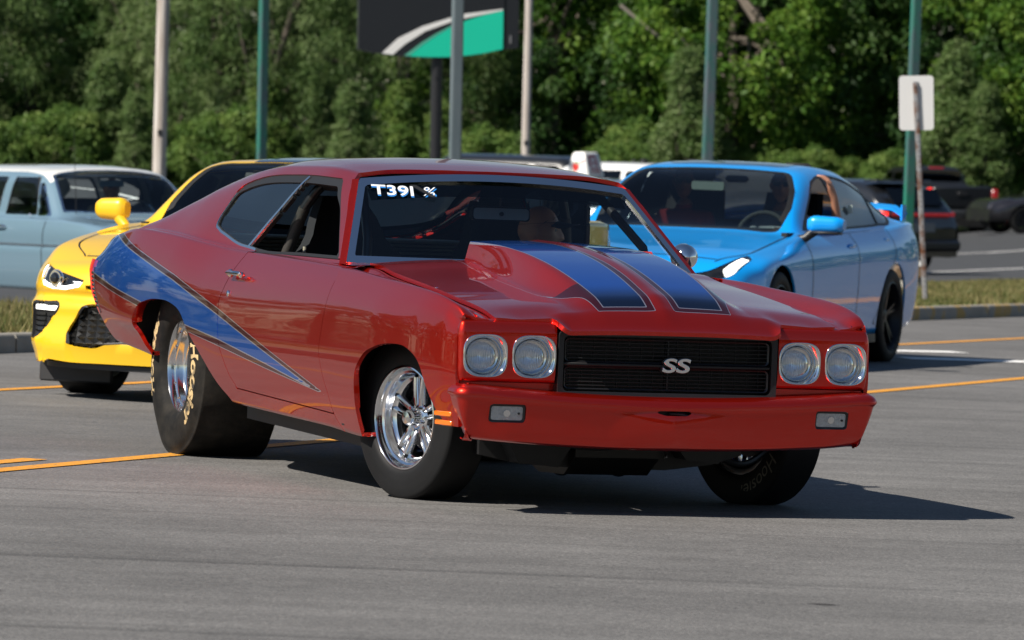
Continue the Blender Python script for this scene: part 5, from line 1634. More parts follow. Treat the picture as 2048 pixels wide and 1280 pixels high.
cb.box((-.74, 0, .62), (.05, 1.4, .56)); cb.box((.25, 0, .50), (.6, 1.1, .28)); cb.box((-3.3, 0, .85), (.1, 1.3, .3))
cb.build('cabin_tub', M_TRIM, blue)
MB().prism(cs2([(-.68, .90), (-.95, .955), (-1.15, .94), (-1.20, .85), (-1.1, .7), (-.7, .7)], 4, closed=True).tolist(), -.70, .70, 'y').build('dashboard', M_TRIM, blue)
def car_seat(parent, x, y, z, mat, H=.70):
    st = MB()
    st.box((x + .22, y, z), (.52, .48, .14), bev=.05)
    V = []
    for t in np.linspace(0, 1, 9):
        w = .24 - .05 * t; 
        for a in np.linspace(-1, 1, 7): V.append((x - .05 - .18 * t + .05 * abs(a) ** 3, y + w * a, z + H * .8 * t))
        for a in np.linspace(1, -1, 7): V.append((x - .15 - .18 * t, y + w * a, z + H * .8 * t))
    st.add(V, grid_faces(9, 14, False, True) + [tuple(range(8 * 14, 9 * 14))])
    o = st.build('seat', mat, parent, 60)
    MB().box((x - .28, y, z + H * .98), (.09, .25, .17), bev=.04).build('headrest', mat, o)
for y in (-.37, .37): car_seat(blue, -1.95, y, .62, M_TRIM, .74)
swb = MB(); ring = [Vector((-1.38, .37, .905)) + Matrix.Rotation(rad(-24), 3, 'Y') @ Vector((0, .18 * math.cos(a), .18 * math.sin(a))) for a in np.linspace(0, 2 * math.pi, 25)]
swb.tube(ring, .016, 8, False); swb.tube([ring[0], ring[12]], .02, 6); swb.tube([(-1.38, .37, .9), (-1.1, .37, .84)], .04, 8); swb.build('steering_wheel', simple('grey_leather', (.06, .06, .06), .6), blue)
MB().prism(rrect(.12, .03, .015, 3), -1.33, -1.30, 'x').build('interior_mirror', simple('pale_mirror', (.28, .32, .30), .4), blue, loc=(0, -.02, 1.245))
MB().box((-1.62, .1, 1.30), (.1, .16, .05), bev=.02).build('roof_console', M_TRIM, blue)
MB().box((-2.0, .905, 1.07), (.004, .035, .06), bev=.001).build('window_decal', simple('pale_decal', (.5, .6, .55), .5), blue, loc=(-.25, -.135, .04), rot=(0, 0, .0))

# -------- yellow coupe, facing the camera
M_YELLOW = car_paint('bright_yellow_paint', (.83, .50, .010), rough=.35)
yel = thing('sports_coupe', road_M(-1.545, 31.45, rad(-22)), 'bright yellow coupe with black roof stripe and lit running lights, behind the red coupe', 'car')
y_z = T((.935, .20), (.925, .42), (.90, .62), (.85, .70), (.70, .755), (.4, .83), (0, .900), (-.35, .935), (-.46, .952), (-.94, 1.285), (-1.12, 1.325), (-1.6, 1.345), (-2.2, 1.325), (-2.6, 1.25), (-3.1, 1.09), (-3.4, 1.03), (-3.75, 1.03), (-3.84, .92))
y_bz = T((.935, .197), (.925, .40), (.90, .59), (.85, .665), (.70, .725), (.4, .795), (0, .865), (-.5, .925), (-1.5, .95), (-2.6, 1.0), (-3.2, 1.02), (-3.7, .99), (-3.84, .88))
y_by = T((.935, .70), (.92, .73), (.84, .80), (.6, .855), (.2, .885), (-.5, .865), (-1.5, .86), (-2.7, .90), (-3.4, .88), (-3.84, .76))
y_ry = T((.935, .52), (.92, .55), (.6, .72), (0, .76), (-.5, .76), (-.58, .755), (-.76, .70), (-.95, .605), (-1.6, .565), (-2.4, .57), (-2.9, .62), (-3.3, .70), (-3.84, .66))
y_rz = T((.935, .199), (.925, .41), (.90, .605), (.85, .683), (.70, .74), (.4, .815), (0, .885), (-.35, .915), (-.54, .935), (-.74, 1.09), (-.94, 1.255), (-1.1, 1.29), (-1.6, 1.30), (-2.2, 1.275), (-2.6, 1.20), (-3.1, 1.065), (-3.4, 1.02), (-3.75, 1.01), (-3.84, .90))
yw = lambda a: T((.935, a - .20), (.92, a - .16), (.86, a - .08), (.70, a - .02), (.40, a), (-.9, a - .02), (-2.8, a), (-3.5, a - .05), (-3.84, a - .18))
YS = [(.70, lambda x: .20 + 0 * x), (yw(.90), T((.935, .188), (.4, .19), (-3, .22), (-3.84, .36))), (yw(.935), T((.935, .191), (.92, .30), (0, .36), (-3.84, .45))), (yw(.948), T((.935, .193), (.92, .36), (.86, .50), (.80, .54), (0, .60), (-3.84, .62))),
      (yw(.92), T((.935, .195), (.92, .38), (.87, .57), (.80, .63), (.6, .70), (0, .78), (-1, .84), (-2.8, .90), (-3.84, .80))), (y_by, y_bz), (lambda x: y_by(x) - .03, lambda x: y_bz(x) + .012), (y_ry, y_rz), (lambda x: y_ry(x) * .62, lambda x: y_rz(x) + .75 * (y_z(x) - y_rz(x))), (0.0, y_z)]
xsY = np.unique(np.concatenate([np.linspace(-3.84, .3, 110), np.linspace(.3, .84, 50), np.linspace(.84, .935, 44)]))
YV, YF = generic_body(YS, xsY)
YV[:, 0] -= .20 * smooth(.2, .92, YV[:, 0]) * (np.abs(YV[:, 1]) / .80) ** 2.6
# fascia sculpting: a shelf under the lamps and a lower lip that juts out
zc_ = YV[:, 2]; fr_ = smooth(.2, .6, YV[:, 0])
YV[:, 0] += fr_ * (.028 * np.exp(-((zc_ - .30) / .05) ** 2) - .030 * np.exp(-((zc_ - .55) / .03) ** 2) + .012 * np.exp(-((zc_ - .50) / .03) ** 2))
R_Y = .350
for (ax, r_) in ((0.0, .40), (-2.81, .40)):
    YV, YF = clip(YV, YF, lambda V: np.where(np.abs(V[:, 1]) > .5, np.hypot(V[:, 0] - ax, V[:, 2] - R_Y) - r_, 1.0))
yws = poly_sd(cs2([(-.47, -.68), (-.425, -.4), (-.41, 0), (-.425, .4), (-.47, .68), (-.56, .695), (-.93, .575), (-.985, .53), (-1.02, .3), (-1.03, 0), (-1.02, -.3), (-.985, -.53), (-.93, -.575), (-.56, -.695)], 3, closed=True).tolist())
fw = lambda V: np.where(V[:, 2] > .88, yws(V[:, 0], V[:, 1]), -1)
ydl = poly_sd(cs2([(-.70, .975), (-1.5, .985), (-2.1, 1.0), (-2.5, 1.03), (-2.52, 1.10), (-2.3, 1.19), (-2.0, 1.245), (-1.6, 1.268), (-1.10, 1.245)], 4).tolist())
fs = lambda V: np.where(np.abs(V[:, 1]) > .5, ydl(V[:, 0], V[:, 2]), -1)
yhl = poly_sd([(.455, .640), (.57, .665), (.70, .690), (.80, .722), (.815, .70), (.80, .64), (.765, .600), (.68, .580), (.58, .578), (.48, .600)])
fh = lambda V: np.where(V[:, 0] > .0, yhl(np.abs(V[:, 1]), V[:, 2]), -1)
yfi = poly_sd(cs2([(.60, .508), (.69, .515), (.79, .515), (.845, .508), (.848, .45), (.845, .36), (.835, .315), (.775, .325), (.735, .345), (.66, .43), (.605, .488)], 2, closed=True).tolist())
ff_ = lambda V: np.where(V[:, 0] > .0, yfi(np.abs(V[:, 1]), V[:, 2]), -1)
ylg = poly_sd(cs2([(.30, .515), (.44, .505), (.49, .43), (.545, .335), (.53, .30), (.43, .278), (.32, .282), (.28, .30), (0, .30), (-.28, .30), (-.32, .282), (-.43, .278), (-.53, .30), (-.545, .335), (-.49, .43), (-.44, .505), (-.30, .515), (0, .52)], 2, closed=True).tolist())
fg = lambda V: np.where(V[:, 0] > .1, ylg(V[:, 1], V[:, 2]), -1)
yug = poly_sd([(0, .625), (.44, .615), (.43, .580), (0, .565), (-.43, .580), (-.44, .615)])
fu = lambda V: np.where(V[:, 0] > .1, yug(V[:, 1], V[:, 2]), -1)
region(YV, YF, fw, 'windscreen', glass('yellow_windscreen', (.42, .50, .48)), yel, push=-.004)
region(YV, YF, lambda V: .020 - np.abs(fw(V) - .018), 'windscreen_border', M_SEAL, yel, push=-.002)
m, n, l, b = new_mat('honeycomb_mesh')
tc = n.new('ShaderNodeTexCoord'); vo = n.new('ShaderNodeTexVoronoi'); vo.inputs['Scale'].default_value = 26; vo.inputs['Randomness'].default_value = .0; vo.feature = 'DISTANCE_TO_EDGE'
mp = n.new('ShaderNodeMapping'); mp.inputs['Scale'].default_value = (0, .6, 1.2); l.new(tc.outputs['Object'], mp.inputs['Vector']); l.new(mp.outputs[0], vo.inputs['Vector'])
bp = n.new('ShaderNodeBump'); bp.inputs['Strength'].default_value = 1; bp.inputs['Distance'].default_value = .03; bp.invert = True
l.new(vo.outputs['Distance'], bp.inputs['Height']); l.new(bp.outputs[0], b.inputs['Normal']); setp(b, Base_Color=(.008, .008, .008, 1), Roughness=.35)
M_HONEY = m
region(YV, YF, fg, 'lower_grille', M_HONEY, yel, push=-.03); region(YV, YF, fu, 'upper_grille', M_BLACK, yel, push=-.02)
region(YV, YF, lambda V: .008 - np.abs(fg(V) - .004), 'grille_rim', M_BLACK, yel, depth=.03, push=-.003)
for s in (-1, 1):
    hv, hf = clip(YV, YF, lambda V: V[:, 1] * s)
    region(hv, hf, fh, 'headlight', M_LAMPDARK, yel, push=-.012)
    dr = region(hv, hf, lambda V: np.minimum(np.minimum(.011 - np.abs(fh(V) - .016), fh(V)), np.where((V[:, 2] < .632) | (np.abs(V[:, 1]) > .785), 1, -1) * .5), 'running_light', emissive('yellow_car_drl', (1, 1, 1), 1.6), yel, push=-.004)
    hl_ = MB().lathe([(.0001, .012), (.022, .008), (.032, -.006), (.040, -.006), (.044, -.02), (.05, -.02)], 28, 'x').build('projector', M_CHROME, yel, loc=(.800, s * .655, .643), rot=(0, 0, s * .25))
    MB().lathe([(.0001, .0125), (.021, .0085), (.030, -.004)], 24, 'x').build('projector_lens', M_LAMPDARK, hl_, loc=(.002, 0, 0))
    region(hv, hf, ff_, 'fog_recess', M_BLACK, yel, push=-.03)
    region(hv, hf, lambda V: .007 - np.abs(ff_(V) - .004), 'fog_rim', M_BLACK, yel, depth=.03, push=.001)
    region(hv, hf, lambda V: np.minimum(ff_(V) - .018, V[:, 2] - .468), 'fog_light', M_DRL, yel, push=-.010)
    for k in range(5):
        region(hv, hf, lambda V: np.minimum(ff_(V) - .010, .009 - np.abs(V[:, 2] - (.345 + k * .026))), 'fog_louvre', simple('louvre_black', (.02, .02, .021), .3), yel, depth=.02, push=-.014)
    sv, sf = clip(YV, YF, lambda V: np.minimum(fs(V), V[:, 1] * s))
    region(sv, sf, lambda V: fs(V) - .008, 'side_window', M_GLASSDARK if s < 0 else M_GLASS, yel, push=-.004)
    region(sv, sf, lambda V: .011 - np.abs(fs(V) - .006), 'window_trim', M_SEAL, yel, depth=.012, push=.001)
v, f = YV, YF
for fn in (fw, fs, fh, ff_, fg, fu): v, f = clip(v, f, lambda V: -fn(V))
st_fn = lambda V: np.where((V[:, 2] > 1.2) & (V[:, 0] > -2.3) & (V[:, 0] < -.90), np.minimum(.33 - np.abs(V[:, 1]), np.abs(V[:, 1]) - .0), -1)
region(v, f, st_fn, 'roof_stripe', simple('stripe_black', (.016, .017, .02), .2, coat=1), yel, push=.0015)
panel('body', v, f, M_YELLOW, yel, .016)
groove(v, f, 'hood_seam', M_GAP, yel, lambda V: np.where((V[:, 0] > -.50) & (V[:, 0] < .60) & (V[:, 2] > .6), np.abs(V[:, 1]) - (.76 - .20 * smooth(.2, .66, V[:, 0]) ** 1.5), 1), .0045)
groove(v, f, 'hood_front_seam', M_GAP, yel, lambda V: np.where((np.abs(V[:, 1]) < .57) & (V[:, 2] > .6), V[:, 0] - (.665 - .08 * (np.abs(V[:, 1]) / .57) ** 2), 1), .004)
lip = MB()
lip.prism(cs2([(.30, -.84), (.60, -.78), (.80, -.55), (.90, -.2), (.90, .2), (.80, .55), (.60, .78), (.30, .84), (.2, .78), (.2, -.78)], 4).tolist(), .165, .192); lip.build('chin_lip', M_BLACK, yel)
for s in (-1, 1): MB().box((.44, s * .68, .135), (.03, .44, .125), bev=.01).build('air_deflector', simple('flap_rubber', (.022, .022, .024), .6), yel)
for s in (-1, 1): mirror_shell(yel, (-.62, s * 1.02, 1.012), s, M_YELLOW, M_YELLOW, .20, .135, .13)
for x in (0, -2.81):
    for s in (-1, 1): road_wheel(yel, x, s * .80, s, R_Y, .27, .25, M_DARKRIM, rad(4) if x == 0 else 0)
cb = MB(); cb.box((-1.7, 0, .45), (2.6, 1.45, .30)); cb.box((-.60, 0, .60), (.05, 1.4, .56)); cb.box((.3, 0, .45), (.5, 1.0, .3)); cb.box((-2.6, 0, .85), (.1, 1.2, .3))
for s in (-1, 1):
    cb.box((-1.7, s * .78, .74), (2.3, .04, .42)); cb.box((0, s * .56, .45), (.8, .04, .40))
cb.build('cabin_tub', M_TRIM, yel)
MB().prism(cs2([(-.48, .92), (-.7, .955), (-.95, .94), (-1.0, .85), (-.9, .7), (-.5, .7)], 4, closed=True).tolist(), -.68, .68, 'y').build('dashboard', M_TRIM, yel)
for y in (-.37, .37): car_seat(yel, -1.65, y, .56, M_TRIM, .70)

# -------- old pale blue wagon with a white roof, beyond the grass strip on the left
M_WAGON = car_paint('pale_blue_paint', (.135, .220, .285), rough=.4)
M_WROOF = car_paint('white_roof_paint', (.74, .74, .70), rough=.35)
wag = thing('station_wagon', lot_M(-3.33, 53.6, rad(30), .03), 'old pale blue wagon with white roof and chrome strip, beyond the left grass', 'car')
w_rz = T((.9, .80), (.7, .86), (-.40, .92), (-.48, .94), (-1.04, 1.30), (-1.15, 1.335), (-1.6, 1.36), (-3.6, 1.35), (-3.85, 1.27), (-4.0, .98))
w_cz = T((.9, .82), (.7, .89), (-.36, .95), (-.44, .97), (-1.02, 1.355), (-1.2, 1.40), (-1.8, 1.425), (-3.5, 1.41), (-3.85, 1.32), (-4.0, 1.0))
w_bz = T((.9, .79), (.5, .85), (-.5, .905), (-4.0, .915))
w_ry = T((.9, .70), (-.5, .735), (-.62, .715), (-1.05, .615), (-2, .60), (-3.6, .60), (-4.0, .70))
WS_ = [(.65, lambda x: .24 + 0 * x), (.835, lambda x: .245 + 0 * x), (.872, lambda x: .40 + 0 * x), (.885, lambda x: .62 + 0 * x), (.872, lambda x: .655 + 0 * x), (.868, lambda x: .80 + 0 * x), (.835, w_bz), (.80, lambda x: w_bz(x) + .012), (w_ry, w_rz), (lambda x: w_ry(x) * .93, lambda x: w_rz(x) + .3 * (w_cz(x) - w_rz(x))), (lambda x: w_ry(x) * .6, lambda x: w_rz(x) + .80 * (w_cz(x) - w_rz(x))), (0.0, w_cz)]
WV_, WF_ = full_loft(np.unique(np.concatenate([np.linspace(-4, .9, 110), np.linspace(-1.1, -.45, 30)])), WS_, [2, 4, 5, 3, 4, 4, 2, 8, 3, 4, 5], crease=(1, 3, 4, 6, 7))
for (ax, r_) in ((0.0, .36), (-2.79, .36)):
    WV_, WF_ = clip(WV_, WF_, lambda V: np.where(np.abs(V[:, 1]) > .5, np.hypot(V[:, 0] - ax, V[:, 2] - .32) - r_, 1.0))
def wwin(pts): 
    q = poly_sd(pts); return lambda V: np.where(np.abs(V[:, 1]) > .5, q(V[:, 0], V[:, 2]), -1)
vent = wwin([(-.64, .945), (-.90, .945), (-1.06, 1.24), (-1.025, 1.255)])
frontw = wwin([(-.935, .945), (-1.62, .945), (-1.62, 1.300), (-1.13, 1.300), (-1.095, 1.27)])
rearw = wwin([(-1.80, .945), (-2.55, .945), (-2.62, 1.300), (-1.80, 1.300)])
cargo = wwin([(-2.75, .945), (-3.72, .945), (-3.60, 1.290), (-2.80, 1.290)])
wws = poly_sd([(-.54, -.69), (-.47, -.4), (-.45, 0), (-.47, .4), (-.54, .69), (-1.03, .572), (-1.06, .3), (-1.07, 0), (-1.06, -.3), (-1.03, -.572)])
fw = lambda V: np.where(V[:, 2] > .93, wws(V[:, 0], V[:, 1]), -1)
region(WV_, WF_, fw, 'windscreen', glass('wagon_glass', (.72, .82, .82)), wag, push=-.003)
region(WV_, WF_, lambda V: .012 - np.abs(fw(V) - .002), 'windscreen_moulding', M_CHROME, wag, depth=.01, push=.004)
for nm, q in (('vent_window', vent), ('front_window', frontw), ('rear_window', rearw), ('cargo_window', cargo)):
    for s in (-1, 1):
        hv, hf = clip(WV_, WF_, lambda V: V[:, 1] * s)
        region(hv, hf, q, nm, M_GLASS, wag, push=-.006)
        region(hv, hf, lambda V: .010 - np.abs(q(V) - .004), 'window_frame', M_SEAL if nm != 'vent_window' else M_CHROME, wag, depth=.01, push=.001)
v, f = WV_, WF_
for fn in (fw, vent, frontw, rearw, cargo): v, f = clip(v, f, lambda V: -fn(V))
rv_, rf_ = clip(v, f, lambda V: np.where(V[:, 0] < -.95, V[:, 2] - (w_rz(V[:, 0]) - .012), -1))
panel('roof', rv_, rf_, M_WROOF, wag, .014)
v, f = clip(v, f, lambda V: -np.where(V[:, 0] < -.95, V[:, 2] - (w_rz(V[:, 0]) - .012), -1))
panel('body', v, f, M_WAGON, wag, .016)
groove(v, f, 'side_strip', M_CHROME, wag, lambda V: np.where((np.abs(V[:, 1]) > .8) & (V[:, 0] > -3.9), V[:, 2] - .665, 1), .010, .006)
sz = lambda V: (np.abs(V[:, 1]) > .8) & (V[:, 2] > .33) & (V[:, 2] < .905)
for xx in (-.62, -1.70, -2.6): groove(v, f, 'door_seam', M_GAP, wag, lambda V: np.where(sz(V), V[:, 0] - xx, 1), .005)
for s in (-1, 1):
    MB().tube([(-1.62, s * .875, .83), (-1.60, s * .90, .835), (-1.46, s * .90, .835), (-1.44, s * .875, .83)], .011, 8).build('door_handle', M_CHROME, wag)
    MB().tube([(-1.0, s * .82, .935), (-.98, s * .84, .95)], .012, 8).build('vent_latch', M_CHROME, wag)
MB().tube([(-.47, -.60, .955), (-.50, -.62, 1.75)], [.004, .002], 6).build('radio_aerial', M_DARKMETAL, wag)
MB().tube([(-.58, -.5, .975), (-.62, -.2, 1.0), (-.63, 0, 1.0)], .005, 6).build('wiper', M_CHROME, wag)
for x in (0, -2.79):
    for s in (-1, 1):
        w = road_wheel(wag, x, s * .74, s, .32, .19, .19, M_POLISH, 0, 5, False)
        MB().lathe([(.0001, .085), (.06, .082), (.12, .062), (.17, .06), (.18, .05)], 32).build('hub_cap', M_CHROME, w)
cb = MB(); cb.box((-2.0, 0, .48), (3.2, 1.5, .3)); cb.box((-.60, 0, .60), (.05, 1.4, .56)); cb.box((.2, 0, .55), (1.3, 1.0, .4))
for s in (-1, 1): cb.box((-2.1, s * .79, .74), (2.9, .03, .36))
cb.build('cabin_tub', M_TRIM, wag)
sp_ = MB()
sp_.box((-1.85, 0, .68), (.5, 1.3, .2), bev=.06); sp_.box((-2.08, 0, .86), (.16, 1.3, .48), bev=.06); sp_.build('bench_seat', simple('bench_vinyl', (.03, .03, .035), .5), wag)
MB().prism(rrect(.13, .03, .015, 3), -1.02, -1.0, 'x').build('interior_mirror', simple('wagon_mirror', (.35, .40, .38), .4), wag, loc=(0, .02, 1.25))
ring = [Vector((-1.1, .36, .93)) + Matrix.Rotation(rad(-30), 3, 'Y') @ Vector((0, .19 * math.cos(a), .19 * math.sin(a))) for a in np.linspace(0, 2 * math.pi, 25)]
MB().tube(ring, .010, 6, False).tube([(-1.1, .36, .93), (-.8, .36, .82)], .02, 6).build('steering_wheel', M_CHROME, wag)
MB().prism(cs2([(-.52, .90), (-.75, .95), (-.82, .90), (-.8, .75), (-.55, .72)], 4, closed=True).tolist(), -.70, .70, 'y').build('dashboard', M_WAGON, wag)

# -------- far vehicles in the lot
M_FARBLACK = car_paint('far_black_paint', (.010, .011, .013), rough=.3)
M_FARGREY = car_paint('far_graphite_paint', (.022, .021, .026), metal=.3, rough=.3)
M_FARSILVER = car_paint('far_silver_paint', (.22, .25, .28), metal=.4, rough=.3)
M_FARWHITE = car_paint('far_white_paint', (.78, .78, .77), rough=.35)
M_TAIL = emissive('lit_tail_lamp', (1.0, .03, .02), 1.6, (.4, .01, .01))
M_TAILDIM = emissive('dim_tail_lamp', (.8, .02, .03), .16, (.12, .01, .012))
def far_car(name, M, paint, label, cat, L, Wd, tops, belt, win, wheels, group=None, R=.36):
    """tops: (x,z) centre-line outline from nose to tail; belt: (x,z); win: list of (x,z) outlines"""
    t = thing(name, M, label, cat, group)
    zt = T(*tops); bz_ = T(*belt)
    hw = Wd / 2
    x0, x1 = tops[-1][0], tops[0][0]
    end = lambda x: 1 - .10 * smooth(x1 - .5, x1, x) - .09 * smooth(x0 + .4, x0, x)
    S = [(lambda x: hw * .75 * end(x), lambda x: .30 + 0 * x), (lambda x: hw * .97 * end(x), lambda x: .32 + 0 * x), (lambda x: hw * end(x), lambda x: .62 + 0 * x), (lambda x: hw * .985 * end(x), lambda x: np.minimum(.85, bz_(x) - .05)), (lambda x: hw * .93 * end(x), lambda x: np.minimum(bz_(x), zt(x) - .02)),
         (lambda x: hw * (.90 - .22 * smooth(.1, .55, zt(x) - bz_(x))) * end(x), lambda x: np.maximum(zt(x) - .06, np.minimum(bz_(x), zt(x) - .02) + .01)), (lambda x: hw * .45, lambda x: zt(x) - .008), (0.0, zt)]
    V, F = full_loft(np.linspace(x0, x1, 90), S, [2, 3, 3, 3, 6, 3, 3], crease=(1, 4))
    for ax in wheels:
        V, F = clip(V, F, lambda V: np.where(np.abs(V[:, 1]) > .5, np.hypot(V[:, 0] - ax, V[:, 2] - R) - R * 1.12, 1.0))
    V0, F0 = V, F
    for w in win:
        q = poly_sd(w)
        fn = lambda V: np.where(np.abs(V[:, 1]) > .5, q(V[:, 0], V[:, 2]), -1)
        for s in (-1, 1): region(V0, F0, lambda V: np.minimum(fn(V), V[:, 1] * s), 'side_window', M_GLASSDARK, t, push=-.004)
        V, F = clip(V, F, lambda V: -fn(V))
    V, F = compact(V, F)
    ends = []
    o = panel('body', V, F, paint, t, .012)
    for xx in (x0, x1):   # closing faces at nose and tail
        zz = np.linspace(.31, float(zt(xx)) - .01, 10); yy = np.linspace(-1, 1, 9)
        P = [(xx + (.01 if xx == x0 else -.01), a * hw * .86, z) for z in zz for a in yy]
        mesh('end_panel', P, grid_faces(10, 9), paint, t)
    for ax in wheels:
        for s in (-1, 1): road_wheel(t, ax, s * (hw - .13), s, R, .24, R * .66, M_DARKRIM, 0, 5, False)
    cb = MB(); cb.box(((x0 + x1) / 2, 0, .55), (L * .8, Wd * .75, .35)); cb.build('floor_tub', M_TRIM, t)
    return t, V0, F0
# crossover SUV, seen from behind and to its left
suv, V0, F0 = far_car('crossover', lot_M(4.35, 99.2, rad(-(180 - 42))), M_FARBLACK, 'black crossover with lit red tail lamp, right of the blue sedan', 'car', 4.6, 1.9,
    [(.9, .75), (.8, .92), (-.5, 1.06), (-1.2, 1.50), (-1.6, 1.60), (-2.6, 1.60), (-3.1, 1.52), (-3.55, 1.22), (-3.70, 1.05), (-3.75, .80)], [(.9, .74), (-.5, 1.0), (-3.4, 1.12), (-3.75, 1.0)],
    [[(-.9, 1.05), (-1.9, 1.08), (-1.9, 1.47), (-1.45, 1.45)], [(-2.0, 1.08), (-2.9, 1.14), (-2.95, 1.42), (-2.0, 1.48)]], (0, -2.75))
for s in (-1, 1):
    MB().tube([(-3.70, s * .78, 1.02), (-3.60, s * .88, 1.03), (-3.35, s * .93, 1.04)], .035, 8).build('tail_lamp', M_TAIL if s > 0 else M_TAILDIM, suv)
MB().box((-3.76, 0, 1.02), (.03, 1.5, .05), bev=.01).build('lamp_bar', M_TAILDIM, suv)
MB().box((-3.55, 0, 1.31), (.02, 1.2, .34), R=Matrix.Rotation(rad(38), 3, 'Y')).build('rear_window', M_GLASSDARK, suv)
MB().box((-3.80, 0, .50), (.16, 1.7, .20), bev=.06).build('rear_bumper', M_BLACK, suv)
MB().box((-3.14, 0, 1.575), (.34, 1.3, .035), bev=.012).build('roof_spoiler', M_FARBLACK, suv)
MB().box((-3.79, .55, .66), (.02, .14, .05), bev=.01).build('reflector', M_TAILDIM, suv)
MB().box((-3.775, 0, .80), (.02, .55, .16), bev=.01).build('number_plate', simple('plate_grey', (.16, .17, .18), .5), suv)
# pickup truck, tail towards the camera
pk_, V0, F0 = far_car('pickup_truck', lot_M(10.0, 150, rad(-(180 - 16))), M_FARBLACK, 'black pickup truck with one bright red tail lamp, left of the dark sedan', 'truck', 5.6, 2.0,
    [(.9, .95), (.8, 1.12), (-.5, 1.20), (-1.1, 1.72), (-1.5, 1.86), (-2.6, 1.86), (-2.85, 1.70), (-2.95, 1.36), (-3.4, 1.35), (-4.75, 1.36), (-4.8, 1.2)], [(.9, .92), (-.5, 1.15), (-4.8, 1.25)],
    [[(-1.1, 1.22), (-1.9, 1.22), (-1.9, 1.70), (-1.45, 1.68)], [(-2.0, 1.22), (-2.7, 1.22), (-2.68, 1.68), (-2.0, 1.70)]], (0, -3.6), R=.39)
MB().box((-4.82, 0, 1.07), (.05, 1.55, .50), bev=.02).build('tailgate', M_FARBLACK, pk_)
MB().box((-4.92, 0, .66), (.20, 1.9, .17), bev=.04).build('rear_bumper', simple('bumper_grey', (.10, .105, .11), .35, .8), pk_)
for s in (-1, 1): MB().box((-4.83, s * .87, 1.07), (.08, .17, .44), bev=.04).build('tail_lamp', M_TAIL if s > 0 else M_TAILDIM, pk_)
MB().box((-2.90, 0, 1.80), (.03, .40, .045), bev=.01).build('cab_brake_lamp', M_TAILDIM, pk_)
MB().box((-2.91, 0, 1.56), (.02, 1.3, .34)).build('rear_window', M_GLASSDARK, pk_)
MB().box((-4.95, .18, .64), (.02, .30, .16), bev=.01).build('number_plate', simple('plate_pale', (.35, .37, .38), .5), pk_)
MB().box((-4.86, 0, 1.15), (.02, .28, .10), bev=.01).build('badge', M_DARKMETAL, pk_)
MB().box((-1.2, 1.13, 1.28), (.14, .2, .2), bev=.04).build('door_mirror', M_FARBLACK, pk_)
# dark sedan at the right edge, side on
sed, V0, F0 = far_car('parked_sedan', lot_M(12.25, 141.5, rad(-74)), M_FARGREY, 'dark grey sedan parked side-on at the right edge', 'car', 4.9, 1.85,
    [(.9, .62), (.8, .78), (-.4, .95), (-1.1, 1.36), (-1.6, 1.45), (-2.5, 1.44), (-3.1, 1.26), (-3.5, 1.10), (-3.95, 1.05), (-4.0, .8)], [(.9, .6), (-.4, .92), (-3.0, 1.0), (-4.0, .98)],
    [[(-.75, .99), (-1.8, 1.01), (-1.8, 1.36), (-1.35, 1.33)], [(-1.9, 1.01), (-2.9, 1.04), (-2.75, 1.27), (-1.9, 1.36)]], (0, -2.85), R=.34)
for xh in (-1.75, -2.7): MB().tube([(xh, .93, .86), (xh - .2, .93, .87)], .014, 6).build('door_handle', M_CHROME, sed)
# black SUV behind the roof of the red coupe
bs, V0, F0 = far_car('large_suv', lot_M(2.45, 116, rad(62)), M_FARBLACK, 'large black vehicle whose roof shows above the red coupe roof', 'car', 5.2, 2.0,
    [(.9, .95), (.8, 1.10), (-.5, 1.22), (-1.0, 1.75), (-1.4, 1.92), (-3.9, 1.95), (-4.2, 1.80), (-4.35, 1.1)], [(.9, .92), (-.5, 1.15), (-4.35, 1.2)],
    [[(-1.0, 1.25), (-1.9, 1.25), (-1.9, 1.75), (-1.35, 1.73)], [(-2.0, 1.25), (-3.0, 1.25), (-3.0, 1.76), (-2.0, 1.75)], [(-3.1, 1.25), (-4.0, 1.25), (-3.9, 1.74), (-3.1, 1.76)]], (0, -3.0), R=.40)
# silver delivery car with a white roof sign
DCM = lot_M(2.98, 101, rad(62))
dc, V0, F0 = far_car('delivery_car', DCM, M_FARSILVER, 'silver car carrying a white roof sign, behind the red coupe roof', 'car', 4.5, 1.8,
    [(.85, .66), (.75, .80), (-.4, .98), (-1.0, 1.42), (-1.5, 1.52), (-2.4, 1.52), (-3.0, 1.38), (-3.4, 1.10), (-3.7, 1.05), (-3.75, .8)], [(.85, .64), (-.4, .95), (-3.75, 1.0)],
    [[(-.8, 1.0), (-1.7, 1.0), (-1.7, 1.42), (-1.3, 1.40)], [(-1.8, 1.0), (-2.7, 1.02), (-2.65, 1.34), (-1.8, 1.42)]], (0, -2.65), R=.32)
sg = thing('roof_sign', DCM @ Matrix.Translation((-1.95, 0, 1.515)), 'white wedge-shaped roof sign with red and green chili pepper on its bright end', 'sign')
rings = []
for (w, d, z, k) in ((.225, .31, .03, .03), (.23, .315, .06, .03), (.125, .27, .44, .03), (.105, .24, .47, .03), (.07, .20, .475, .03)):
    rings += [(p[0], p[1], z) for p in rrect(w, d, k, 3)]
n_ = len(rings) // 5
MB().add(rings, grid_faces(5, n_, False, True) + [tuple(range(n_))[::-1], tuple(range(4 * n_, 5 * n_))]).build('sign_body', simple('sign_plastic', (.80, .79, .76), .4), sg, 50)
for s in (-1, 1): MB().box((0, s * .2, .015), (.2, .05, .03), bev=.01).build('sign_foot', M_BLACK, sg)
def on_end(x, z, lift=.003): return (x, -(.315 - (z - .06) / .38 * .045) - lift, z)
def on_front(y, z, lift=.003): return (.23 - (z - .06) / .38 * .105 + lift, y, z)
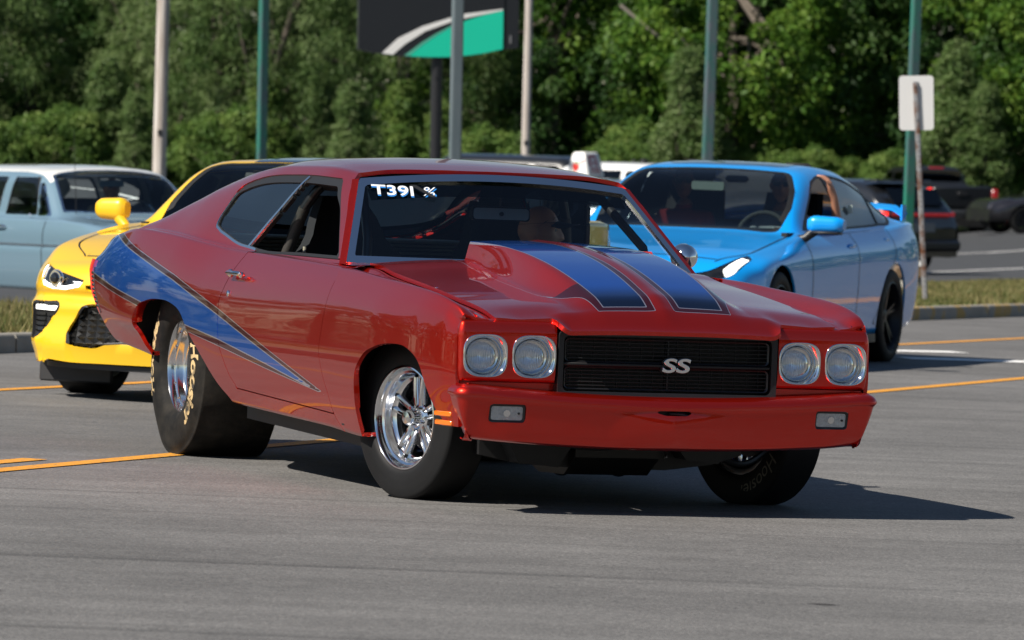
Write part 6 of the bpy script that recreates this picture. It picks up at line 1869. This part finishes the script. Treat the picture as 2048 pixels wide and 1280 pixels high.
def flat(name, pts, f, mat):
    V = [f(a, z) for a, z in pts]; n = len(V)
    return mesh(name, V, [tuple(range(n))], mat, sg, False)
M_PEP = simple('pepper_red', (.62, .03, .02), .4); M_PGR = simple('pepper_green', (.02, .22, .07), .4); M_PNK = simple('faded_red', (.45, .12, .13), .5)
flat('pepper', cs2([(-.10, .25), (-.06, .29), (-.03, .26), (.01, .25), (.03, .21), (.0, .15), (-.03, .12), (-.07, .15), (-.105, .20)], 4, closed=True), on_end, M_PEP)
flat('pepper_leaf', cs2([(-.09, .27), (-.05, .31), (0, .30), (.03, .27), (-.01, .26), (-.04, .285)], 4, closed=True), on_end, M_PGR)
flat('pepper_stem', [(-.10, .165), (-.075, .13), (-.09, .06), (-.115, .06)], on_end, M_PGR)
flat('pepper_wisp', cs2([(.03, .26), (.08, .33), (.14, .34), (.11, .30), (.06, .27)], 3, closed=True), on_end, M_PNK)
for r_ in ([(-.20, .42), (.12, .42), (.12, .37), (-.20, .37)], [(-.20, .365), (-.10, .365), (-.10, .22), (-.20, .22)], [(.06, .36), (.14, .36), (.14, .22), (.06, .22)], [(-.04, .33), (.02, .33), (.02, .24), (-.04, .24)],
           [(-.18, .20), (.16, .20), (.16, .165), (-.18, .165)], [(-.18, .16), (-.11, .16), (-.11, .09), (-.18, .09)], [(-.05, .15), (.05, .15), (.05, .10), (-.05, .10)], [(.09, .16), (.16, .16), (.16, .09), (.09, .09)]):
    flat('red_print', r_, on_front, M_PNK)
# white van roof showing above the blue sedan
wv, V0, F0 = far_car('white_van', lot_M(4.1, 112, rad(48)), M_FARWHITE, 'white vehicle whose roof shows just above the blue sedan roof', 'van', 5.0, 1.9,
    [(.9, .95), (.8, 1.10), (-.5, 1.22), (-1.1, 1.70), (-1.5, 1.80), (-3.2, 1.82), (-3.6, 1.76), (-4.0, 1.3), (-4.2, 1.1)], [(.9, .92), (-.5, 1.15), (-4.2, 1.1)],
    [[(-1.0, 1.25), (-1.9, 1.25), (-1.9, 1.66), (-1.4, 1.64)], [(-2.0, 1.25), (-3.1, 1.25), (-3.1, 1.66), (-2.0, 1.66)]], (0, -3.0), R=.36)
MB().box((-1.9, -.2, 1.85), (.12, .16, .08), bev=.02).build('roof_beacon', M_BLACK, wv)
MB().box((-2.6, .3, 1.85), (.10, .10, .05), bev=.02).build('roof_vent', M_BLACK, wv)

# ------------------------------------------------------------------ poles and signs
def wpt(u, v, dist):
    """the place at a given distance that a sight line meets, used once to survey the site"""
    s = 11500 / dist
    return ((u - 1024) / s, CAM_H + (320 + .0157 * (u - 1024) - v) / s)
def pole_paint(name, c, patch):
    m, n, l, b = new_mat(name)
    tc = n.new('ShaderNodeTexCoord'); mp = n.new('ShaderNodeMapping'); mp.inputs['Scale'].default_value = (3, 3, 1.1)
    l.new(tc.outputs['Object'], mp.inputs['Vector'])
    nz = n.new('ShaderNodeTexNoise'); nz.inputs['Scale'].default_value = 1.2; nz.inputs['Detail'].default_value = 7; nz.inputs['Roughness'].default_value = .65
    l.new(mp.outputs[0], nz.inputs['Vector'])
    r = n.new('ShaderNodeValToRGB'); r.color_ramp.elements[0].position = .42; r.color_ramp.elements[1].position = .58
    r.color_ramp.elements[0].color = c4(c); r.color_ramp.elements[1].color = c4(patch)
    l.new(nz.outputs[0], r.inputs[0]); l.new(r.outputs[0], b.inputs['Base Color']); setp(b, Roughness=.5)
    return m
M_GREENPOLE = pole_paint('green_pole_paint', (.010, .155, .105), (.05, .10, .105))
M_GREENPOLE2 = pole_paint('weathered_green_paint', (.02, .12, .10), (.085, .105, .125))
M_GREYPOLE = pole_paint('grey_pole_paint', (.10, .135, .15), (.12, .15, .165))
m, n, l, b = new_mat('weathered_pole_wood')
tc = n.new('ShaderNodeTexCoord'); mp = n.new('ShaderNodeMapping'); mp.inputs['Scale'].default_value = (9, 9, .5)
l.new(tc.outputs['Object'], mp.inputs['Vector']); nz = n.new('ShaderNodeTexNoise'); nz.inputs['Scale'].default_value = 2; nz.inputs['Detail'].default_value = 8
l.new(mp.outputs[0], nz.inputs['Vector']); r = n.new('ShaderNodeValToRGB'); r.color_ramp.elements[0].position = .3; r.color_ramp.elements[1].position = .65
r.color_ramp.elements[0].color = (.30, .25, .21, 1); r.color_ramp.elements[1].color = (.56, .52, .48, 1)
l.new(nz.outputs[0], r.inputs[0]); l.new(r.outputs[0], b.inputs['Base Color']); setp(b, Roughness=.9)
bp = n.new('ShaderNodeBump'); bp.inputs['Strength'].default_value = .5; bp.inputs['Distance'].default_value = .02; l.new(nz.outputs[0], bp.inputs['Height']); l.new(bp.outputs[0], b.inputs['Normal'])
M_POLEWOOD = m
def light_pole(u_top, u_bot, v_bot, dist, w, mat, label, rot=.4, base=False, H=9.0):
    x0, z0 = wpt(u_top, 0, dist); x1, z1 = wpt(u_bot, v_bot, dist)
    lean = math.atan2(x0 - x1, z0 - z1)
    zb_ = float(ground_z(x1, dist))
    xb = x1 - math.tan(lean) * (z1 - zb_)
    M = Matrix.Translation((xb, dist, zb_)) @ Matrix.Rotation(lean, 4, 'Y') @ Matrix.Rotation(rot, 4, 'Z')
    t = thing('light_pole', M, label, 'pole', 'light poles of the lot')
    MB().box((0, 0, H / 2 + .02), (w, w, H), bev=w * .12).build('shaft', mat, t)
    MB().box((0, 0, .02), (w * 2, w * 2, .04), bev=.01).build('base_plate', mat, t)
    for sx in (-1, 1):
        for sy in (-1, 1): MB().tube([(sx * w * .75, sy * w * .75, .0), (sx * w * .75, sy * w * .75, .09)], .012, 6).build('anchor_bolt', M_DARKMETAL, t)
    MB().box((.45, 0, H - .05), (.8, .3, .12), bev=.03).build('lamp_head', mat, t)
    MB().box((.45, 0, H - .12), (.6, .22, .02)).build('lamp_glass', simple('lamp_cover', (.5, .5, .48), .3), t)
    if base: pass
    return t
light_pole(519, 518, 320, 80, .118, M_GREENPOLE, 'green square light pole on the left, behind the yellow coupe roof', .5)
light_pole(906, 905, 318, 72, .135, M_GREYPOLE, 'grey square light pole standing in front of the black roadside sign', .25)
light_pole(1415, 1410, 320, 78, .135, M_GREENPOLE2, 'weathered green light pole rising above the blue sedan roof', .25)
light_pole(1822, 1812, 480, 66, .105, M_GREENPOLE, 'green light pole on a concrete footing behind the leaning white sign', .35)
x1, z1 = wpt(1813, 505, 66)
ft = thing('pole_footing', Matrix.Translation((x1, 66, float(ground_z(x1, 66)))), 'round concrete footing carrying a brown box under the right green pole', 'footing')
ft_z = float(ground_z(x1, 66))
MB().lathe([(.0001, -.1), (.21, -.1), (.20, .22), (.18, .25), (.0001, .25)], 24, 'z', (0, 0, 0)).build('concrete_base', simple('footing_concrete', (.26, .25, .22), .9, var=.3, scale=6), ft)
MB().box((.02, -.10, .33), (.36, .20, .14), bev=.02).build('junction_box', simple('box_brown', (.14, .09, .05), .7), ft)
MB().lathe([(.0001, .06), (.05, .05), (.07, .0), (.0001, .0)], 16, 'z', (.10, -.14, .40)).build('box_cap', M_WLINE, ft)
def wood_pole(u0, u1, v1, dist, r, label, H=10):
    x0, z0 = wpt(u0, 0, dist); x1, z1 = wpt(u1, v1, dist); lean = math.atan2(x0 - x1, z0 - z1)
    zb_ = float(ground_z(x1, dist)); xb = x1 - math.tan(lean) * (z1 - zb_)
    o = MB()
    V = [(0, 0, -.3 + H * k / 24) for k in range(25)]
    o.tube(V, [r * (1.04 - .012 * k + .012 * math.sin(k * 2.3)) for k in range(25)], 20)
    t = thing('utility_pole', Matrix.Translation((xb, dist, zb_)) @ Matrix.Rotation(lean, 4, 'Y'), label, 'pole', 'wooden poles')
    o.build('shaft', M_POLEWOOD, t, 60)
    MB().box((0, -.02, H - .9), (2.0, .09, .11), bev=.01).build('crossarm', M_POLEWOOD, t)
    MB().box((0, -r - .005, 2.2), (.07, .01, .10)).build('tag_plate', M_DARKMETAL, t)
wood_pole(318, 314, 350, 98, .117, 'thick pale weathered wooden pole on the left between wagon and yellow coupe')
wood_pole(1048, 1046, 300, 122, .092, 'slim pale wooden pole right of the black roadside sign')

# black roadside sign with a white and green sweep
DSG = 95.0; SG = 11500 / DSG
xs_, zs_ = wpt(854, 108, DSG)
rs = thing('roadside_sign', Matrix.Translation((xs_, DSG, float(ground_z(xs_, DSG)))) @ Matrix.Rotation(rad(7), 4, 'Z'), 'black pole sign cabinet with white arc and bright green sweep', 'sign')
GZ = float(ground_z(xs_, DSG))
def sp2(u, v): return ((u - 854) / SG, wpt(u, v, DSG)[1] - GZ)
top = sp2(854, -130)[1]
face = [sp2(708, 98), sp2(740, 105), sp2(790, 111), sp2(850, 115), sp2(900, 114), sp2(950, 108), sp2(1000, 98)] + [(sp2(1000, 0)[0], top), (sp2(708, 0)[0], top)]
M_SIGNBLK = simple('sign_black', (.013, .014, .017), .35)
MB().prism([(a, b) for a, b in face], .0, .30, 'y').build('cabinet', M_SIGNBLK, rs, 30)
side = [sp2(1001, 98), sp2(1030, 95), (sp2(1030, 0)[0], top), (sp2(1001, 0)[0], top)]
MB().prism(side, .02, .28, 'y').build('cabinet_end', M_SIGNBLK, rs, 30)
def sface(name, px, mat, y):
    P = [sp2(u, v) for u, v in px]
    MB().prism(P, y, 0.004, 'y').build(name, mat, rs, 30)
sface('green_sweep', [(806, 111.5), (836, 88), (863, 70), (894, 53), (925, 40), (960, 29), (998, 20), (998, 97.5), (959, 106), (930, 110), (890, 113.5), (850, 113.8), (825, 112.7)], simple('sign_green', (.008, .56, .36), .4), -.006)
sface('green_edge', [(800, 111), (808, 111.7), (838, 87.5), (865, 69.5), (896, 52), (894, 50.5), (862, 67.5), (834, 85)], simple('sign_pale_green', (.10, .42, .30), .4), -.009)
sface('white_arc', [(755, 106), (787, 76), (836, 52), (894, 34), (921, 27), (997, 17), (997, 20), (925, 35), (894, 43), (842, 62), (801, 88), (777, 109)], simple('sign_white', (.78, .77, .74), .4), -.008)
MB().prism([sp2(1012, 86), sp2(1015, 86), sp2(1015, 70), sp2(1012, 70)], -.012 + .02, .021, 'y').build('end_latch', simple('latch_grey', (.2, .2, .21), .4), rs)
xp = sp2(868, 0)[0]
MB().tube([(xp, .15, -.2), (xp, .15, sp2(868, 112)[1])], .095, 20).build('sign_post', simple('post_black', (.014, .014, .016), .4), rs)
MB().lathe([(.0001, 0), (.018, 0), (.018, -.02), (.0001, -.02)], 12, 'y', (xp - .02, .06, sp2(868, 155)[1])).build('post_bolt', M_DARKMETAL, rs)

# leaning sign seen from behind
DS = 57.5; SS = 11500 / DS
xb, zb2 = wpt(1850, 585, DS); xt, zt2 = wpt(1823, 150, DS)
gz = float(ground_z(xb, DS)) + .12
lean = math.atan2(xt - xb, zt2 - zb2)
H_ = (zt2 - zb2) / math.cos(lean)
st = thing('road_sign', Matrix.Translation((xb, DS, min(gz, zb2) - .0)) @ Matrix.Rotation(lean, 4, 'Y'), 'blank white back of a road sign on a leaning galvanised post', 'sign')
m, n, l, b = new_mat('galvanised_rusty')
tc = n.new('ShaderNodeTexCoord'); nz = n.new('ShaderNodeTexNoise'); nz.inputs['Scale'].default_value = 7; nz.inputs['Detail'].default_value = 7; l.new(tc.outputs['Object'], nz.inputs['Vector'])
r = n.new('ShaderNodeValToRGB'); r.color_ramp.elements[0].position = .47; r.color_ramp.elements[1].position = .60
r.color_ramp.elements[0].color = (.36, .36, .37, 1); r.color_ramp.elements[1].color = (.20, .09, .05, 1); l.new(nz.outputs[0], r.inputs[0]); l.new(r.outputs[0], b.inputs['Base Color']); setp(b, Roughness=.5, Metallic=.5)
M_GALV = m
po = MB()
po.prism([(-.028, -.004), (-.020, -.004), (-.014, -.028), (.014, -.028), (.020, -.004), (.028, -.004), (.028, 0), (.018, 0), (.012, -.023), (-.012, -.023), (-.018, 0), (-.028, 0)], -.3, H_ + .02)
post = po.build('post', M_GALV, st, 30)
hol = MB()
for k in range(int(H_ / .05)): hol.lathe([(.0001, 0), (.006, 0)], 8, 'y', (0, -.0288, .05 + k * .05))
tag(hol.build('post_holes', M_BLACK, post, None), kind='stuff')
pw, ph = .345 / 2, .545 / 2
plate = MB().prism(rrect(pw, ph, .035, 5), 0.004, .009, 'y')
plate.build('sign_plate', simple('sign_back', (.66, .66, .66), .45), st, 30, loc=(-.0, 0, H_ - .19), rot=(0, .035 - .0, 0))
for zz in (H_ - .04, H_ - .36): MB().lathe([(.0001, -.034), (.009, -.034), (.009, -.028), (.0001, -.028)], 8, 'y', (0, 0, zz)).build('bolt', M_DARKMETAL, st)

# ------------------------------------------------------------------ people
def skin_mat(name, c):
    m, n, l, b = new_mat(name)
    setp(b, Base_Color=c4(c), Roughness=.5)
    b.inputs['Subsurface Weight'].default_value = .08
    b.inputs['Subsurface Radius'].default_value = (.02, .01, .005)
    return m
M_SKIN = skin_mat('skin', (.46, .23, .15)); M_SKIN2 = skin_mat('tanned_skin', (.40, .19, .12))
def head_mesh(jaw=1.0, nose=1.0):
    """head about 0.235 m tall, chin to crown, facing +x, origin at the top of the neck"""
    nu, nv = 40, 32
    V = []
    for i in range(nv + 1):
        ph = math.pi * i / nv
        for k in range(nu):
            th = 2 * math.pi * k / nu
            d = np.array((math.sin(ph) * math.cos(th), math.sin(ph) * math.sin(th), math.cos(ph)))
            x, y, z = d * np.array((.096, .076, .118))
            if z < 0:                         # narrow to the jaw, chin forward
                t = -z / .118
                y *= 1 - .30 * t * jaw; x = x * (1 - .16 * t) + (.016 * t if d[0] > 0 else .020 * t)
            fx = max(0, d[0])
            # face plane, brow, sockets, nose, lips, chin
            x -= .008 * fx ** 4
            x += .006 * math.exp(-((z - .034) / .010) ** 2) * fx ** 3
            x -= .010 * fx * sum(math.exp(-((y - s * .032) / .015) ** 2 - ((z - .016) / .013) ** 2) for s in (-1, 1))
            x += .026 * nose * fx ** 4 * math.exp(-(y / (.010 + .010 * np.clip((.02 - z) / .05, 0, 1))) ** 2) * float(np.interp(z, [-.036, -.026, .000, .028], [0, 1, .62, 0]))
            x += .007 * fx ** 3 * math.exp(-(y / .022) ** 2) * (math.exp(-((z + .047) / .006) ** 2) + math.exp(-((z + .060) / .007) ** 2))
            x += .009 * fx ** 2 * math.exp(-(y / .024) ** 2 - ((z + .090) / .016) ** 2)
            V.append((x + .012, y, z + .105))
    F = [f[::-1] for f in grid_faces(nv + 1, nu, False, True)]
    return V, F
def make_person(name, M, label, joints, radii, bones, shirt, skin, hair, head_at, head_rot, sleeve, glasses=False, cap=None, cat='person', beard=None, long_hair=False, fingers=None):
    t = thing(name, M, label, cat)
    me = bpy.data.meshes.new('body')
    J = list(joints.keys()); idx = {j: i for i, j in enumerate(J)}
    me.from_pydata([joints[j] for j in J], [(idx[a], idx[b]) for a, b in bones], [])
    o = link('body', me, None, None)
    md = o.modifiers.new('skin', 'SKIN'); md.use_smooth_shade = True
    for i, j in enumerate(J):
        sv = me.skin_vertices[0].data[i]
        r = radii[j]; sv.radius = r if isinstance(r, tuple) else (r, r); sv.use_root = (i == 0)
    sb = o.modifiers.new('sub', 'SUBSURF'); sb.levels = 2; sb.render_levels = 2
    dg = bpy.context.evaluated_depsgraph_get()
    m2 = bpy.data.meshes.new_from_object(o.evaluated_get(dg))
    bpy.data.objects.remove(o); bpy.data.meshes.remove(me)
    m2.name = 'body'
    m2.materials.clear(); m2.materials.append(shirt); m2.materials.append(skin)
    m2.materials.append(simple('trousers', (.03, .04, .06), .85))
    for p in m2.polygons:
        c = p.center
        p.material_index = sleeve(c); p.use_smooth = True
    ob = link('body', m2, None, t)
    V, F = head_mesh()
    hm = Matrix.Translation(head_at) @ head_rot.to_4x4()
    hd = mesh('head', V, F, skin, t); hd.matrix_local = hm
    for s in (-1, 1):
        e = MB(); e.lathe([(.0001, .010), (.012, .008), (.02, .0), (.016, -.006), (.0001, -.004)], 14, 'y')
        e.V = [(a * .8, b, c * 1.45) for a, b, c in e.V]
        e.build('ear', skin, hd, loc=(.004, s * .074, .108), rot=(0, 0, s * -.35 + (0 if s > 0 else math.pi)))
        MB().lathe([(.0001, .012), (.008, .009), (.012, 0), (.0001, 0)], 12, 'x', (.079, s * .031, .122)).build('eye', simple('eye_white', (.5, .48, .45), .2), hd)
        MB().lathe([(.0001, .0125), (.0045, .0118)], 10, 'x', (.0795, s * .031, .122)).build('iris', M_BLACK, hd)
        MB().box((.104, s * .031, .142), (.006, .032, .006), bev=.002).build('eyebrow', hair, hd)
    MB().box((.103, 0, .052), (.008, .042, .004), bev=.0015).build('mouth', simple('lips', (.26, .09, .08), .5), hd)
    # hair: a shell over the crown and back
    hv, hf = clip(np.array(V), F, lambda V: V[:, 2] - .118 - .55 * np.clip(V[:, 0] + .02, -.05, .2) + (.05 if long_hair else 0) * (V[:, 0] < .03))
    hv, hf = compact(hv, hf); hn = vnormals(hv, hf)
    rr = np.random.default_rng(4)
    panel('hair', hv + hn * (.009 + .006 * np.sin(hv[:, 1] * 160 + hv[:, 2] * 60))[:, None], hf, hair, hd, .012)
    if glasses:
        g = MB()
        for s in (-1, 1):
            g.prism([(s * .033 + a, .122 + b) for a, b in rrect(.027, .020, .012, 3)], .097, .102, 'x')
            g.tube([(.098, s * .060, .130), (.02, s * .082, .126)], .003, 6)
        g.box((.101, 0, .130), (.004, .02, .006))
        g.build('sunglasses', simple('dark_lenses', (.01, .01, .012), .05, coat=1), hd)
    if beard is not None:
        bv, bf = clip(np.array(V), F, lambda V: np.minimum(.058 - V[:, 2] + .25 * np.clip(.05 - V[:, 0], 0, .1), V[:, 0] + .0))
        bv, bf = clip(bv, bf, lambda V: np.hypot(V[:, 1] / .020, (V[:, 2] - .050) / .008) - 1)
        bv, bf = compact(bv, bf); panel('beard', bv + vnormals(bv, bf) * .004, bf, beard, hd, .006)
    if cap is not None:
        cv, cf = clip(np.array(V), F, lambda V: V[:, 2] - .143 - .10 * (V[:, 0] - .0))
        cv, cf = compact(cv, cf); c_ = panel('cap', cv * np.array((1.03, 1.04, 1.03)) + vnormals(cv, cf) * .010, cf, cap, hd, .012)
        br = []
        for a in np.linspace(-1, 1, 13):
            for q in np.linspace(0, 1, 5):
                wv = .070 * a; x = .085 * math.sqrt(max(0, 1 - .55 * a * a)) + .090 * q * math.sqrt(max(.05, 1 - a * a * .85))
                br.append((x + .012, wv * (1 - .15 * q), .158 - .020 * a * a - .010 * q))
        panel('cap_brim', np.array(br), grid_faces(13, 5), cap, c_, .005)
    if fingers:
        fingers(t, skin)
    return t
def seated(dx=0):
    J = {'pelvis': (0, 0, .08), 'belly': (-.03, 0, .25), 'chest': (-.06, 0, .44), 'neck0': (-.05, 0, .56), 'neck1': (-.02, 0, .66)}
    R = {'pelvis': (.17, .13), 'belly': (.16, .12), 'chest': (.17, .12), 'neck0': (.075, .07), 'neck1': .056}
    B = [('pelvis', 'belly'), ('belly', 'chest'), ('chest', 'neck0'), ('neck0', 'neck1')]
    for s, n in ((1, 'l'), (-1, 'r')):
        J.update({n + 'sh': (-.06, s * .175, .50), n + 'el': (.08, s * .235, .27), n + 'wr': (.30, s * .16, .34), n + 'ha': (.375, s * .14, .37), n + 'hip': (.03, s * .10, .07), n + 'kn': (.42, s * .13, .14), n + 'an': (.62, s * .13, -.18), n + 'to': (.76, s * .13, -.22)})
        R.update({n + 'sh': .070, n + 'el': .046, n + 'wr': .030, n + 'ha': (.038, .022), n + 'hip': .095, n + 'kn': .062, n + 'an': .042, n + 'to': (.042, .030)})
        B += [('chest', n + 'sh'), (n + 'sh', n + 'el'), (n + 'el', n + 'wr'), (n + 'wr', n + 'ha'), ('pelvis', n + 'hip'), (n + 'hip', n + 'kn'), (n + 'kn', n + 'an'), (n + 'an', n + 'to')]
        for k in range(4):
            q = s * (.165 - .017 * k); z = .385 - .002 * k
            J.update({f'{n}f{k}a': (.425, q, z), f'{n}f{k}b': (.452, q, z - .022), f'{n}f{k}c': (.440, q, z - .048)})
            R.update({f'{n}f{k}a': .0095, f'{n}f{k}b': .0085, f'{n}f{k}c': .0075})
            B += [(n + 'ha', f'{n}f{k}a'), (f'{n}f{k}a', f'{n}f{k}b'), (f'{n}f{k}b', f'{n}f{k}c')]
        J.update({f'{n}ta': (.37, s * .105, .385), f'{n}tb': (.405, s * .092, .382)}); R.update({f'{n}ta': .0115, f'{n}tb': .009})
        B += [(n + 'ha', f'{n}ta'), (f'{n}ta', f'{n}tb')]
    return J, R, B
def sl_short(c):
    if c[2] > .60: return 1
    if c[2] < .12: return 2
    if abs(c[1]) > .19 and c[2] < .42 or c[0] > .12 and c[2] > .2: return 1
    return 0
def cloth(name, c): return simple(name, c, .9, var=.15, scale=60)
GREYHAIR = simple('grey_hair', (.34, .33, .31), .8, var=.3, scale=90); WHITEHAIR = simple('pale_hair', (.50, .46, .38), .8, var=.3, scale=90); DARKHAIR = simple('dark_hair', (.05, .035, .025), .8)
Rz = lambda a: Matrix.Rotation(rad(a), 3, 'Z')
# driver of the red coupe, in profile under a dark cap
J, R, B = seated()
make_person('person', RED_M @ Matrix.Translation((-1.56, .36, .29)), 'driver in a dark baseball cap seen in profile inside the red coupe', J, R, B, cloth('dark_shirt', (.02, .022, .03)), M_SKIN, DARKHAIR,
            (-.01, 0, .665), Rz(62), sl_short, cap=simple('navy_cap', (.012, .016, .035), .8))
# passenger of the blue sedan
BM = road_M(.98, 39.67, rad(-18.8))
J, R, B = seated()
make_person('person', BM @ Matrix.Translation((-1.86, -.37, .50)), 'pale-haired passenger in sunglasses and red top inside the blue sedan', J, R, B, cloth('red_top', (.40, .03, .03)), M_SKIN, WHITEHAIR,
            (0, 0, .655), Rz(14), sl_short, glasses=True, long_hair=True)
# driver of the blue sedan: left forearm out of the window, hand on the roof edge
J, R, B = seated()
J['lel'] = (.0, .44, .425); J['lsh'] = (-.05, .195, .50); J['lwr'] = (.10, .425, .690); J['lha'] = (.125, .395, .765)
fing = []
for k in range(4):
    a = (.150 - .014 * k, .372 + .004 * k, .815 + .004 * (1.5 - abs(k - 1.5))); b_ = (.156 - .015 * k, .335 + .003 * k, .842); c_ = (.152 - .014 * k, .302, .846)
    J.update({f'lf{k}a': a, f'lf{k}b': b_, f'lf{k}c': c_})
J['lta'] = (.158, .395, .785); J['ltb'] = (.172, .385, .822)
R['lwr'] = .027; R['lel'] = .042
def sl_drv(c):
    if c[2] > .58 and abs(c[1]) < .14: return 1
    if c[2] < .12: return 2
    if c[1] > .30: return 1
    if c[1] < -.19 and c[2] < .42 or c[0] > .12 and c[2] > .2: return 1
    return 0
make_person('person', BM @ Matrix.Translation((-1.80, .38, .50)), 'driver of the blue sedan, grey beard and sunglasses, hand raised to the roof edge', J, R, B, cloth('pale_shirt', (.42, .44, .48)), M_SKIN2, GREYHAIR,
            (0, 0, .655), Rz(16), sl_drv, glasses=True, beard=GREYHAIR)
# driver of the old wagon
J, R, B = seated()
make_person('person', lot_M(-3.33, 53.6, rad(30), .03) @ Matrix.Translation((-1.70, .36, .475)), 'driver in a dark cap behind the windscreen of the old pale blue wagon', J, R, B, cloth('tan_shirt', (.30, .26, .15)), M_SKIN, DARKHAIR,
            (0, 0, .60), Rz(-5), sl_short, cap=simple('dark_cap', (.02, .02, .03), .8))
